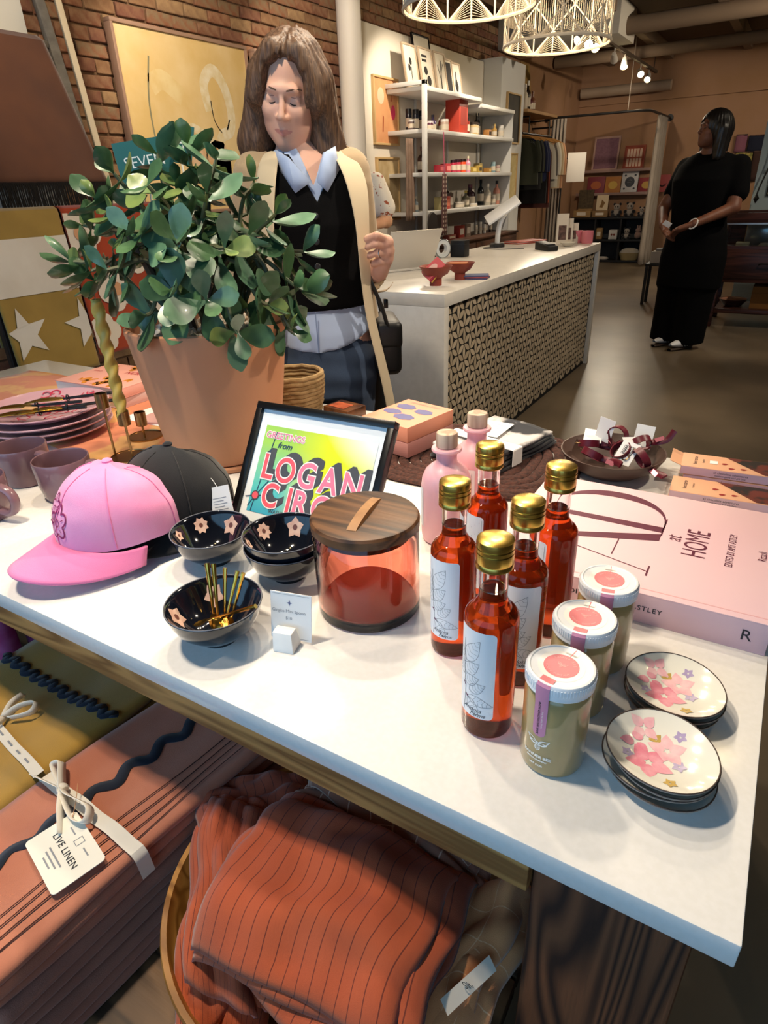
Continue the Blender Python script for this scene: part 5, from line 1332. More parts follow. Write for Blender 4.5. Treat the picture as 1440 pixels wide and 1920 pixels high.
p1_ = sdf_obj('person', [(bodyf, (-.3, -.2, 0), (.3, .2, 1.47), .011), (join([headf, neckf], .02), (-.18, -.18, 1.36), (.14, .18, 1.68), .0036), (handL, (.08, -.26, 1.05), (.28, -.05, 1.24), .0032)], [sk1, lip1], None, W1, (0, 0, A1), pick1)
tag(p1_, 'woman in a beige trench coat and black vest looking down behind the table', 'person')
MH = Matrix.Translation(HC) @ HR.to_4x4()
face_parts(p1_, MH, mat('brow_brown', '#4a3428', .8), [mat('lash_dark', '#241a17', .8)])
obj('finger_ring', MB().tube([(.0105*math.cos(2*PI*i/16), 0, .0105*math.sin(2*PI*i/16)) for i in range(16)], .0016, 6, closed=True, xf=Matrix.Translation((.190, -.166, 1.150)) @ Matrix.Rotation(math.radians(58), 4, 'Z')), mat('silver', '#d8d8d8', .2, 1), p1_)
# hair
hm = mat('hair_brown', '#4b3527', .55, c2='#7b5d45', scale=30, detail=2, stretch=(9, 9, .5), lo=.4, hi=.75)
def hair1(X, Y, Z):
    cap_ = ell((0, .022, .040), (.090, .105, .097))(X, Y, Z)
    d = cap_
    for a, b_, ra, rb in (((-.070, .0, .03), (-.098, -.010, -.12), .040, .040), ((-.098, -.010, -.12), (-.100, -.035, -.20), .040, .020), ((.072, .0, .03), (.098, .0, -.12), .042, .044), ((.098, 0, -.12), (.118, -.02, -.215), .044, .024),
                          ((0, .075, .02), (0, .085, -.15), .06, .05), ((-.055, .055, .0), (-.07, .06, -.17), .05, .035), ((.055, .055, 0), (.075, .06, -.17), .05, .035), ((-.03, -.055, .105), (-.078, -.055, .0), .018, .020), ((.03, -.055, .105), (.078, -.052, .0), .018, .020)):
        d = smin(d, cone(a, b_, ra, rb)(X, Y, Z), .03)
    face_ = join([ell((.002, -.10, -.035), (.063, .085, .102)), ell((.004, -.105, .045), (.060, .066, .060))], .02)(X, Y, Z)
    d = np.maximum(d, -face_)
    an = np.arctan2(Y-.02, X); d = d+.0022*np.sin(26*an+4*np.sin(9*Z))+.0014*np.sin(47*an+30*Z*.4)
    part = np.exp(-(X/.006)**2)*(Z > .07)*.005
    return d+part
sdf_obj('hair', [(within(hair1, HC, HR), (-.24, -.22, 1.26), (.20, .20, 1.70), .0048)], hm, p1_)
# shirt, vest, jeans, coat
shirt_m = striped('shirt_blue', '#8fa5cf', '#a9bbdd', 60, .5, 'X', c2='#869cc8', bump=0)
vest_m = mat('vest_black', '#050507', .95, spec=.2, bump=.4, bscale=500); jean_m = mat('denim', '#2b3a52', .9, c2='#3a4c68', scale=7, sheen=.2, bump=.3, bscale=500)
coat_m = mat('trench_beige', '#b39a78', .85, c2='#a88f6e', scale=6, sheen=.2, bump=.2, bscale=300); facing_m = mat('trench_facing', '#cdbb9c', .85, sheen=.2)
def shell(f, g): return lambda X, Y, Z: f(X, Y, Z)+g
shirtb = prof([.875, .93, 1.0, 1.10, 1.22, 1.32, 1.385, 1.41], [.008]*8, [0, 0, 0, -.005, -.01, 0, .008, .012], [.166, .164, .148, .140, .152, .156, .118, .066], [.118, .116, .104, .100, .108, .094, .068, .055])
def shirt_f(X, Y, Z):
    d = shirtb(X, Y, Z); d = np.maximum(d, -(Z-(1.375+.9*np.abs(X-.03)-.35*(Y > 0)))*0+d*0-1) if False else d
    v = np.maximum(np.abs(X-.030)*1.0-(Z-1.325)*.42, -Y-.5); cut = np.maximum(np.abs(X-.028)-(Z-1.315)*.40, Y-.0)
    hem = .885+.05*np.clip(np.abs(X-.008)/.16, 0, 1)**2
    return np.maximum(np.maximum(d, -cut), hem-Z)
sdf_obj('shirt', [(shirt_f, (-.2, -.15, .86), (.22, .15, 1.43), .0065)], shirt_m, p1_)
pl = MB(); 
obj('shirt_placket', MB().box((.004, -.1235, .888), (.0065, -.1185, 1.0)), mat('shirt_seam', '#6f83ad', .8), p1_, smooth=False)
for sx_, pts in ((-1, [(.022, -.098, 1.325), (-.030, -.085, 1.382), (-.062, -.050, 1.402), (-.052, -.060, 1.350), (-.02, -.098, 1.300)]), (1, [(.036, -.098, 1.325), (.060, -.083, 1.390), (.090, -.045, 1.405), (.096, -.058, 1.350), (.062, -.098, 1.300)])):
    mb = MB(); mb.v = [(x, y-.012, z) for x, y, z in pts]; mb.f = [(0, 1, 4), (1, 2, 3), (1, 3, 4)] if sx_ > 0 else [(0, 4, 1), (1, 3, 2), (1, 4, 3)]; mb.m = [0]*3
    o = obj('shirt_collar', mb, shirt_m, p1_); md = o.modifiers.new('thick', 'SOLIDIFY'); md.thickness = .004; s_ = o.modifiers.new('sub', 'SUBSURF'); s_.subdivision_type = 'SIMPLE'; s_.levels = s_.render_levels = 1
vestb = prof([1.0, 1.03, 1.12, 1.22, 1.32, 1.385, 1.40], [.008]*7, [0, 0, -.005, -.01, 0, .008, .01], [.156, .154, .148, .160, .158, .118, .09], [.112, .111, .108, .116, .102, .074, .06])
def vest_f(X, Y, Z):
    cut = np.maximum(np.abs(X-.034)-(Z-1.278)*.56, Y-.01)
    nk_ = cone((0, .02, 1.36), (0, .02, 1.5), .07, .09)(X, Y, Z)
    return np.maximum(np.maximum(vestb(X, Y, Z), -cut), -nk_)
vo = sdf_obj('vest', [(vest_f, (-.2, -.16, .98), (.22, .15, 1.42), .0065)], vest_m, p1_)
for k in range(4): obj('button', MB().lathe([(0, 0), (.008, 0), (.0085, .002), (.006, .0035), (0, .003)], 14, xf=Matrix.Translation((.026-.002*k, -.1265+.006*(k == 3), 1.245-.062*k)) @ Matrix.Rotation(PI/2, 4, 'X')), mat('button_dark', '#26262b', .35), vo)
jeansb = join([prof([.74, .80, .90, .97], [.002]*4, [0]*4, [.165, .168, .160, .14], [.115, .120, .112, .10]), cone((-.082, 0, .84), (-.088, -.01, .48), .096, .068), cone((-.088, -.01, .48), (-.088, .02, .10), .066, .052), cone((.086, 0, .84), (.092, -.01, .48), .096, .068), cone((.092, -.01, .48), (.092, .02, .10), .066, .052)], .02)
sdf_obj('jeans', [(lambda X, Y, Z: np.maximum(jeansb(X, Y, Z)+.0015*np.sin(90*Z+20*X)*(np.abs(Z-.80) < .12), .085-Z), (-.22, -.16, .07), (.22, .16, .99), .009)], jean_m, p1_)
sh_ = mat('shoe_dark', '#2b2420', .5)
for sx_ in (-.09, .094): obj('shoe', MB().grid(lambda u, v: (sx_+(.042-.008*abs(v-.5))*math.cos(2*PI*u)*(math.sin(PI*min(max(v, .02), .98))**.4), .06-.24*v, max(.045+.045*math.sin(2*PI*u)*(1.2-.7*v)*(math.sin(PI*min(max(v, .02), .98))**.4), .001)), 20, 12), sh_, p1_, weld=True)
coatb = prof([.46, .60, .80, 1.0, 1.12, 1.22, 1.32, 1.385, 1.415], [.01, .01, .008, .008, .008, .01, .012, .01, .005], [.03, .025, .02, .015, .012, .005, .005, .012, .016], [.245, .235, .212, .186, .172, .168, .164, .125, .078], [.17, .165, .15, .135, .130, .132, .115, .082, .066])
slv = join([cone((.130, .012, 1.350), (.158, .070, 1.100), .056, .058), cone((.158, .070, 1.100), (.190, -.085, 1.082), .056, .047), cone((-.130, .012, 1.350), (-.180, .04, 1.09), .058, .060), cone((-.195, .04, 1.09), (-.175, -.05, .90), .060, .052)], .02)
def coat_out(X, Y, Z): return smin(coatb(X, Y, Z), slv(X, Y, Z), .025)+.003*np.sin(14*X+5*Z)*np.sin(6*Z+2)
def coat_f(X, Y, Z):
    o_ = coat_out(X, Y, Z); in_ = np.minimum(coatb(X, Y, Z)+.012, slv(X, Y, Z)+.012)
    lx = np.interp(Z, [.4, .8, 1.0, 1.2, 1.34, 1.42], [-.14, -.12, -.10, -.085, -.070, -.055]); rx = np.interp(Z, [.4, .7, .97, 1.13, 1.30, 1.36, 1.42], [.235, .205, .155, .142, .128, .112, .09])
    gap = np.maximum(np.maximum(lx-X, X-rx), Y-.02)
    nk_ = cone((-.005, .02, 1.36), (-.02, .01, 1.55), .070, .10)(X, Y, Z)
    cuff = np.maximum(cone((.194, -.05, 1.082), (.192, -.16, 1.10), .041, .046)(X, Y, Z), -.2+0*X)
    d = np.maximum(o_, -in_); d = np.maximum(d, -gap); d = np.maximum(d, -nk_); return np.maximum(d, -cuff)
co = sdf_obj('trench_coat', [(coat_f, (-.32, -.2, .46), (.32, .22, 1.45), .0068)], coat_m, p1_)
def edge_strip(zs_, xs_, ys_, w_, m_, nm):
    mb = MB()
    for z, x, y, ww in zip(zs_, xs_, ys_, w_): mb.v += [(x, y, z), (x+ww, y+.035*abs(ww)/.05, z)]
    mb.f = [(2*i, 2*i+1, 2*i+3, 2*i+2) for i in range(len(zs_)-1)]; mb.m = [0]*len(mb.f)
    o = obj(nm, mb, m_, co); md = o.modifiers.new('t', 'SOLIDIFY'); md.thickness = .007; md.offset = 0; s_ = o.modifiers.new('s', 'SUBSURF'); s_.levels = s_.render_levels = 2
edge_strip([1.405, 1.36, 1.30, 1.22, 1.13, 1.03, .97, .85, .70, .5], [.070, .098, .116, .130, .132, .140, .146, .172, .198, .22], [-.036, -.092, -.120, -.134, -.136, -.134, -.134, -.138, -.140, -.14], [.055, .066, .060, .040, .034, .030, .028, .030, .032, .034], facing_m, 'lapel')
edge_strip([1.405, 1.36, 1.30, 1.22, 1.10, 1.0, .8, .5], [-.050, -.060, -.072, -.084, -.090, -.10, -.12, -.13], [-.040, -.095, -.122, -.136, -.139, -.140, -.146, -.15], [-.05, -.06, -.055, -.04, -.034, -.034, -.034, -.034], facing_m, 'lapel')
obj('epaulette', MB().box((-.06, -.018, 0), (.06, .018, .008)), coat_m, co, (.125, .01, 1.400), (0, math.radians(32), 0), bevel=.003)
# shoulder bag
bagm = mat('bag_black', '#0e0d0e', .45)
bag = thing('shoulder_bag', 'black leather shoulder bag hanging at the coat side of the woman', 'bag', W1+Vector((math.cos(A1)*.212, math.sin(A1)*.212, .80)), A1)
obj('bag_body', MB().box((-.040, -.10, 0), (.040, .10, .155)), bagm, bag, bevel=.022, bseg=4)
obj('flap', MB().box((-.043, -.102, .075), (.043, .102, .160)), bagm, bag, bevel=.02, bseg=4)
obj('strap', MB().tube(smooth_path([(.0, -.095, .14), (-.02, -.11, .21), (-.045, -.115, .27), (-.045, -.06, .295), (-.035, .03, .285), (-.02, .09, .24), (0, .095, .15)], 6), .008, 8, flat=.4), bagm, bag)
obj('buckle', MB().box((-.012, -.115, .20), (.0, -.10, .225)), mat('dark_metal', '#2a2928', .3, 1), bag, bevel=.002)

# ---------------------------------------------------------------- shop assistant standing by the display case
W2 = Vector((-.698, 6.064, 0)); A2 = math.radians(-27)
sk2 = skin('skin_brown', '#7a4c36', '#6c4230')
HC2 = (.02, -.065, 1.615); HR2 = Euler((math.radians(-6), 0, math.radians(-24)), 'XYZ').to_matrix()
tor2 = prof([.78, .90, 1.02, 1.14, 1.26, 1.38, 1.45, 1.49], [0]*8, [0, 0, -.02, -.03, -.03, 0, .01, .0], [.21, .205, .19, .20, .215, .21, .15, .07], [.16, .155, .15, .165, .175, .13, .085, .06])
nk2 = cone((.005, -.005, 1.42), (.015, -.045, 1.56), .056, .054)
S2, E2, X2 = (.225, .06, 1.345), (.285, -.03, 1.085), (.150, -.285, .985)
S3, E3, X3 = (-.215, .04, 1.345), (-.28, -.08, 1.08), (-.105, -.305, .965)
arm2 = join([cone(S2, E2, .066, .050), cone(E2, X2, .047, .030), cone(S3, E3, .066, .050), cone(E3, X3, .047, .030)], .015)
leg2 = join([cone((-.10, 0, .82), (-.09, -.03, .46), .11, .075), cone((-.09, -.03, .46), (-.09, -.06, .08), .07, .045), cone((.10, 0, .82), (.09, -.03, .46), .11, .075), cone((.09, -.03, .46), (.09, -.06, .08), .07, .045)], .02)
hand2 = fist(X2, (.075, -.345, .945), (-.75, -.25, -.45), (-.45, .45, -.6), (.25, -.75, .35), .0098)
hand3 = fist(X3, (-.030, -.345, .925), (.65, -.35, -.55), (.35, .5, -.6), (-.25, -.75, .35), .0098)
p2_ = sdf_obj('person', [(join([tor2, nk2, arm2, leg2], .03), (-.4, -.42, 0.03), (.4, .3, 1.56), .013), (join([within(head_field(), HC2, HR2), nk2], .02), (-.14, -.23, 1.44), (.17, .12, 1.78), .0048), (join([hand2, hand3], .004), (-.14, -.47, .84), (.18, -.25, 1.03), .005)], sk2, None, W2, (0, 0, A2))
tag(p2_, 'woman in black T-shirt and wide black trousers with clasped hands', 'person')
face_parts(p2_, Matrix.Translation(HC2) @ HR2.to_4x4(), mat('brow_black', '#17110e', .8), [mat('lash_black', '#120d0b', .8), mat('eye_dark', '#2a1d16', .3)], open_eye=True)
hm2 = mat('hair_black', '#0c0a0a', .4, c2='#1d1816', scale=30, stretch=(9, 9, .5))
def hair2(X, Y, Z):
    d = ell((0, .030, .030), (.100, .118, .112))(X, Y, Z)
    for a, b_, ra, rb in (((-.075, .03, .0), (-.085, .05, -.17), .055, .045), ((.075, .03, 0), (.085, .05, -.17), .055, .045), ((0, .085, 0), (0, .095, -.19), .075, .06)):
        d = smin(d, cone(a, b_, ra, rb)(X, Y, Z), .03)
    face_ = join([ell((0, -.095, -.035), (.060, .085, .10)), ell((0, -.11, .02), (.055, .06, .05))], .02)(X, Y, Z)
    return np.maximum(d, -face_)+.002*np.sin(26*np.arctan2(Y-.02, X))
sdf_obj('hair', [(within(hair2, HC2, HR2), (-.18, -.22, 1.36), (.22, .20, 1.80), .006)], hm2, p2_)
tee_m = mat('tee_black', '#030304', .95, spec=.15); 
teeb = join([prof([.93, .98, 1.04, 1.16, 1.28, 1.38, 1.45, 1.475], [0]*8, [0, -.01, -.02, -.03, -.03, 0, .01, .005], [.222, .218, .215, .228, .242, .232, .160, .085], [.178, .176, .175, .192, .200, .150, .098, .075]),
             cone((.215, .05, 1.36), (.262, .02, 1.19), .085, .082), cone((-.205, .03, 1.36), (-.255, -.01, 1.19), .085, .082)], .03)
sdf_obj('t_shirt', [(lambda X, Y, Z: np.maximum(teeb(X, Y, Z), -cone((.01, -.02, 1.45), (.015, -.045, 1.60), .062, .075)(X, Y, Z)), (-.37, -.26, .79), (.37, .24, 1.50), .011)], tee_m, p2_)
trb = join([prof([.50, .74, .88, 1.0], [0]*4, [0]*4, [.255, .25, .238, .205], [.205, .20, .19, .165]), cone((-.105, 0, .70), (-.105, -.035, .06), .145, .130), cone((.105, 0, .70), (.105, -.035, .06), .145, .130)], .05)
sdf_obj('trousers', [(lambda X, Y, Z: np.maximum(trb(X, Y, Z)+.003*np.sin(28*X+6*Z), .045-Z), (-.32, -.26, .03), (.32, .24, 1.02), .012)], tee_m, p2_)
snk = mat('sneaker_white', '#dcdde0', .5); sole = mat('sneaker_sole', '#3a2c22', .6); strp = mat('sneaker_stripe', '#101012', .5)
for k, (sx_, sy_) in enumerate(((.105, 0.0), (-.075, .03))):
    sh = obj('sneaker', MB().grid(lambda u, v: (sx_+(.046-.010*v)*math.cos(2*PI*u)*(math.sin(PI*min(max(v, .03), .97))**.35), .03+sy_-.285*v, max(.052+.050*math.sin(2*PI*u)*(1.1-.72*v)*(math.sin(PI*min(max(v, .03), .97))**.35), .016)), 24, 16), snk, p2_, weld=True)
    obj('sole', MB().grid(lambda u, v: (sx_+(.050-.010*v)*math.cos(2*PI*u)*(math.sin(PI*min(max(v, .03), .97))**.35), .035+sy_-.296*v, .012+.012*math.sin(2*PI*u)), 20, 14), sole, sh, weld=True)
    for q in range(3):
        y0 = -.065-.032*q+sy_; mb = MB(); mb.v = [(sx_+.0455, y0, .030), (sx_+.0455, y0-.012, .030), (sx_+.034, y0-.028, .078-.006*q), (sx_+.034, y0-.016, .080-.006*q)]; mb.v = [(x+.003, y, z) for x, y, z in mb.v]; mb.f = [(0, 1, 2, 3)]; mb.m = [0]
        o = obj('side_stripe', mb, strp, sh, smooth=False); md = o.modifiers.new('t', 'SOLIDIFY'); md.thickness = .003
bp = MB().tube([(X2[0]+.034*math.cos(2*PI*i/20), X2[1]-.01+.020*math.sin(2*PI*i/20), X2[2]+.034*math.sin(2*PI*i/20)) for i in range(20)], .006, 6, closed=True)
obj('bracelet', bp, mat('bracelet_white', '#d9d5d0', .4), p2_)
nt_ = tag(obj('note_slip', MB().box((-.03, -.001, -.02), (.03, .001, .02)), paper, None, W2+Vector((-.185, -.335, .985)), (.5, .5, .4), smooth=False), 'folded white slip held in clasped hands', 'paper')

# ---------------------------------------------------------------- person working behind the counter, mostly hidden
W3 = Vector((-2.46, 3.68, 0)); A3 = math.radians(32)
tor3 = prof([.78, .92, 1.05, 1.2, 1.32, 1.38, 1.41], [0]*7, [0]*7, [.16, .165, .14, .15, .155, .12, .06], [.11, .115, .095, .10, .09, .065, .05])
a3 = join([cone((.16, 0, 1.33), (.22, -.03, 1.12), .045, .040), cone((.22, -.03, 1.12), (.10, -.24, 1.10), .036, .026), cone((-.16, 0, 1.33), (-.21, -.03, 1.12), .045, .04), cone((-.21, -.03, 1.12), (-.08, -.22, 1.06), .036, .026), cone((.10, -.24, 1.10), (.07, -.32, 1.09), .026, .018), cone((-.08, -.22, 1.06), (-.05, -.30, 1.05), .026, .018)], .015)
l3 = join([cone((-.08, 0, .84), (-.085, 0, .48), .085, .06), cone((-.085, 0, .48), (-.085, .02, .06), .055, .04), cone((.08, 0, .84), (.085, 0, .48), .085, .06), cone((.085, 0, .48), (.085, .02, .06), .055, .04)], .02)
p3_ = sdf_obj('person', [(join([tor3, cone((0, .01, 1.36), (-.08, -.02, 1.44), .046, .044), a3, l3], .025), (-.3, -.36, .02), (.3, .16, 1.5), .012), (within(head_field(), (-.10, -.05, 1.475), Euler((.5, .2, 0)).to_matrix()), (-.22, -.22, 1.32), (.02, .12, 1.62), .006)], skin('skin_light', '#d3a283', '#c79675'), None, W3, (0, 0, A3))
tag(p3_, 'person in a white patterned top behind the counter, mostly hidden', 'person')
sdf_obj('hair', [(within(lambda X, Y, Z: np.maximum(smin(ell((0, .025, .04), (.09, .105, .095))(X, Y, Z), cone((0, .07, 0), (0, .08, -.24), .075, .05)(X, Y, Z), .03), -ell((0, -.10, -.03), (.06, .085, .10))(X, Y, Z)), (-.10, -.05, 1.475), Euler((.5, .2, 0)).to_matrix()), (-.28, -.26, 1.12), (.08, .24, 1.66), .008)], hm, p3_)
top3 = join([prof([.5, .7, .9, 1.05, 1.2, 1.32, 1.38, 1.40], [0]*8, [0]*8, [.24, .21, .18, .155, .165, .17, .13, .08], [.17, .15, .13, .11, .115, .105, .078, .065]), cone((.16, 0, 1.34), (.215, -.02, 1.20), .062, .066), cone((-.16, 0, 1.34), (-.205, -.02, 1.20), .062, .066)], .02)
sdf_obj('top', [(top3, (-.33, -.2, .49), (.33, .2, 1.42), .011)], mat('top_print', '#e4ddd2', .8, c2='#a5563a', scale=28, lo=.62, hi=.64), p3_)
# ================================================================ sales counter
CX1, CY0, CY1, CH, CX0 = -1.235, 2.53, 5.17, .893, -2.02
cm = mat('counter_white', '#d8d3cb', .3, c2='#d2cdc5', scale=30)
ct = thing('sales_counter', 'white sales counter with a patterned petal front panel', 'counter', ((CX0+CX1)/2, (CY0+CY1)/2, 0))
ox, oy = (CX0+CX1)/2, (CY0+CY1)/2
def cb(name, lo, hi, m, **kw): return obj(name, MB().box((lo[0]-ox, lo[1]-oy, lo[2]), (hi[0]-ox, hi[1]-oy, hi[2])), m, ct, **kw)
cb('countertop', (CX0, CY0, CH-.055), (CX1, CY1, CH), cm, bevel=.002)
cb('end_panel', (CX0, CY0, 0), (CX1, CY0+.045, CH-.055), cm, bevel=.002)
cb('end_panel', (CX0, CY1-.045, 0), (CX1, CY1, CH-.055), cm, bevel=.002)
fp = cb('front_panel', (CX1-.05, CY0+.045, 0.0), (CX1-.028, CY1-.045, CH-.055), mat('panel_black', '#0d0a08', .9), smooth=False)
ptm = [mat('petal_tile_%d' % i, c, .7) for i, c in enumerate(('#b3a289', '#bbaa92', '#a99880'))]
# petals in interlocking six-rayed stars
pmesh = []
for m_ in ptm:
    mb = MB(); out = [(-.0335+.067*i/8, .0128*max(math.sin(PI*i/8), 0)**.75) for i in range(9)]; out += [(x, -y) for x, y in out[-2:0:-1]]
    mb.poly(out, th=.002); pmesh.append(mb.mesh('petal', [m_], smooth=False))
sp_ = .081; cells = []
ny = int((CY1-CY0-.10)/(sp_*.866)); nz = int((CH-.07)/sp_)
for c in range(ny+1):
    for r in range(nz+1):
        y = CY0+.06+c*sp_*.866; z = .02+r*sp_+(sp_/2 if c % 2 else 0)
        for a in (PI/2, PI/6, 5*PI/6):
            py, pz = y+sp_/2*math.cos(a), z+sp_/2*math.sin(a)
            if CY0+.06 < py < CY1-.06 and .030 < pz < CH-.070: cells.append((py, pz, a))
cells.sort(key=lambda t: t[0])
vis = [c for c in cells if c[1] > .12]
first = set(vis[:298]); rest = MB(); k = 0
B3 = Matrix(((0, 0, 1, 0), (1, 0, 0, 0), (0, 1, 0, 0), (0, 0, 0, 1)))     # petal plane -> y,z facing +x
for q, (py, pz, a) in enumerate(cells):
    M = Matrix.Translation((CX1-.0278-ox, py-oy, pz)) @ B3 @ Matrix.Rotation(a, 4, 'Z')
    if (py, pz, a) in first:
        o = link('petal', pmesh[q % 3], fp); o.matrix_local = M
    else:
        me = pmesh[0]; rest.add([tuple(v.co) for v in me.vertices], [tuple(p.vertices) for p in me.polygons], q % 3, M)
ro = obj('petal_field', rest, ptm, fp, smooth=False); ro['kind'] = 'stuff'
CT = CH
# ---- things on the counter
redw = mat('red_lacquer', '#8d3a2a', .5, c2='#7a2f22', scale=18); 
def foot_bowl(label, p, r):
    o = thing('footed_bowl', label, 'bowl', p, 0, 'red footed bowls')
    obj('bowl_body', MB().lathe([(0, 0), (r*.36, 0), (r*.36, r*.42), (r*.42, r*.48), (r*.72, r*.66), (r*.97, r*1.05), (r, r*1.10), (r*.95, r*1.08), (r*.7, r*.75), (r*.3, r*.58), (0, r*.56)], 36), redw, o)
    return o
p1 = on(817, 535, CT); p2 = on(862, 524, CT)
foot_bowl('red footed bowl holding postcards at the near end of the counter', p1, .078); foot_bowl('red footed bowl standing behind the postcard bowl on the counter', p2, .072)
cols = ('#d9b24a', '#a8324a', '#c9405a', '#e06a72')
for k in range(4):
    o = thing('postcard', ('yellow', 'dark red', 'crimson', 'pink')[k]+' postcard leaning in the red footed bowl', 'card', p1+Vector((-.01+.0, 0, .062)), 0, 'postcards in the red bowl', rot=(math.radians(20), math.radians(-52+4*k), math.radians(35)))
    obj('card', MB().box((-.045, -.05, .004*k), (.055, .05, .004*k+.003)), mat('card_%d' % k, cols[k], .5), o, smooth=False)
    if k == 3: obj('picture', MB().poly(circ(.03, 20), lambda x, y: (x, y, .004*k+.0035)), mat('card_art', '#efc9c2', .5), o, smooth=False)
o = thing('card_pack', 'ochre card pack lying in the rear red bowl', 'card', p2+Vector((-.01, 0, .066)), .3); obj('card', MB().box((-.045, -.035, 0), (.045, .035, .012)), mat('pack_ochre', '#b8662a', .6), o, smooth=False)
for k in range(3):
    o = tag(obj('leaflet', MB().box((-.06, -.045, 0), (.06, .045, .006)), mat('leaflet_%d' % k, ('#3c3f6a', '#a84a4a', '#42507a')[k], .5), None, on(893, 522, CT)+Vector((0, 0, .0062*k)), (0, 0, .2+.1*k), smooth=False), ('lowest blue', 'middle red', 'topmost blue')[k]+' leaflet of the pile beside the red bowls', 'leaflet', 'leaflets on the counter')
# laptop seen from behind
al = mat('laptop_silver', '#c9c3ba', .35, .3)
lp = thing('laptop', 'open silver laptop seen from behind at the near end of the counter', 'laptop', on(735, 520, CT), math.radians(-8))
obj('base', MB().box((-.165, -.005, .001), (.165, .22, .014)), al, lp, bevel=.003)
obj('screen', MB().box((-.165, 0, 0), (.165, .007, .225)), al, lp, (0, -.002, .010), (math.radians(28), 0, 0), bevel=.003)
lp.rotation_euler.z = math.radians(62); lp.location = on(764, 508, CT)
# tape dispenser / black box and round tin
bb = thing('card_reader_box', 'black box beside the laptop on the counter', 'box', on(862, 481, CT)); obj('case', MB().box((-.05, -.04, 0), (.05, .04, .10)), mat('matte_black', '#121113', .5), bb, bevel=.004); obj('lid_line', MB().box((-.0505, -.0405, .075), (.0505, .0405, .077)), mat('dark_grey', '#2a292b', .5), bb, smooth=False)
tn = thing('tape_roll', 'round white tape roll with silver rim beside the black box', 'tape', on(828, 483, CT)+Vector((0, 0, .055)), rot=(0, PI/2, math.radians(-35)))
obj('roll', MB().lathe([(.03, -.02), (.055, -.02), (.055, .02), (.03, .02)], 32, closed=True), mat('tape_white', '#d5dade', .3), tn); obj('rim', MB().tube([(.055*math.cos(2*PI*i/32), .055*math.sin(2*PI*i/32), .02) for i in range(32)], .003, 6, closed=True), mat('steel', '#8f9498', .25, 1), tn)
# tablet on stand
tb_ = thing('tablet_stand', 'white tablet till tilted on a curved stand', 'tablet', on(932, 463, CT))
wp = mat('white_plastic', '#dfe2e6', .35)
obj('foot', MB().lathe([(0, 0), (.055, 0), (.055, .018), (.048, .026), (0, .026)], 24), mat('dark_grey', '#2a292b'), tb_)
obj('neck', MB().tube(smooth_path([(0, 0, .02), (.0, .01, .10), (.015, .02, .18), (.05, .03, .235)], 6), .028, 14, flat=.6), wp, tb_)
obj('screen', MB().box((-.13, -.09, -.008), (.13, .09, .008)), wp, tb_, (.02, .02, .245), (math.radians(18), math.radians(-32), math.radians(25)), bevel=.006)
obj('cable', MB().tube(smooth_path([(0, -.05, .004), (-.05, -.14, .004), (.10, -.22, .004), (.25, -.12, .004)], 6), .003, 6), mat('dark_grey', '#2a292b'), tb_)
# red folder, black terminal, card rack, candles, dish
rf = thing('folder', 'orange red folder lying on the far part of the counter', 'folder', on(985, 455, CT), math.radians(62)); obj('cover', MB().box((-.15, -.08, 0), (.15, .08, .006)).box((-.15, -.08, .011), (.15, .08, .017)), mat('folder_red', '#c4452a', .5), rf, bevel=.002); obj('sheets', MB().box((-.145, -.075, .006), (.14, .077, .011)), paper, rf, smooth=False)
pt = thing('payment_terminal', 'black payment terminal on the counter', 'terminal', on(1024, 469, CT), math.radians(50)); obj('case', MB().add([(-.04, -.085, 0), (.04, -.085, 0), (.04, .085, 0), (-.04, .085, 0), (-.04, -.085, .03), (.04, -.085, .03), (.04, .085, .055), (-.04, .085, .055)], [(0, 3, 2, 1), (4, 5, 6, 7), (0, 1, 5, 4), (1, 2, 6, 5), (2, 3, 7, 6), (3, 0, 4, 7)]), mat('matte_black', '#121113'), pt, bevel=.005); obj('keypad', MB().box((-.03, -.06, .034), (.03, .0, .042)), mat('dark_grey', '#2a292b'), pt, smooth=False)
ds = thing('trinket_dish', 'small white trinket dish in front of the card stand', 'dish', on(1064, 462, CT)); obj('dish_body', MB().lathe([(0, 0), (.025, 0), (.05, .02), (.055, .028), (.05, .027), (.022, .008), (0, .007)], 24), mat('dish_white', '#d9d2c4', .4), ds)
for k, (px, lab) in enumerate(((1052, 'tall printed card first in the card stand on the counter'), (1061, 'middle printed card in the card stand on the counter'), (1071, 'smallest printed card in the card stand on the counter'))):
    o = thing('display_card', lab, 'card', on(px+4, 458-k, CT), 0, 'cards standing on the counter', rot=(math.radians(-14), 0, math.radians(20)))
    obj('card', MB().box((-.055, -.002, 0), (.03, .002, .21-.035*k)), mat('card_cream', '#d8cdbd', .7), o, smooth=False)
    obj('print', MB().box((-.04, -.0026, .03), (.015, -.002, .13-.02*k)), mat('card_print', '#7a5a50', .7, c2='#3a2a28', scale=30), o, smooth=False)
pk = mat('candle_pink', '#e0808a', .4)
for k, (px, py, lab) in enumerate(((1083, 455, 'small pink candle glass beside the card stand'), (1100, 456, 'larger pink candle glass at the far end of the counter'))):
    o = thing('candle_glass', lab, 'candle', on(px, py, CT), 0, 'pink candle glasses'); r = .032 if k == 0 else .042
    obj('glass', MB().lathe([(0, 0), (r*.9, 0), (r, .01), (r, .085), (r*.93, .085), (r*.93, .012), (0, .012)], 24), pk, o); obj('wax', MB().lathe([(0, .012), (r*.9, .012), (r*.9, .06), (0, .06)], 20), mat('wax_white', '#ecd8d0', .5), o)
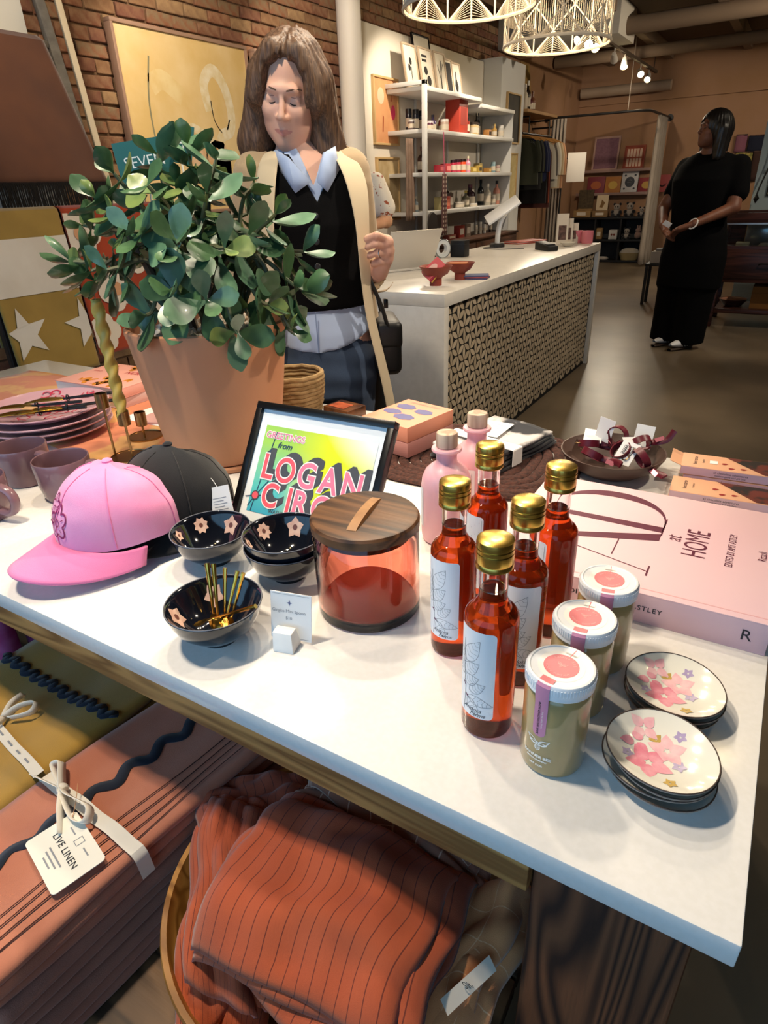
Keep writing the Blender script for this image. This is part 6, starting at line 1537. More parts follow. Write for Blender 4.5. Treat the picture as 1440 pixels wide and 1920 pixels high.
# ================================================================ left wall: canvases, framed works
pale_wood = mat('frame_ash', '#9c7c68', .6); canvas = mat('canvas_yellow', '#d9b878', .85, c2='#e3c894', scale=3.5, detail=4, bump=.3, bscale=50)
def swirl(mb, pts, w_, fn): mb.ribbon([tuple(p)[:2] for p in smooth_path([(x, y, 0) for x, y in pts], 6)], w_, fn)
def canvas_pic(label, y0, y1, z0, z1, marks):
    o = thing('canvas_painting', label, 'painting', (XW+.02, y0, z0)); W, H = y1-y0, z1-z0
    mb = MB()
    for lo, hi in (((0, 0, 0), (.055, W, .02)), ((0, 0, H-.02), (.055, W, H)), ((0, 0, .02), (.055, .02, H-.02)), ((0, W-.02, .02), (.055, W, H-.02))): mb.box(lo, hi)
    obj('frame', mb, pale_wood, o, bevel=.002)
    cv_ = obj('canvas', MB().box((.004, .02, .02), (.042, W-.02, H-.02)), canvas, o, smooth=False)
    for m_, shapes in marks:
        for pts, w_ in shapes:
            mb = MB(); swirl(mb, [(a*W, b_*H) for a, b_ in pts], w_, lambda y, z: (.043, min(max(y, .022), W-.022), min(max(z, .022), H-.022)))
            obj('brush_mark', mb, m_, cv_, smooth=False)
    return o
cw = mat('paint_white', '#e9ddc2', .85, c2='#dcc796', scale=18); cb_ = mat('paint_dark', '#3a3226', .85); cp = mat('paint_blush', '#d9b896', .85, c2='#cfa36e', scale=14); cg = mat('paint_grey', '#8a8468', .85)
canvas_pic('large abstract yellow canvas hanging on the brick wall', 3.0, 4.14, 1.20, 2.225, [
    (cw, [([(.62, .60), (.60, .75), (.68, .83), (.76, .76), (.80, .62), (.78, .50), (.70, .46), (.66, .38)], .075), ([(.36, .42), (.44, .50), (.56, .46), (.64, .40)], .05)]),
    (mat('paint_haze', '#e2cb96', .85, c2='#dcbf84', scale=12), [([(.20, .70), (.28, .74), (.36, .70), (.42, .66)], .11), ([(.5, .2), (.8, .3)], .12)]),
    (cp, [([(.44, .38), (.55, .30), (.66, .36), (.66, .20), (.55, .10)], .16)]),
    (cg, [([(.22, .85), (.17, .6), (.18, .3), (.2, .1)], .012)]),
    (cb_, [([(.41, .47), (.37, .42), (.39, .34), (.40, .30)], .011), ([(.64, .66), (.65, .55), (.70, .48)], .008), ([(.78, .56), (.75, .50)], .012)])])
canvas_pic('second abstract yellow canvas next to the large one, partly behind the woman', 4.22, 5.1, 1.20, 2.225, [(cw, [([(.3, .7), (.5, .5), (.6, .3)], .05)])])
def wall_pic(label, X, y0, y1, z0, z1, fm, pm_, deep=.03, extra=None, border=.018):
    o = thing('wall_picture', label, 'picture', (X, y0, z0)); W, H = y1-y0, z1-z0; b_ = border; mb = MB()
    for lo, hi in (((0, 0, 0), (deep, W, b_)), ((0, 0, H-b_), (deep, W, H)), ((0, 0, b_), (deep, b_, H-b_)), ((0, W-b_, b_), (deep, W, H-b_))): mb.box(lo, hi)
    obj('frame', mb, fm, o, bevel=.002)
    pc_ = obj('picture_sheet', MB().box((.002, b_, b_), (deep*.55, W-b_, H-b_)), pm_, o, smooth=False)
    if extra:
        for m_, pts in extra: obj('print_shape', MB().poly(pts, lambda y, z: (deep*.55+.001, y*W, z*H)), m_, pc_, smooth=False)
    return o
oak = mat('frame_oak', '#c7a673', .6); peachp = mat('print_peach', '#d9a06e', .8, c2='#cf9162', scale=6); hot = mat('print_magenta', '#d83a6a', .6)
wall_pic('oak framed peach print with a magenta spot on the white wall', XW+.06, 5.80, 6.26, 1.68, 2.23, oak, peachp, extra=[(hot, circ(.09, 18, .78, .50, .11)), (mat('print_pale', '#e3c3a2', .8), circ(.13, 18, .3, .72, .12)), (mat('print_rust', '#a5502f', .8), [(.33, .2), (.37, .2), (.40, .42), (.36, .45)]), (mat('print_rust', '#a5502f'), [(.68, .66), (.74, .66), (.72, .78)])])
wall_pic('oak framed pale print below the peach print, partly hidden', XW+.06, 5.82, 6.25, 1.02, 1.58, oak, mat('print_wheat', '#c9b288', .8, c2='#b79d70', scale=9))
dkf = mat('print_dark', '#3a3428', .7, c2='#2b261e', scale=8)
wall_pic('dark framed vertical print high on the white pier', -3.36, 8.52, 8.98, 1.76, 2.30, oak, dkf); wall_pic('cream framed print low on the white pier', -3.36, 8.52, 8.96, 1.12, 1.66, oak, mat('print_cream', '#d8c48e', .8, c2='#ccb67e', scale=16))

# ================================================================ white wall shelving with goods
shw = mat('shelf_white', '#d5d3ce', .5)
SX0, SX1 = XW+.065, -3.17
su = thing('shelving_unit', 'white steel shelving unit with five levels against the wall', 'shelving', (SX0, 7.2, 0))
levels = (2.13, 1.795, 1.435, 1.09); 
def sb_(nm, lo, hi): return obj(nm, MB().box((lo[0]-SX0, lo[1]-7.2, lo[2]), (hi[0]-SX0, hi[1]-7.2, hi[2])), shw, su, bevel=.002)
for i, z in enumerate(levels):
    sb_('shelf', (SX0, 6.05, z-.035), (SX1, 7.35, z)); sb_('shelf', (SX0, 7.36, z-.035-(.05 if i == 0 else 0)), (SX1, 8.34, z-(.05 if i == 0 else 0)))
sb_('upright', (SX1-.02, 6.02, .79), (SX1+.02, 6.06, 2.17)); sb_('top_arm', (SX0, 6.02, 2.135), (SX1+.02, 6.06, 2.17))
for y in (6.6, 7.35, 8.2): sb_('wall_rail', (SX0, y, .8), (SX0+.02, y+.03, 2.12))
sb_('side_panel', (SX0, 8.335, .79), (SX1-.02, 8.35, 2.08))
bench2 = thing('low_cabinet', 'dark brown low cabinet under the white shelving', 'cabinet', (-3.3, 7.0, 0))
bwm = wood('brown_cabinet_wood', '#5b3a28', '#3a2418', 1, 2, .5, 5)
obj('carcass', MB().box((-.28, -1.25, .06), (.24, 1.33, .76)), bwm, bench2, bevel=.004); obj('cabinet_top', MB().box((-.28, -1.27, .76), (.26, 1.335, .785)), bwm, bench2, bevel=.003)
for k in range(4): dr_ = obj('door', MB().box((.241, -1.23+k*.635, .09), (.258, -.62+k*.635, .74)), bwm, bench2, bevel=.003); obj('knob', MB().lathe([(0, 0), (.012, .002), (.015, .015), (.010, .022), (0, .022)], 12, xf=Matrix.Translation((.258, -.68+k*.635, .45)) @ Matrix.Rotation(PI/2, 4, 'Y')), brass, dr_)
obj('plinth', MB().box((-.26, -1.2, 0), (.20, 1.28, .06)), bwm, bench2, smooth=False)
ordw = ('first', 'second', 'third', 'fourth', 'fifth', 'sixth', 'seventh', 'eighth', 'ninth', 'tenth', 'eleventh', 'twelfth', 'thirteenth', 'fourteenth')
glass_t = {}
def shelf_bottle(label, grp, y, z, x, r, h, c, capc, kind='bottle', name=None):
    m_ = mat('goods_'+c.strip('#'), c, .25); cm_ = mat('goods_'+capc.strip('#'), capc, .35)
    o = thing(name or ('bottle' if kind == 'bottle' else 'jar'), label, 'bottle' if kind == 'bottle' else 'jar', (x, y, z), 0, grp)
    if kind == 'bottle':
        obj('body', MB().lathe([(0, 0), (r*.95, 0), (r, .006), (r, h*.55), (r*.85, h*.64), (r*.38, h*.72), (r*.36, h*.86), (0, h*.86)], 16), m_, o); obj('cap', MB().lathe([(0, h*.85), (r*.42, h*.85), (r*.42, h), (0, h)], 14), cm_, o)
        obj('label', MB().lathe([(r*1.01, h*.15), (r*1.01, h*.45)], 16), mat('goods_label', '#cfc2ae', .6), o)
    else:
        obj('body', MB().lathe([(0, 0), (r*.93, 0), (r, .006), (r, h*.75), (r*.9, h*.82), (0, h*.82)], 16), m_, o); obj('cap', MB().lathe([(0, h*.8), (r*.97, h*.8), (r*.97, h), (0, h)], 16), cm_, o)
        obj('label', MB().lathe([(r*1.01, h*.2), (r*1.01, h*.6)], 16), mat('goods_label', '#cfc2ae', .6), o)
    return o
def shelf_box(label, grp, y, z, x, w_, h, d_, c, c2=None, name='carton'):
    o = thing(name, label, 'box', (x, y, z), 0, grp); obj('carton', MB().box((-d_/2, -w_/2, 0), (d_/2, w_/2, h)), mat('goods_'+c.strip('#'), c, .5), o, bevel=.002)
    obj('label', MB().box((d_/2, -w_*.35, h*.25), (d_/2+.001, w_*.35, h*.75)), mat('goods_'+(c2 or '#d8ccb8').strip('#'), c2 or '#d8ccb8', .6), o, smooth=False); return o
G1 = 'goods on the second shelf from the top'; L2, L3, L4, L5 = 1.795, 1.435, 1.09, .785
def row(where, grp, z, items):
    for i, (kind, y, dx, r, h, c, cc, desc) in enumerate(items):
        lab = '%s, %s from the woman on the %s' % (desc, ordw[i], where)
        if kind == 'box': shelf_box(lab, grp, y, z, SX1-.10-dx, r*2, h, .07, c, cc)
        else: shelf_bottle(lab, grp, y, z, SX1-.08-dx, r, h, c, cc, kind)
row('second shelf', G1, L2, [('jar', 6.12, .1, .035, .085, '#6a5a58', '#d8d4ce', 'grey jar with pale lid'), ('jar', 6.28, .22, .03, .19, '#20222c', '#101218', 'tall dark jar'), ('jar', 6.40, .05, .035, .085, '#5a2a3e', '#cfc4c8', 'plum jar with pale lid'), ('jar', 6.46, .24, .032, .20, '#252a38', '#15181f', 'tall navy jar'), ('bottle', 6.56, .10, .034, .15, '#4a3a60', '#241f33', 'violet bottle'), ('jar', 6.62, .26, .033, .20, '#1f2632', '#11151c', 'tall black blue jar'), ('jar', 6.70, .04, .042, .115, '#b8a090', '#e0d8d0', 'pale jar with white lid'), ('jar', 6.84, .14, .035, .12, '#b8402c', '#c44a34', 'small red jar')])
rb = shelf_box('tall red box standing on the second shelf behind small jars', G1, 7.03, L2, SX1-.14, .21, .31, .16, '#b03a28', '#8f2c20', 'red_box')
row('shelf past the red box', G1, L2, [('jar', 7.22, .04, .042, .155, '#8a2a20', '#2a2020', 'dark red preserve jar'), ('jar', 7.40, .03, .042, .125, '#c0a878', '#3a3028', 'pale honey coloured jar'), ('jar', 7.49, .05, .042, .125, '#c8b488', '#352b24', 'cream jar with dark lid'), ('bottle', 7.56, .20, .012, .22, '#2a2220', '#e8dcc8', 'slim dark stick'), ('bottle', 7.70, .12, .012, .24, '#2a2220', '#e8dcc8', 'white tipped black stick'), ('box', 7.84, .03, .04, .075, '#b07a40', '#2a2018', 'tan box with dark label'), ('bottle', 7.88, .2, .04, .27, '#1c1a1a', '#101010', 'tall black bottle'), ('bottle', 8.00, .03, .03, .14, '#b08a48', '#d8b870', 'amber bottle'), ('jar', 8.12, .10, .032, .13, '#b8b4ac', '#cfcac0', 'clear pale glass'), ('jar', 8.20, .03, .034, .135, '#c0bcb4', '#d8d4cc', 'milky pale glass'), ('jar', 8.28, .08, .030, .13, '#a88078', '#c8c0b8', 'rosy glass')])
G2 = 'goods on the third shelf from the top'
row('third shelf', G2, L3, [('bottle', 6.52, .2, .05, .24, '#4a2a22', '#6a3a2c', 'brown jug'), ('box', 6.62, .03, .07, .07, '#a82a38', '#d86a70', 'crimson box'), ('box', 6.80, .05, .06, .085, '#b8303a', '#e08a88', 'scarlet box'), ('jar', 6.92, .04, .032, .12, '#b03048', '#301820', 'raspberry jar'), ('jar', 7.01, .03, .032, .125, '#b83a50', '#301820', 'rose jar with dark lid'), ('jar', 7.12, .02, .034, .13, '#e0502c', '#2a1a18', 'bright orange jar'), ('bottle', 7.25, .02, .03, .16, '#d890a8', '#e8e0c0', 'pink dropper bottle'), ('box', 7.48, .05, .06, .06, '#a88a38', '#d8c070', 'ochre box'), ('box', 7.62, .04, .05, .075, '#b89a48', '#3a3020', 'golden box'), ('box', 7.76, .10, .05, .10, '#c8b47a', '#8a7038', 'pale gold box'), ('box', 7.88, .03, .04, .05, '#a87a3a', '#d8b870', 'small tan box'), ('jar', 8.05, .05, .03, .115, '#7a98a0', '#98b0b4', 'blue grey glass'), ('jar', 8.20, .05, .03, .08, '#b09088', '#c8b0a8', 'small rosy glass')])
G3 = 'goods on the fourth shelf from the top'
row('fourth shelf', G3, L4, [('bottle', 6.13, .08, .034, .14, '#8a98a0', '#d8d4cc', 'pale blue bottle'), ('box', 6.62, .03, .06, .12, '#c0b078', '#3a3428', 'cream box with landscape label'), ('box', 6.78, .04, .05, .125, '#b83a28', '#e08060', 'red and orange box'), ('box', 6.90, .06, .045, .15, '#7a6a60', '#d8ccc0', 'taupe box'), ('jar', 7.06, .03, .06, .06, '#b8b0a4', '#c8c0b4', 'low pale jar'), ('bottle', 7.10, .22, .05, .26, '#3a2824', '#201814', 'tall brown bottle'), ('bottle', 7.30, .06, .04, .17, '#6a6450', '#c0a850', 'grey green bottle'), ('jar', 7.42, .02, .05, .035, '#cfc8bc', '#ddd8d0', 'flat white tin'), ('bottle', 7.55, .12, .06, .23, '#3a2028', '#5a2a38', 'dark plum bottle'), ('bottle', 7.68, .18, .05, .21, '#2a1c20', '#181012', 'blackish bottle'), ('bottle', 7.86, .03, .042, .23, '#b8b0a0', '#d8d0c0', 'silver shaker'), ('bottle', 8.00, .18, .04, .28, '#15181a', '#0c0e10', 'tall black wine bottle'), ('jar', 8.06, .04, .035, .11, '#9a9288', '#b8b0a4', 'small pewter jar'), ('bottle', 8.22, .06, .042, .26, '#d0907c', '#1c1414', 'pink wine bottle')])
G4 = 'goods on top of the brown cabinet'
row('brown cabinet top', G4, L5, [('box', 6.55, .05, .09, .03, '#2a2624', '#4a4440', 'flat black box'), ('box', 6.85, .02, .10, .045, '#8a3a28', '#d8c8b0', 'flat rust box'), ('box', 7.10, .02, .07, .125, '#a83a2c', '#d8d0c4', 'red and white box'), ('box', 7.28, .02, .06, .13, '#8a7868', '#c8bcae', 'grey brown box'), ('jar', 7.62, .06, .018, .10, '#d8d0c0', '#e8e0d0', 'thin white tube'), ('jar', 7.70, .04, .018, .13, '#d8d0c0', '#e8e0d0', 'taller white tube'), ('jar', 7.80, .03, .02, .10, '#d8d4cc', '#cfcac0', 'white stick jar'), ('jar', 7.92, .06, .02, .14, '#6a5a50', '#d8d4cc', 'dark tube with pale cap'), ('jar', 8.05, .05, .02, .13, '#5a4a44', '#d0ccc4', 'brown tube with pale cap')])
# small framed prints on top of the shelving
pf = mat('frame_thin_ash', '#b09a80', .6); cream = mat('art_cream', '#d9d0bf', .8); artk = mat('art_black', '#23201f', .8)
def small_frame(label, y, w_, h, fm, art, x=SX0+.05, z=2.13):
    o = thing('small_print', label, 'framed print', (x, y, z), 0, 'framed prints on top of the shelving', rot=(0, math.radians(-10), 0)); b_ = .016; mb = MB()
    for lo, hi in (((0, -w_/2, 0), (.02, w_/2, b_)), ((0, -w_/2, h-b_), (.02, w_/2, h)), ((0, -w_/2, b_), (.02, -w_/2+b_, h-b_)), ((0, w_/2-b_, b_), (.02, w_/2, h-b_))): mb.box(lo, hi)
    obj('frame', mb, fm, o, bevel=.001); sh = obj('picture_sheet', MB().box((.002, -w_/2+b_, b_), (.012, w_/2-b_, h-b_)), cream, o, smooth=False)
    for pts in art: obj('print_shape', MB().poly([(a*w_-w_/2, c*h) for a, c in pts], lambda p, q: (.0128, p, q)), artk, sh, smooth=False)
vase = [(.45, .2), (.60, .2), (.68, .35), (.58, .55), (.56, .75), (.48, .75), (.46, .55), (.36, .35)]
small_frame('small framed flower print, nearest the woman on top of the shelving', 6.22, .26, .36, pf, [circ(.10, 8, .5, .62, .09), circ(.09, 8, .38, .48, .08), [(.48, .15), (.53, .15), (.53, .5), (.48, .5)]], SX0+.20)
small_frame('small framed print of black bars and arches on top of the shelving', 6.50, .27, .36, pf, [[(.2, .78), (.6, .78), (.6, .84), (.2, .84)], [(.2, .68), (.55, .68), (.55, .74), (.2, .74)], circ(.14, 12, .42, .48, .1), circ(.16, 12, .6, .26, .12)], SX0+.22)
small_frame('larger black framed print standing behind the others on top of the shelving', 6.66, .36, .50, blk, [circ(.12, 10, .5, .5, .1)], SX0+.115)
small_frame('small framed print of dark branches on top of the shelving', 6.78, .24, .36, pf, [[(.42, .12), (.5, .12), (.62, .8), (.55, .84)], [(.45, .4), (.3, .7), (.26, .68), (.42, .34)], [(.52, .45), (.78, .72), (.74, .76)]], SX0+.23)
small_frame('small black toned print on top of the shelving', 7.02, .25, .34, pf, [[(.12, .1), (.88, .1), (.88, .9), (.12, .9)]], SX0+.19)
small_frame('small framed bottle print, farthest along the shelf top', 7.24, .25, .33, pf, [vase], SX0+.18)
# textiles hanging from the shelving
def hang(name, label, cat, m_, x, y, z0, z1, w_, waves=3, amp=.02, ry=0.0, grp=None):
    o = obj(name, MB().grid(lambda u, v: (x+amp*math.sin(waves*2*PI*u)*(.4+.6*v), y+(u-.5)*w_*(.75+.25*v), z1+(z0-z1)*v), 26, 14), m_); md = o.modifiers.new('t', 'SOLIDIFY'); md.thickness = .006
    return tag(o, label, cat, grp)
brn = mat('apron_taupe', '#8a7262', .9, c2='#7a6252', scale=12); ging = striped('gingham', '#d8c4ac', '#5a3a38', 9, .5, 'X', freq2=14, bump=0)
hang('hanging_apron', 'taupe apron hanging at the end of the shelving', 'apron', brn, SX1-.15, 6.02, 1.02, 1.72, .20)
hang('hanging_towel', 'brown and cream checked towel hanging from the shelving', 'towel', ging, SX1+.02, 6.42, .86, 1.42, .12)
bl_ = tag(obj('towel_cord', MB().tube([(SX1+.02, 6.42, 1.42), (SX1+.015, 6.41, 1.78)], .004, 6), mat('cord_pink', '#b04a68', .8)), 'pink cord holding the checked towel', 'cord')
wr_ = tag(obj('round_basket_tray', MB().lathe([(0, -.01), (.10, -.01), (.11, 0), (.10, .012), (0, .012)], 28, xf=Matrix.Translation((SX1+.015, 6.16, .98)) @ Matrix.Rotation(PI/2, 4, 'Y')), mat('tray_dark', '#2a211c', .6)), 'dark round tray hanging below the checked towel', 'tray')

# ================================================================ leaning ladders with throws
lad = mat('ladder_grey', '#6b655e', .7, c2='#5a544d', scale=20); ladc = mat('ladder_cream', '#cbb89a', .7)
def bar(name, a, b_, w_, t_, m_, parent):
    a, b_ = Vector(a), Vector(b_); d = b_-a; L = d.length
    o = obj(name, MB().box((-w_/2, -t_/2, 0), (w_/2, t_/2, L)), m_, parent, a, d.to_track_quat('Z', 'Y').to_euler(), bevel=.004); return o
topA, botA = onx(62, -30, -3.56), onx(165, 300, -3.22)
dirA = (botA-topA).normalized(); footA = topA+dirA*((topA.z)/(-dirA.z))
ldr = thing('blanket_ladder', 'grey wooden ladder leaning on the brick wall with throws', 'ladder', footA)
off2 = Vector((0, -.62, 0))
for k, o_ in enumerate((Vector((0, 0, 0)), off2)): bar('rail', o_, topA-footA+o_, .045, .075, lad, ldr)
for t in (.30, .52, .70, .88): bar('rung', (topA-footA)*t, (topA-footA)*t+off2, .03, .03, lad, ldr)
pst = bar('strip', topA-footA+Vector((.0, .10, .2)), (topA-footA)*.45+Vector((.0, .06, 0)), .03, .05, ladc, ldr)
brown_t = mat('throw_brown', '#5a331b', .95, c2='#4e2b17', scale=5, sheen=.3, bump=.3, bscale=300); fringe_m = mat('fringe_black', '#17120f', .95)
pA = topA+dirA*.28
def pt_on(t): return footA+(topA-footA)*t
r88 = pt_on(.88)
th = thing('throw_blanket', 'rust brown throw with black fringe hanging on the ladder', 'throw', (r88.x+.035, r88.y-.40, r88.z))
zb = 1.385-r88.z; lsl = (footA.x-topA.x)/topA.z
def brf(u, v):
    s_ = (v-.12)
    if v < .12: return (-.035*(1-v/.12)-.0, (u-.5)*.60, .02*math.sin(PI*v/.24)-.06*(1-v/.12)**2)
    q = (v-.12)/.88; return (.03+lsl*(.02-zb)*q+.008*math.sin(9*u+2)*q, (u-.5)*.60, .02+(zb-.02)*q)
bo = obj('cloth', MB().grid(brf, 30, 26), brown_t, th); md = bo.modifiers.new('t', 'SOLIDIFY'); md.thickness = .006
fm_ = MB()
for k in range(110):
    y = -.298+.596*k/109; x = .03-lsl*zb+.012+.008*math.sin(9*(k/109)+2); fm_.tube([(x, y, zb+.005), (x+.002*math.sin(k), y+.002*math.cos(k*3), zb-.05), (x+.004*math.sin(k*2), y+.003, zb-.105)], .0028, 4)
fo = obj('fringe', fm_, fringe_m, th); fo['kind'] = 'stuff'
# standing rack in front with star and flower throws
RX = -2.72
rk = thing('blanket_rack', 'dark wooden rack carrying the star and flower throws', 'rack', (RX, 1.9, 0))
dkw = wood('dark_rack_wood', '#3a2a20', '#1e1410', 2, 2, .5, 4)
for y in (-.44, .62):
    obj('post', MB().box((-.02, y-.025, 0), (.02, y+.025, 1.26)), dkw, rk, bevel=.003); obj('foot', MB().box((-.18, y-.025, 0), (.18, y+.025, .04)), dkw, rk, bevel=.003)
obj('rail', MB().box((-.015, -.46, 1.235), (.015, .64, 1.265)), dkw, rk, bevel=.004); obj('rail', MB().box((-.015, -.46, .42), (.015, .64, .45)), dkw, rk, bevel=.004)
ochre = mat('throw_ochre', '#a3843f', .95, c2='#957838', scale=6, sheen=.3); thw = mat('throw_white', '#ded6ca', .95, c2='#d3c9bb', scale=6, sheen=.3)
def drape(name, label, y0, y1, zb_, m_, z_top=1.268, dx=.028, wave=.004):
    o = thing(name, label, 'throw', (RX, (y0+y1)/2, z_top)); L = y1-y0
    def g(u, v):
        q = v*2-.35
        if q < 0: a = q/.35; return (-dx*.8, (u-.5)*L, a*.5)
        if q < .15: a = PI*(q/.15); return (-dx*math.cos(a), (u-.5)*L, .016*math.sin(a))
        t = (q-.15)/1.5; return (dx+wave*math.sin(7*u+1)*t+.03*t, (u-.5)*L, (zb_-z_top)*t)
    b_ = obj('cloth', MB().grid(g, 24, 50), m_, o); md = b_.modifiers.new('t', 'SOLIDIFY'); md.thickness = .005
    return o, (lambda u, t: (dx+wave*math.sin(7*u+1)*t+.03*t+.010, (u-.5)*L, (zb_-z_top)*t))
st_, sf = drape('throw_blanket', 'ochre and white star throw hanging on the rack', 1.43, 1.80, .62, ochre)
sm_ = obj('white_band', MB().grid(lambda u, v: sf(u, .14+.33*v), 20, 8), thw, st_)
def star(cu, ct_, r, ur):
    pts = []
    for k in range(10):
        a = PI/2+2*PI*k/10+.15; rr2 = r if k % 2 == 0 else r*.42; pts.append((cu+ur*rr2*math.cos(a), ct_-rr2*math.sin(a)))
    return pts
for cu, ct_ in ((.20, .70), (.98, .70)):
    mb = MB(); mb.poly([(min(max(a, .0), 1.0), b_) for a, b_ in star(cu, ct_, .17, 1.75)][::-1], lambda a, b_: sf(a, b_)); obj('woven_star', mb, thw, st_, smooth=False)
redf = mat('throw_rust', '#a83f1c', .95, c2='#993817', scale=6, sheen=.3); flw = mat('throw_petal', '#e0d2c0', .95); flc = mat('throw_centre', '#cf9a72', .95)
fl_, ff = drape('throw_blanket', 'rust throw with large white flowers hanging on the rack', 1.812, 2.40, .66, redf)
for k, (cu, ct_, r) in enumerate(((.10, .15, .20), (.30, .55, .19), (.62, .30, .22), (.90, .62, .20), (.62, .80, .18), (.10, .84, .16))):
    for q in range(5):
        mb = MB(); a = 2*PI*q/5+.5*k; mb.poly([(min(max(x, 0), 1), min(max(y, 0), 1)) for x, y in circ(r*.42, 14, cu+r*.45*math.cos(a)*1.1, ct_+r*.45*math.sin(a), r*.42)], lambda x, y: ff(x, y)); obj('woven_petal', mb, flw, fl_, smooth=False)
    mb = MB(); mb.poly(circ(r*.26, 14, cu, ct_), lambda x, y: tuple(c+(.003 if i == 0 else 0) for i, c in enumerate(ff(x, y)))); obj('woven_centre', mb, flc, fl_, smooth=False)
wc = tag(obj('white_canvas', MB().box((XW+.03, 1.75, 1.15), (XW+.06, 2.48, 3.0)), mat('canvas_white', '#d9d4ca', .85), None, smooth=False), 'tall blank white canvas on the brick wall behind the ladder', 'canvas')
pd = thing('plinth', 'white plinth box behind the jade plant', 'plinth', (-2.35, 2.55, 0)); obj('block', MB().box((-.2, -.2, 0), (.2, .2, .93)), mat('plinth_white', '#d4cec6', .6), pd, bevel=.004); obj('plinth_top', MB().box((-.21, -.21, .93), (.21, .21, .96)), mat('plinth_white', '#d4cec6'), pd, bevel=.003)
trb_ = thing('wooden_tray', 'brown wooden tray on the white plinth', 'tray', (-2.35, 2.55, .961)); obj('tray_base', MB().box((-.17, -.12, 0), (.17, .12, .012)), bwm, trb_, bevel=.003)
for lo, hi in (((-.17, -.12, .012), (.17, -.105, .06)), ((-.17, .105, .012), (.17, .12, .06)), ((-.17, -.105, .012), (-.155, .105, .06)), ((.155, -.105, .012), (.17, .105, .06))): obj('tray_side', MB().box(lo, hi), bwm, trb_, bevel=.002)
# ================================================================ clothes rail beyond the pier
iron = mat('black_iron', '#141210', .5)
RXc = -3.38
cr = thing('clothes_rail', 'black pipe clothes rail with a wooden shelf above', 'clothes rail', (XW, 9.9, 0))
obj('rail', MB().tube([(RXc-XW, -.70, 1.90), (RXc-XW, .55, 1.90)], .014, 10), iron, cr)
for y in (-.45, .40): obj('drop', MB().tube([(RXc-XW, y, 1.90), (RXc-XW, y, 2.10), (.0-.03, y, 2.10)], .012, 8), iron, cr)
obj('end_frame', MB().tube([(-.03, .52, 2.02), (.28, .52, 2.02), (.28, .52, 1.88)], .013, 8), iron, cr)
obj('shelf_board', MB().box((-.03, -.74, 2.13), (.34, .52, 2.165)), mat('pine_board', '#a98050', .7), cr, bevel=.003)
gar = [('dark olive jacket', '#2b2d1c', .56), ('black coat', '#14130f', .62), ('olive overshirt', '#34361f', .54), ('deep navy shirt', '#141a3c', .52), ('navy jacket', '#191f44', .50), ('black skirted dress', '#141214', .80), ('dark striped dress with orange piping', '#4a2018', .86), ('rust trousers', '#6a2f20', .84), ('black trousers', '#17110f', .86), ('white blouse', '#d3cab8', .50), ('ivory shirt', '#d9cfb8', .60), ('cream shirt', '#cdb694', .62), ('peach shirt', '#c08f6a', .62)]
hw_ = mat('hanger_wood', '#c08a4a', .6)
for k, (desc, c, L) in enumerate(gar):
    y = 9.24+k*.092; o = thing('garment', '%s hanging on the pipe rail, %s from the pier' % (desc, ordw[k]), 'clothing', (RXc, y, 1.90), 0, 'clothes on the pipe rail', rot=(0, 0, .12*math.sin(k*2.3)))
    obj('hanger', MB().tube(smooth_path([(.21, 0, -.10), (.10, 0, -.045), (0, 0, -.03), (-.10, 0, -.045), (-.21, 0, -.10)], 4), .010, 6, flat=.8).tube(smooth_path([(0, 0, -.03), (0, 0, 0), (.012, 0, .014), (0, 0, .022)], 3), .003, 5), hw_, o)
    w0 = .22 if k not in (7, 8) else .17
    def gf(u, v, L=L, k=k, w0=w0):
        a = 2*PI*u; sh = .10*max(1-v*5, 0); wv = 1+.05*math.sin(3*a+k)*v
        w = (w0*(min(v*6, 1)**.5*.55+.45))*(1+.10*v)
        return (w*math.cos(a)*wv, (.028+.012*v)*math.sin(a)+.006*math.sin(6*a+k)*v, -.052-L*v-(abs(math.cos(a))**2)*.065*max(1-v*3, 0))
    g = obj('body', MB().grid(gf, 30, 14), mat('cloth_%d' % k, c, .9, sheen=.15), o, weld=True)
    if L < .65:
        for s_ in (-1, 1): obj('sleeve', MB().tube(smooth_path([(s_*.19, 0, -.10), (s_*.235, .005, -.26), (s_*.245, .0, -.50 if k > 8 else -.46)], 4), [.040, .042, .042, .042, .042, .040, .038, .036, .034][:9], 8, flat=.8), mat('cloth_%d' % k, c), o)
    if k == 6:
        for x in (-.03, .03): obj('piping', MB().tube([(.20, x, -.2), (.23, x, -.85)], .006, 5), mat('piping_orange', '#b8583a', .8), o)
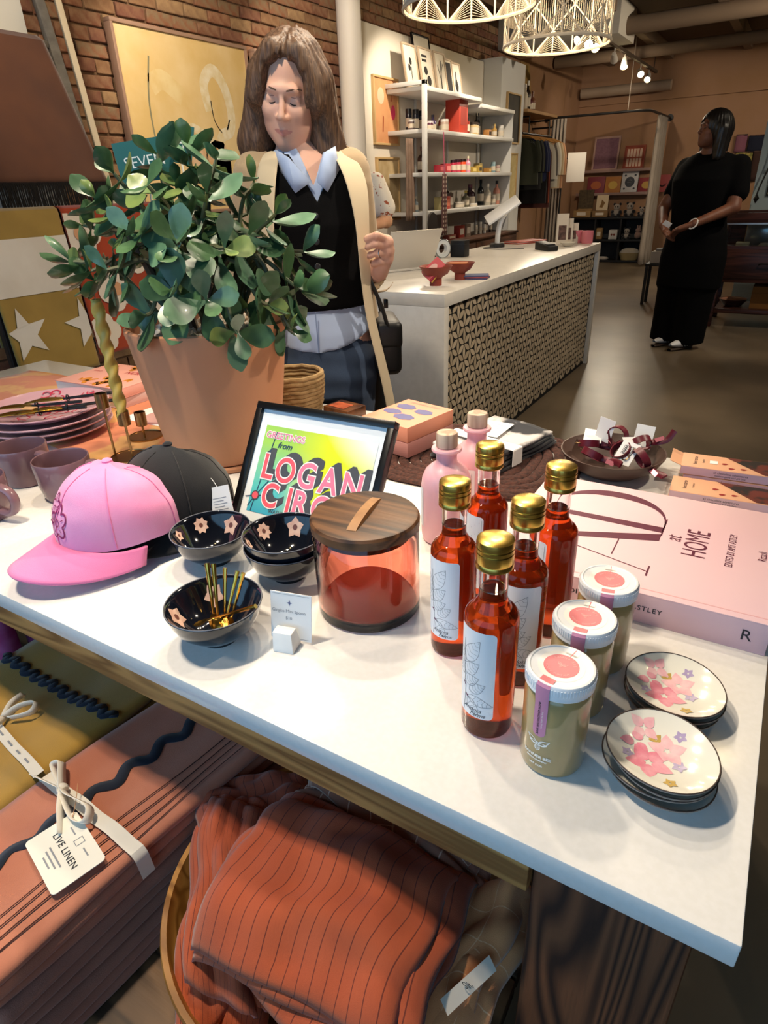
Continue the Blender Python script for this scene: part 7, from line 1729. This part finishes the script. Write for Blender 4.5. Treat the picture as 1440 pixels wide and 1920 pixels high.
# things on the board above the rail
fl2 = thing('framed_poster', 'pale wooden framed poster standing on the shelf above the clothes', 'poster', (XW+.05, 9.95, 2.166), rot=(0, math.radians(-8), 0)); obj('frame', MB().box((0, -.17, 0), (.02, .17, .62)), mat('frame_pine', '#a07c4a', .6), fl2, bevel=.002); obj('sheet', MB().box((.02, -.14, .03), (.021, .14, .59)), mat('poster_ochre', '#94763e', .8), fl2, smooth=False)
for k, (y, h, c, lab) in enumerate(((9.28, .34, '#20180f', 'dark framed picture nearest the pier on the shelf above the clothes'), (9.42, .30, '#d0c4ac', 'pale bottle shaped vase on the shelf above the clothes'), (9.52, .34, '#2a1f16', 'slim black vase on the shelf above the clothes'), (9.62, .20, '#5a2430', 'plum coloured jar on the shelf above the clothes'), (9.72, .24, '#7a4a34', 'brown jar on the shelf above the clothes'))):
    if k == 0:
        o = thing('framed_poster', lab, 'poster', (XW+.08, y, 2.166)); obj('frame', MB().box((0, -.05, 0), (.02, .09, h+.2)), mat('goods_'+c.strip('#'), c, .5), o, bevel=.002); obj('sheet', MB().box((.02, -.035, .03), (.021, .075, h+.17)), mat('poster_dim', '#4a3a26', .8), o, smooth=False)
    else: shelf_bottle(lab, 'vases above the clothes rail', y, 2.166, XW+.2, .04, h, c, '#e0d8c8' if k in (1, 2) else c, 'bottle', 'vase')
wp_ = thing('hanging_sign', 'plain white square board beside the hanging shirts', 'sign', ony(1080, 313, 10.75), rot=(0, 0, math.radians(28)))
obj('board', MB().box((-.135, -.008, -.20), (.135, .008, .19)), mat('board_white', '#e2dacd', .7), wp_, bevel=.003); obj('hook', MB().tube([(-.135, 0, .12), (-.20, .0, .12)], .008, 8), iron, wp_)
obj('stand', MB().tube([(-.20, 0, .14), (-.20, 0, -wp_.location.z+.01)], .012, 8).lathe([(0, -wp_.location.z), (.12, -wp_.location.z), (.12, -wp_.location.z+.015), (0, -wp_.location.z+.02)], 20, xf=Matrix.Translation((-.20, 0, 0))), iron, wp_)

# ================================================================ fitting corner: rail, curtain, shelves
FX, FZ = -2.17, 2.18
yr = ony(1215, 208, 11.3)
rl = thing('curtain_rail', 'bent black curtain rail of the fitting corner', 'curtain rail', (XW, 11.2, FZ))
yf = 11.0-11.2
pts = [(-.02, yf, 0)]+[(x, yf, 0) for x in (.5, 1.0)]+[(FX-XW-.22+.22*math.sin(a), yf+.22-.22*math.cos(a), 0) for a in [PI/2*i/8 for i in range(9)]]+[(FX-XW, YB-11.2-.02, 0)]
obj('pipe', MB().tube(pts, .017, 10), iron, rl)
obj('flange', MB().lathe([(0, 0), (.05, 0), (.05, .02), (.03, .03), (0, .03)], 18, xf=Matrix.Translation((FX-XW, YB-11.2-.035, 0)) @ Matrix.Rotation(-PI/2, 4, 'X')), iron, rl); obj('flange', MB().lathe([(0, 0), (.05, 0), (.05, .02), (0, .03)], 18, xf=Matrix.Translation((-.02, yf, 0)) @ Matrix.Rotation(PI/2, 4, 'Y')), iron, rl)
obj('ceiling_rod', MB().tube([(1.18, yf+.02, 0), (1.18, yf+.02, CEIL-FZ)], .006, 6), mat('rod_grey', '#9a8a78', .5), rl)
cuf = mat('curtain_linen', '#8d8072', .95, c2='#a09384', scale=10, stretch=(6, 6, .4), sheen=.2)
def curtain(label, x, y0, y1):
    o = obj('curtain', MB().grid(lambda u, v: (x+.045*math.sin(2*PI*5*u)*(.7+.5*v)+.05*v*math.sin(3*u), y0+(y1-y0)*u, FZ-.02-(FZ-.06)*v), 70, 12), cuf); md = o.modifiers.new('t', 'SOLIDIFY'); md.thickness = .006; tag(o, label, 'curtain')
curtain('gathered beige curtain hanging at the end of the rail', FX, 11.75, 12.45)
o = obj('curtain', MB().grid(lambda u, v: (XW+.08+.22*u, 11.0+.03*math.sin(2*PI*4*u), FZ-.02-(FZ-.10)*v), 50, 8), cuf); md = o.modifiers.new('t', 'SOLIDIFY'); md.thickness = .006; tag(o, 'narrow beige curtain gathered against the left wall behind the clothes', 'curtain')
# ledges with books and prints
ledm = mat('ledge_mauve', '#9a7d72', .7)
for k, (z, lab) in enumerate(((1.46, 'upper narrow picture ledge on the back wall'), (1.10, 'lower narrow picture ledge on the back wall'))):
    o = thing('picture_ledge', lab, 'shelf', (-2.9, YB, z)); obj('board', MB().box((-.66, -.13, -.03), (.62, -.001, 0)), ledm, o, bevel=.002); obj('lip', MB().box((-.66, -.14, -.03), (.62, -.13, .015)), ledm, o, bevel=.002)
def ledge_item(name, label, cat, px, py0, py1, x, w_, h, z, m_, extra=None, fm=None, grp=None):
    o = thing(name, label, cat, (x, YB-.115, z), 0, grp, rot=(math.radians(-8), 0, 0))
    if fm:
        mb = MB(); b_ = .03
        for lo, hi in (((-w_/2, 0, 0), (w_/2, .02, b_)), ((-w_/2, 0, h-b_), (w_/2, .02, h)), ((-w_/2, 0, b_), (-w_/2+b_, .02, h-b_)), ((w_/2-b_, 0, b_), (w_/2, .02, h-b_))): mb.box(lo, hi)
        obj('frame', mb, fm, o, bevel=.002); b0 = obj('sheet', MB().box((-w_/2+b_, .008, b_), (w_/2-b_, .015, h-b_)), m_, o, smooth=False); yy_ = .0075
    else: b0 = obj('cover', MB().box((-w_/2, 0, 0), (w_/2, .02, h)), m_, o, bevel=.001); yy_ = -.001
    for em, shp in (extra or []): obj('print_shape', MB().poly([(a*w_-w_/2, c*h) for a, c in shp], lambda p, q: (p, yy_, q)), em, b0, smooth=False)
ledge_item('framed_print', 'large pale framed mauve print on the upper ledge', 'framed print', 0, 0, 0, -3.12, .44, .52, 1.461, mat('print_mauve', '#86606a', .8, c2='#7a5560', scale=30), None, mat('frame_rose', '#b08c7c', .6))
sh_pale = mat('print_cream2', '#d8b89c', .7)
ledge_item('framed_print', 'red framed print of pale columns on the upper ledge', 'framed print', 0, 0, 0, -2.64, .34, .36, 1.461, mat('print_red', '#a04a30', .7), [(sh_pale, [(.14+.15*i, b_), (.25+.15*i, b_), (.25+.15*i, b_+.34), (.14+.15*i, b_+.34)]) for i in range(5) for b_ in (.12, .52)], mat('frame_rust', '#8a3a22', .6))
bkc = [('#7a3038', '#a85a30', 'dark red and orange book', .30, .27), ('#b87838', '#d8b050', 'ochre book with a yellow bowl', .26, .26), ('#c9c6c2', '#3a3c44', 'white ornamental book', .27, .34), ('#8a2c30', '#b89040', 'crimson book with a gold disc', .27, .23), ('#b85a58', '#3a1c1c', 'coral pink book with a smile', .22, .26)]
x = -3.38
for k, (c, c2, d_, w_, h) in enumerate(bkc):
    ex = [(mat('bk_art_%d' % k, c2, .6), circ(.30, 16, .5, .5, .24) if k != 4 else [(.2, .55), (.3, .35), (.5, .28), (.7, .35), (.8, .55), (.7, .45), (.5, .38), (.3, .45)])]
    if k == 2: ex += [(mat('bk_w', '#d8d5d0', .6), circ(.16, 14, .5, .5, .12)), (mat('bk_art_2', c2), circ(.06, 10, .5, .5, .05))]+[(mat('bk_art_2', c2), circ(.07, 8, a, b_, .05)) for a in (.2, .8) for b_ in (.2, .8)]
    ledge_item('book', '%s facing out on the lower ledge' % d_, 'book', 0, 0, 0, x+w_/2, w_, h, 1.101, mat('bk_%d' % k, c, .6), ex, None, 'books on the lower ledge'); x += w_+.012
# black cube shelving
cs = thing('cube_shelf', 'black cube shelving unit along the back wall', 'shelving', (-2.88, YB-.19, 0)); bkm = mat('black_shelf', '#110f0e', .5)
hx, hd = .66, .185
for z in (0.0, .34, .70): obj('shelf', MB().box((-hx, -hd, z), (hx, hd, z+.035)), bkm, cs, bevel=.002)
for x in (-hx, -.235, .205, hx-.03): 
    for z0, z1 in ((.035, .34), (.375, .70)): obj('divider', MB().box((x, -hd, z0), (x+.03, hd, z1)), bkm, cs, smooth=False)
obj('back_board', MB().box((-hx, hd-.01, .035), (hx, hd, .70)), mat('shelf_back', '#3a3b3e', .8), cs, smooth=False)
tan = mat('kraft_tan', '#8f6f44', .8); 
def cub(name, lab, cat, x, z, f): o = thing(name, lab, cat, (-2.88+x, YB-.24, z)); f(o); return o
cub('gift_box', 'ochre low box nearest the clothes on the cube shelf top', 'box', -.48, .736, lambda o: (obj('carton', MB().box((-.16, -.08, 0), (.14, .08, .11)), tan, o, bevel=.003), obj('label', MB().box((-.1, -.081, .03), (.06, -.08, .08)), mat('goods_label', '#cfc2ae'), o, smooth=False)))
cub('gift_box', 'brown low box second on the cube shelf top', 'box', -.17, .736, lambda o: (obj('carton', MB().box((-.14, -.08, 0), (.12, .08, .10)), mat('kraft_brown', '#80633f', .8), o, bevel=.003), obj('label', MB().box((-.08, -.081, .03), (.06, -.08, .07)), mat('goods_label', '#cfc2ae'), o, smooth=False)))
cub('art_card', 'cream art card standing on the cube shelf top', 'card', -.16, .84, lambda o: (obj('card', MB().box((-.11, .0, 0), (.09, .015, .24)), mat('card_cream2', '#cdb896', .7), o, smooth=False), obj('print', MB().poly([(-.06, .05), (.0, .04), (.04, .12), (-.02, .17), (-.03, .10)], lambda a, b_: (a, -.001, b_)), mat('card_olive', '#7a5a30', .7), o, smooth=False)))
cub('art_card', 'dark botanical panel standing on the cube shelf top', 'card', -.46, .85, lambda o: (obj('card', MB().box((-.13, .0, 0), (.13, .015, .32)), mat('panel_botanic', '#3c3020', .7, c2='#54452c', scale=25), o, smooth=False), obj('border', MB().box((-.13, -.001, 0), (.13, 0, .02)), tan, o, smooth=False)))
furb, furw = mat('plush_black', '#141214', .95, sheen=.4), mat('plush_white', '#a59a8e', .95, sheen=.4)
def plush(label, x, z, s_, yy2=.0):
    o = thing('plush_toy', label, 'plush toy', (-2.88+x, YB-.27+yy2, z), 0, 'panda plush toys')
    def bal(c, r, nm, m_): obj(nm, MB().lathe([(r*math.cos(-PI/2+PI*i/10)*s_, r*math.sin(-PI/2+PI*i/10)*s_) for i in range(11)], 14, xf=Matrix.Translation([q*s_ for q in c])), m_, o)
    bal((0, 0, .062), .062, 'belly', furw); bal((0, -.01, .150), .055, 'head', furw); bal((-.048, 0, .198), .022, 'ear', furb); bal((.048, 0, .198), .022, 'ear', furb)
    bal((-.065, -.03, .075), .030, 'arm', furb); bal((.065, -.03, .075), .030, 'arm', furb); bal((-.05, -.06, .028), .032, 'leg', furb); bal((.05, -.06, .028), .032, 'leg', furb)
    bal((-.022, -.055, .158), .013, 'eye_patch', furb); bal((.022, -.055, .158), .013, 'eye_patch', furb)
plush('panda plush toy first on the cube shelf top', .10, .736, 1.0); plush('panda plush toy second on the cube shelf top', .32, .736, 1.05); plush('small panda plush toy last on the cube shelf top', .52, .736, .7); plush('panda plush toy inside the upper right cube', .32, .376, .85, -.02)
cub('plush_toy', 'pale pink bunny plush in the upper right cube', 'plush toy', .50, .376, lambda o: [obj(n_, MB().lathe([(r*math.cos(-PI/2+PI*i/10), r*math.sin(-PI/2+PI*i/10)) for i in range(11)], 14, xf=Matrix.Translation(c) @ Matrix.Diagonal((1, 1, k2, 1))), mat('plush_pink', '#9a7a6c', .95, sheen=.4), o) for n_, c, r, k2 in (('belly', (0, 0, .06), .06, 1), ('head', (0, -.01, .14), .045, 1), ('ear', (-.02, 0, .195), .014, 2), ('ear', (.02, 0, .195), .014, 2))])
cub('candle_box', 'white box printed with two dots in the middle cube', 'box', .09, .376, lambda o: (obj('carton', MB().box((-.07, -.07, 0), (.07, .07, .15)), mat('box_white', '#cfcac2', .6), o, bevel=.003), obj('printed_dots', MB().poly(circ(.018, 12, -.022, .075), lambda a, b_: (a, -.0712, b_)).poly(circ(.018, 12, .022, .075), lambda a, b_: (a, -.0712, b_)), mat('dot_red', '#7a3428', .6), o, smooth=False)))
cub('gift_box', 'slim tan box in the middle cube', 'box', -.16, .376, lambda o: (obj('carton', MB().box((-.045, -.06, 0), (.045, .06, .18)), tan, o, bevel=.003), obj('label', MB().box((-.03, -.061, .05), (.03, -.06, .12)), mat('goods_label', '#cfc2ae'), o, smooth=False)))
bs = cub('wool_basket', 'cream basket heaped with white wool in the lower right cube', 'basket', .40, .036, lambda o: (obj('basket_body', MB().lathe([(0, 0), (.14, 0), (.19, .12), (.18, .12), (.13, .01), (0, .01)], 24, xf=Matrix.Diagonal((1, .6, 1, 1))), mat('basket_cream', '#a99468', .9), o), obj('wool', MB().lathe([(0, .20), (.07, .195), (.14, .165), (.17, .115), (0, .10)][::-1], 20, xf=Matrix.Diagonal((1, .58, 1, 1))), mat('wool_white', '#b8ae9c', .95, sheen=.5, bump=1, bscale=60), o)))
cub('slipper', 'cream slipper in the lower middle cube', 'slipper', -.06, .036, lambda o: obj('sole', MB().lathe([(0, 0), (.06, 0), (.07, .02), (.05, .045), (0, .05)], 18, xf=Matrix.Diagonal((1.6, .8, 1, 1))), mat('plush_white', '#a59a8e'), o))
# items pinned on the back wall, seen past the assistant
def wall_panel(label, x0, x1, z0, z1, m_, extra=None):
    o = thing('hanging_textile', label, 'textile', ((x0+x1)/2, YB-.03, z0)); w_ = x1-x0; h = z1-z0
    b0 = obj('cloth', MB().grid(lambda u, v: ((u-.5)*w_, -.012*math.sin(5*u)-.01, h*v), 12, 6), m_, o); md = b0.modifiers.new('t', 'SOLIDIFY'); md.thickness = .008
    obj('batten', MB().box((-w_/2, -.02, h), (w_/2, 0, h+.015)), bwm, o, smooth=False)
wall_panel('yellow dotted textile panel on the back wall', -1.10, -.86, 1.25, 1.62, mat('panel_yellow', '#a08a48', .9, c2='#6a6a30', scale=26, lo=.5, hi=.56)); wall_panel('dark brown textile panel beside the yellow one', -.85, -.72, 1.22, 1.62, mat('panel_brown', '#3a241c', .9)); wall_panel('navy textile hanging above the brown panel', -.96, -.72, 1.63, 1.84, mat('panel_navy', '#15182a', .9)); wall_panel('mauve scarf hanging above the yellow panel', -1.14, -.98, 1.63, 1.86, mat('panel_mauve', '#7a4a58', .9)); wall_panel('olive textile panel below the yellow one', -1.12, -.84, 1.02, 1.23, mat('panel_olive', '#4f4a28', .9))
tv = thing('tissue_bag', 'pink and cream tissue filled gift bag behind the assistant', 'bag', (-.75, 7.5, .931)); obj('bag', MB().box((-.09, -.05, 0), (.09, .05, .16)), mat('bag_cream', '#c9a890', .8), tv, bevel=.003); obj('tissue', MB().lathe([(0, .12), (.04, .14), (.09, .25), (.05, .20), (.02, .23), (0, .19)], 9), mat('tissue_pink', '#a03a5a', .8), tv, angle=10); tv.location = ony(1368, 392, 7.35); tv.location.z = 1.011

# ================================================================ display case with glass front
maho = wood('mahogany', '#4a2820', '#2c1612', 0, 2, .4, 5)
X0c, X1c, Y0c, Y1c = -.60, 1.1, 7.0, 7.6
dc = thing('display_case', 'dark wood glass fronted display case on legs', 'display case', ((X0c+X1c)/2, (Y0c+Y1c)/2, 0)); mx_, my_ = (X0c+X1c)/2, (Y0c+Y1c)/2
def dcb(nm, lo, hi, m_=maho, par=None, **kw): return obj(nm, MB().box((lo[0]-mx_, lo[1]-my_, lo[2]), (hi[0]-mx_, hi[1]-my_, hi[2])), m_, par or dc, **kw)
for x in (X0c, X1c-.06):
    for y in (Y0c, Y1c-.06): dcb('leg', (x, y, 0), (x+.06, y+.06, .41), bevel=.004)
dcb('carcass', (X0c, Y0c, .41), (X1c, Y1c, .70), bevel=.004); dcb('frame_front', (X0c, Y0c, .70), (X1c, Y0c+.03, .725)); dcb('frame_top', (X0c, Y0c, .92), (X1c, Y0c+.035, 1.0), bevel=.003); dcb('frame_top', (X0c, Y1c-.035, .92), (X1c, Y1c, 1.0), bevel=.003)
for x in (X0c, X1c-.03): dcb('frame_side', (x, Y0c+.035, .92), (x+.03, Y1c-.035, 1.0)); dcb('corner_post', (x, Y0c, .725), (x+.03, Y0c+.03, .92)); dcb('corner_post', (x, Y1c-.03, .70), (x+.03, Y1c, .92))
dcb('back_panel', (X0c+.03, Y1c-.02, .70), (X1c-.03, Y1c, .92)); 
cg_ = mat('case_glass', '#dfe6e6', .02, trans=1, ior=1.05)
dcb('front_glass', (X0c+.03, Y0c+.012, .725), (X1c-.03, Y0c+.016, .92), cg_, smooth=False); dcb('top_glass', (X0c+.03, Y0c+.035, .985), (X1c-.03, Y1c-.035, .990), cg_, smooth=False)
dcb('steel_strip', (X0c+.03, Y0c-.004, .905), (X1c-.03, Y0c, .918), mat('strip_steel', '#b8b6b2', .3, .8), smooth=False)
for k in range(2): q = dcb('drawer', (X0c+.06+k*.82, Y0c-.012, .45), (X0c+.82+k*.82, Y0c, .67), bevel=.003); obj('handle', MB().tube(smooth_path([(-mx_+X0c+.36+k*.82, -my_+Y0c-.012, .57), (-mx_+X0c+.38+k*.82, -my_+Y0c-.04, .58), (-mx_+X0c+.50+k*.82, -my_+Y0c-.04, .58), (-mx_+X0c+.52+k*.82, -my_+Y0c-.012, .57)], 4), .006, 6), iron, q)
dcb('stretcher', (X0c+.06, Y0c+.01, .13), (X1c-.06, Y0c+.05, .17), bevel=.003); dcb('under_shelf', (X0c+.06, Y0c+.05, .145), (X1c-.06, Y1c-.05, .165))
bxu = thing('storage_box', 'ochre brown storage box under the display case', 'box', (.10, 7.3, .166)); obj('carton', MB().box((-.35, -.18, 0), (.35, .18, .20)), mat('carton_ochre', '#8a5a24', .8), bxu, bevel=.003); obj('flap_line', MB().box((-.35, -.181, .14), (.35, -.18, .143)), mat('carton_line', '#5f3c18', .8), bxu, smooth=False)
bo_ = thing('stacked_bowls', 'wooden bowl with orange inside under the display case', 'bowl', (-.40, 7.22, .166)); obj('bowl_body', MB().lathe([(0, 0), (.07, 0), (.13, .07), (.12, .07), (.06, .015), (0, .015)], 24), maho, bo_); obj('lining', MB().lathe([(0, .017), (.06, .017), (.118, .069)], 24), mat('lining_orange', '#b8754a', .6), bo_)
for k, (px, w_, h, lab) in enumerate(((1392, .11, .05, 'cream jewellery box in the display case'), (1434, .10, .04, 'rounded grey stone dish in the display case'), (1352, .05, .03, 'small pale trinket at the end of the display case'))):
    p_ = ony(px, 460, 7.14); o = thing('jewellery_box', lab, 'box', (p_.x, 7.14, .701)); 
    obj('box_body', MB().box((-w_/2, -.04, 0), (w_/2, .04, h)) if k != 1 else MB().lathe([(0, 0), (.05, 0), (.055, .02), (.04, .04), (0, .045)], 18), mat('jewel_cream_%d' % k, ('#d8c8a0', '#a89c8e', '#d8c8a8')[k], .5), o, bevel=.006 if k != 1 else 0); obj('lid_line', MB().box((-w_/2-.0005, -.0405, h*.6), (w_/2+.0005, -.0395, h*.63)), tan, o, smooth=False)
mr = thing('mirror_tile', 'pale grey mirror tile standing in the display case', 'mirror', (ony(1425, 440, 7.45).x, 7.45, .701)); obj('glass', MB().box((-.12, 0, 0), (.25, .012, .18)), mat('mirror_grey', '#9aa0a2', .15, .6), mr, bevel=.002); obj('edge', MB().box((-.125, .0, 0), (-.12, .013, .185)), tan, mr, smooth=False)
# pale blue display panel behind the case
bpn = thing('hook_board', 'pale blue grey display panel with hooks at the picture edge', 'display panel', (.0, 8.5, 0)); obj('panel', MB().box((-.50, 0, 0), (.7, .05, 2.2)), mat('panel_blue', '#9fb0b4', .7), bpn, bevel=.003)
for x, z in ((-.36, 1.78), (-.36, 1.38)): obj('hook', MB().tube(smooth_path([(x, 0, z), (x, -.14, z), (x, -.15, z+.03)], 3), .012, 8), mat('hook_white', '#d0d0cc', .4), bpn)
nk_ = thing('necklace_stand', 'black bead string and framed card hanging on the blue panel', 'necklace', (-.40, 8.36, 1.80)); obj('cord', MB().tube(smooth_path([(0, 0, 0), (.03, 0, -.3), (-.04, 0, -.62), (-.05, 0, -.70)], 5), .008, 6), iron, nk_); obj('pendant', MB().lathe([(0, -.05), (.03, 0), (0, .05)], 10, xf=Matrix.Translation((-.05, 0, -.72))), iron, nk_)
fc = thing('framed_card', 'small cream framed card on the blue panel', 'card', (-.30, 8.485, 1.10)); obj('frame', MB().box((-.07, -.02, 0), (.12, 0.01, .22)), iron, fc, bevel=.002); obj('sheet', MB().box((-.055, -.021, .015), (.105, -.02, .205)), mat('sheet_cream', '#d8cfa8', .7), fc, smooth=False)
wbk = thing('white_stool_box', 'white box on a black stool beside the assistant', 'box', ony(1240, 470, 8.2)); wbk.location.z = .45; obj('carton', MB().box((-.09, -.09, 0), (.09, .09, .12)), mat('box_white2', '#b9b2a8', .7), wbk, bevel=.004); obj('lid', MB().box((-.05, -.05, .12), (.05, .05, .15)), mat('lid_grey', '#8d8a88', .6), wbk, bevel=.003)
sl_ = thing('black_stool', 'black stool under the white box', 'stool', (wbk.location.x, wbk.location.y, 0)); obj('seat', MB().box((-.13, -.13, .42), (.13, .13, .449)), iron, sl_, bevel=.003)
for a in (-.11, .11):
    for b_ in (-.11, .11): obj('leg', MB().box((a-.015, b_-.015, 0), (a+.015, b_+.015, .42)), iron, sl_, smooth=False)

# ================================================================ woven pendant lamps
rat = mat('rattan', '#e2d6c2', .7); 
def pendant(label, p, z0, h):
    o = thing('pendant_lamp', label, 'pendant lamp', (p.x, p.y, z0), 0, 'woven pendant lamps'); r = .29
    ring = lambda z, rr_, t: MB().tube([(rr_*math.cos(2*PI*i/48), rr_*math.sin(2*PI*i/48), z) for i in range(48)], t, 6, closed=True)
    for z in (0, h): obj('hoop', ring(z, r, .008), rat, o)
    n = 16; hh = h/4; zz_ = MB(); fan = MB()
    for k in range(n):
        a0 = 2*PI*k/n; P_ = lambda a, z: (r*math.cos(a), r*math.sin(a), z)
        zz_.tube([P_(a0, 0), P_(a0, h)], .0045, 5)
        da = 2*PI/n
        for lv in range(4):
            z0_, z1_ = lv*hh, (lv+1)*hh; up = (k+lv) % 2 == 0
            zz_.tube([P_(a0, z0_ if up else z1_), P_(a0+da, z1_ if up else z0_)], .0045, 5)
            src = P_(a0, z0_ if up else z1_) if lv in (0, 3) else None
            for q in range(1, 9):
                t = q/9
                if lv in (0, 3): fan.tube([P_(a0, z0_), P_(a0+da, z0_+(z1_-z0_)*t)] if up else [P_(a0+da, z0_), P_(a0, z0_+(z1_-z0_)*t)], .0011, 4, cap=False)
                else: fan.tube([P_(a0+da*t, z0_), P_(a0+da*t, z1_)], .0011, 4, cap=False)
    obj('lattice', zz_, rat, o); fo = obj('threads', fan, mat('rattan_thread', '#d8cbb4', .8), o); fo['kind'] = 'stuff'
    obj('bulb', MB().lathe([(0, -.06), (.03, -.052), (.055, -.02), (.058, .01), (.045, .045), (.02, .075), (.018, .10), (0, .10)], 20, xf=Matrix.Translation((0, 0, .27))), mat('bulb_glow', '#fff1d6', .3, emit='#ffdf9e', estr=9), o)
    obj('socket', MB().lathe([(0, .37), (.022, .37), (.022, .44), (.008, .45), (0, .45)], 12), iron, o)
    obj('spider', MB().tube([(-r, 0, h), (r, 0, h)], .004, 5).tube([(0, -r, h), (0, r, h)], .004, 5), iron, o)
    obj('cord', MB().tube([(0, 0, .44), (0, 0, CEIL-z0)], .004, 6), iron, o)
    L_ = light('pendant_glow', 'POINT', (p.x, p.y, z0+.20), 9, (1, .80, .55), shadow_soft_size=.06); L_.parent = o; L_.location = (0, 0, .14)
    return o
pendant('woven rattan drum lamp hanging over the near end of the counter', on(880, 12, 2.0), 2.0, .44); pendant('woven rattan drum lamp over the far end of the counter, bulb showing', on(1043, 84, 1.985), 1.985, .46)
# ================================================================ track lights
trk = mat('track_grey', '#57493b', .6); lampw = mat('lamp_head', '#cfc6b8', .5); glow = mat('lamp_glow', '#fff4d8', .3, emit='#ffe2a4', estr=60)
def track(label, x, y0, y1, z):
    o = thing('light_track', label, 'track', (x, y0, z)); obj('bar', MB().box((-.02, 0, 0), (.02, y1-y0, .035)), trk, o, smooth=False)
    for y in (.2, (y1-y0)-.2): obj('hanger_rod', MB().tube([(0, y, .03), (0, y, CEIL-z)], .006, 6), trk, o)
def head(label, x, y, z, tilt, rz, lit, energy, spot=1.2, grp='track spotlights', aim=None):
    o = thing('track_spotlight', label, 'spotlight', (x, y, z), 0, grp)
    if aim is not None: q = (Vector(aim)-Vector((x, y, z-.09))).to_track_quat('-Z', 'Y')
    else: q = Euler((tilt, 0, rz)).to_quaternion()
    M = Matrix.Translation((0, 0, -.09)) @ q.to_matrix().to_4x4()
    obj('stem', MB().tube([(0, 0, 0), (0, 0, -.07)], .008, 6), lampw, o)
    obj('shell', MB().lathe([(0, .07), (.025, .065), (.032, .03), (.045, -.045), (.048, -.06), (.043, -.06), (.028, .02), (0, .02)], 18, xf=M), lampw, o)
    if lit:
        obj('lens', MB().lathe([(0, -.068), (.018, -.066), (.034, -.058), (.041, -.048)], 18, xf=M), glow, o)
        d = bpy.data.lights.new('spot_beam', 'SPOT'); d.energy = energy; d.color = (1, .86, .68); d.spot_size = spot; d.spot_blend = .6; d.shadow_soft_size = .045
        L_ = bpy.data.objects.new('spot_beam', d); COL.objects.link(L_); L_.parent = o; L_.matrix_local = M @ Matrix.Translation((0, 0, -.08)); L_['kind'] = 'helper'
track('ceiling light track over the back half of the shop', -2.4, 7.6, 12.3, 2.76)
k = 0
for (px, py), X_, lit, lab, aim in (((1090, 62), -2.4, 1, 'glowing spotlight first along the back track', (-3.3, 6.3, 1.5)), ((1105, 76), -2.4, 1, 'glowing spotlight second along the back track', (-1.6, 4.6, .9)), ((1115, 88), -2.4, 1, 'glowing spotlight third along the back track', (-.8, 5.2, .5)), ((1152, 102), -2.4, 1, 'white spotlight turned to the back wall in the middle of the back track, beam added', (-2.85, 12.7, 1.2)), ((1170, 120), -2.4, 1, 'glowing spotlight fifth along the back track', (-1.9, 8.6, .0)), ((1200, 138), -2.4, 1, 'glowing spotlight second to last on the back track', (-.9, 8.2, .5)), ((1215, 148), -2.4, 1, 'glowing spotlight last on the back track', (-2.4, 9.0, .4))):
    p = onx(px, py, X_); head(lab, p.x, p.y, 2.75, .5, 0, lit, 55 if 'turned' in lab else 34, 1.5, aim=aim)  # the turned head is an unlit one; its beam is added for the back wall
# track over the table, plus unseen wall and aisle tracks added to brighten
track('ceiling light track over the display table', -1.0, -.3, 3.4, 2.85); track('added unseen light track along the brick wall', -2.6, 1.6, 7.4, 2.85); track('added unseen light track over the aisle', .9, 1.5, 11.8, 2.85)
for i, (x, y, aim, e) in enumerate(((-1.0, 1.0, (-.75, .60, .77), 40), (-1.0, 1.5, (-.05, .60, .77), 48), (-1.0, 2.0, (-1.35, 1.05, .8), 52), (-1.0, 2.5, (-.35, 1.05, .77), 42), (-1.0, 3.0, (-.30, .55, .77), 24), (-1.0, .2, (-.78, .22, .45), 62), (-1.0, .3, (-.30, .30, .45), 64), (-1.0, .6, (-1.16, 1.45, 1.40), 70))):
    head('spotlight over the display table, %s along its track' % ordw[i], x, y, 2.84, 0, 0, 1, e, 1.15, 'table spotlights', aim)
for i, (y, aim, e) in enumerate(((1.8, (-3.6, 2.6, 1.6), 34), (2.8, (-3.6, 3.7, 1.7), 60), (3.9, (-3.6, 5.1, 1.9), 60), (4.8, (-1.6, 3.6, .9), 60), (5.7, (-3.6, 6.3, 1.8), 70), (6.8, (-3.5, 7.6, 1.5), 70))):
    head('added unseen spotlight along the brick wall track, %s from the window' % ordw[i], -2.6, y, 2.84, 0, 0, 1, e, 1.3, 'added wall spotlights', aim)  # unseen heads added to brighten the wall, canvases and shelving
for i, (y, aim, e) in enumerate(((2.0, (-1.2, 1.6, 1.35), 120), (3.4, (-1.3, 3.2, .5), 60), (4.8, (-1.3, 4.6, .5), 60), (5.6, (-.3, 7.0, .7), 90), (8.6, (-3.3, 9.9, 1.2), 170), (10.0, (-1.0, 12.7, 1.2), 55), (11.2, (-2.6, 12.7, 1.0), 50))):
    head('added unseen spotlight over the aisle, %s from the window' % ordw[i], .9, y, 2.84, 0, 0, 1, e, 1.3, 'added aisle spotlights', aim)  # unseen heads added to brighten floor, counter front, clothes and back wall
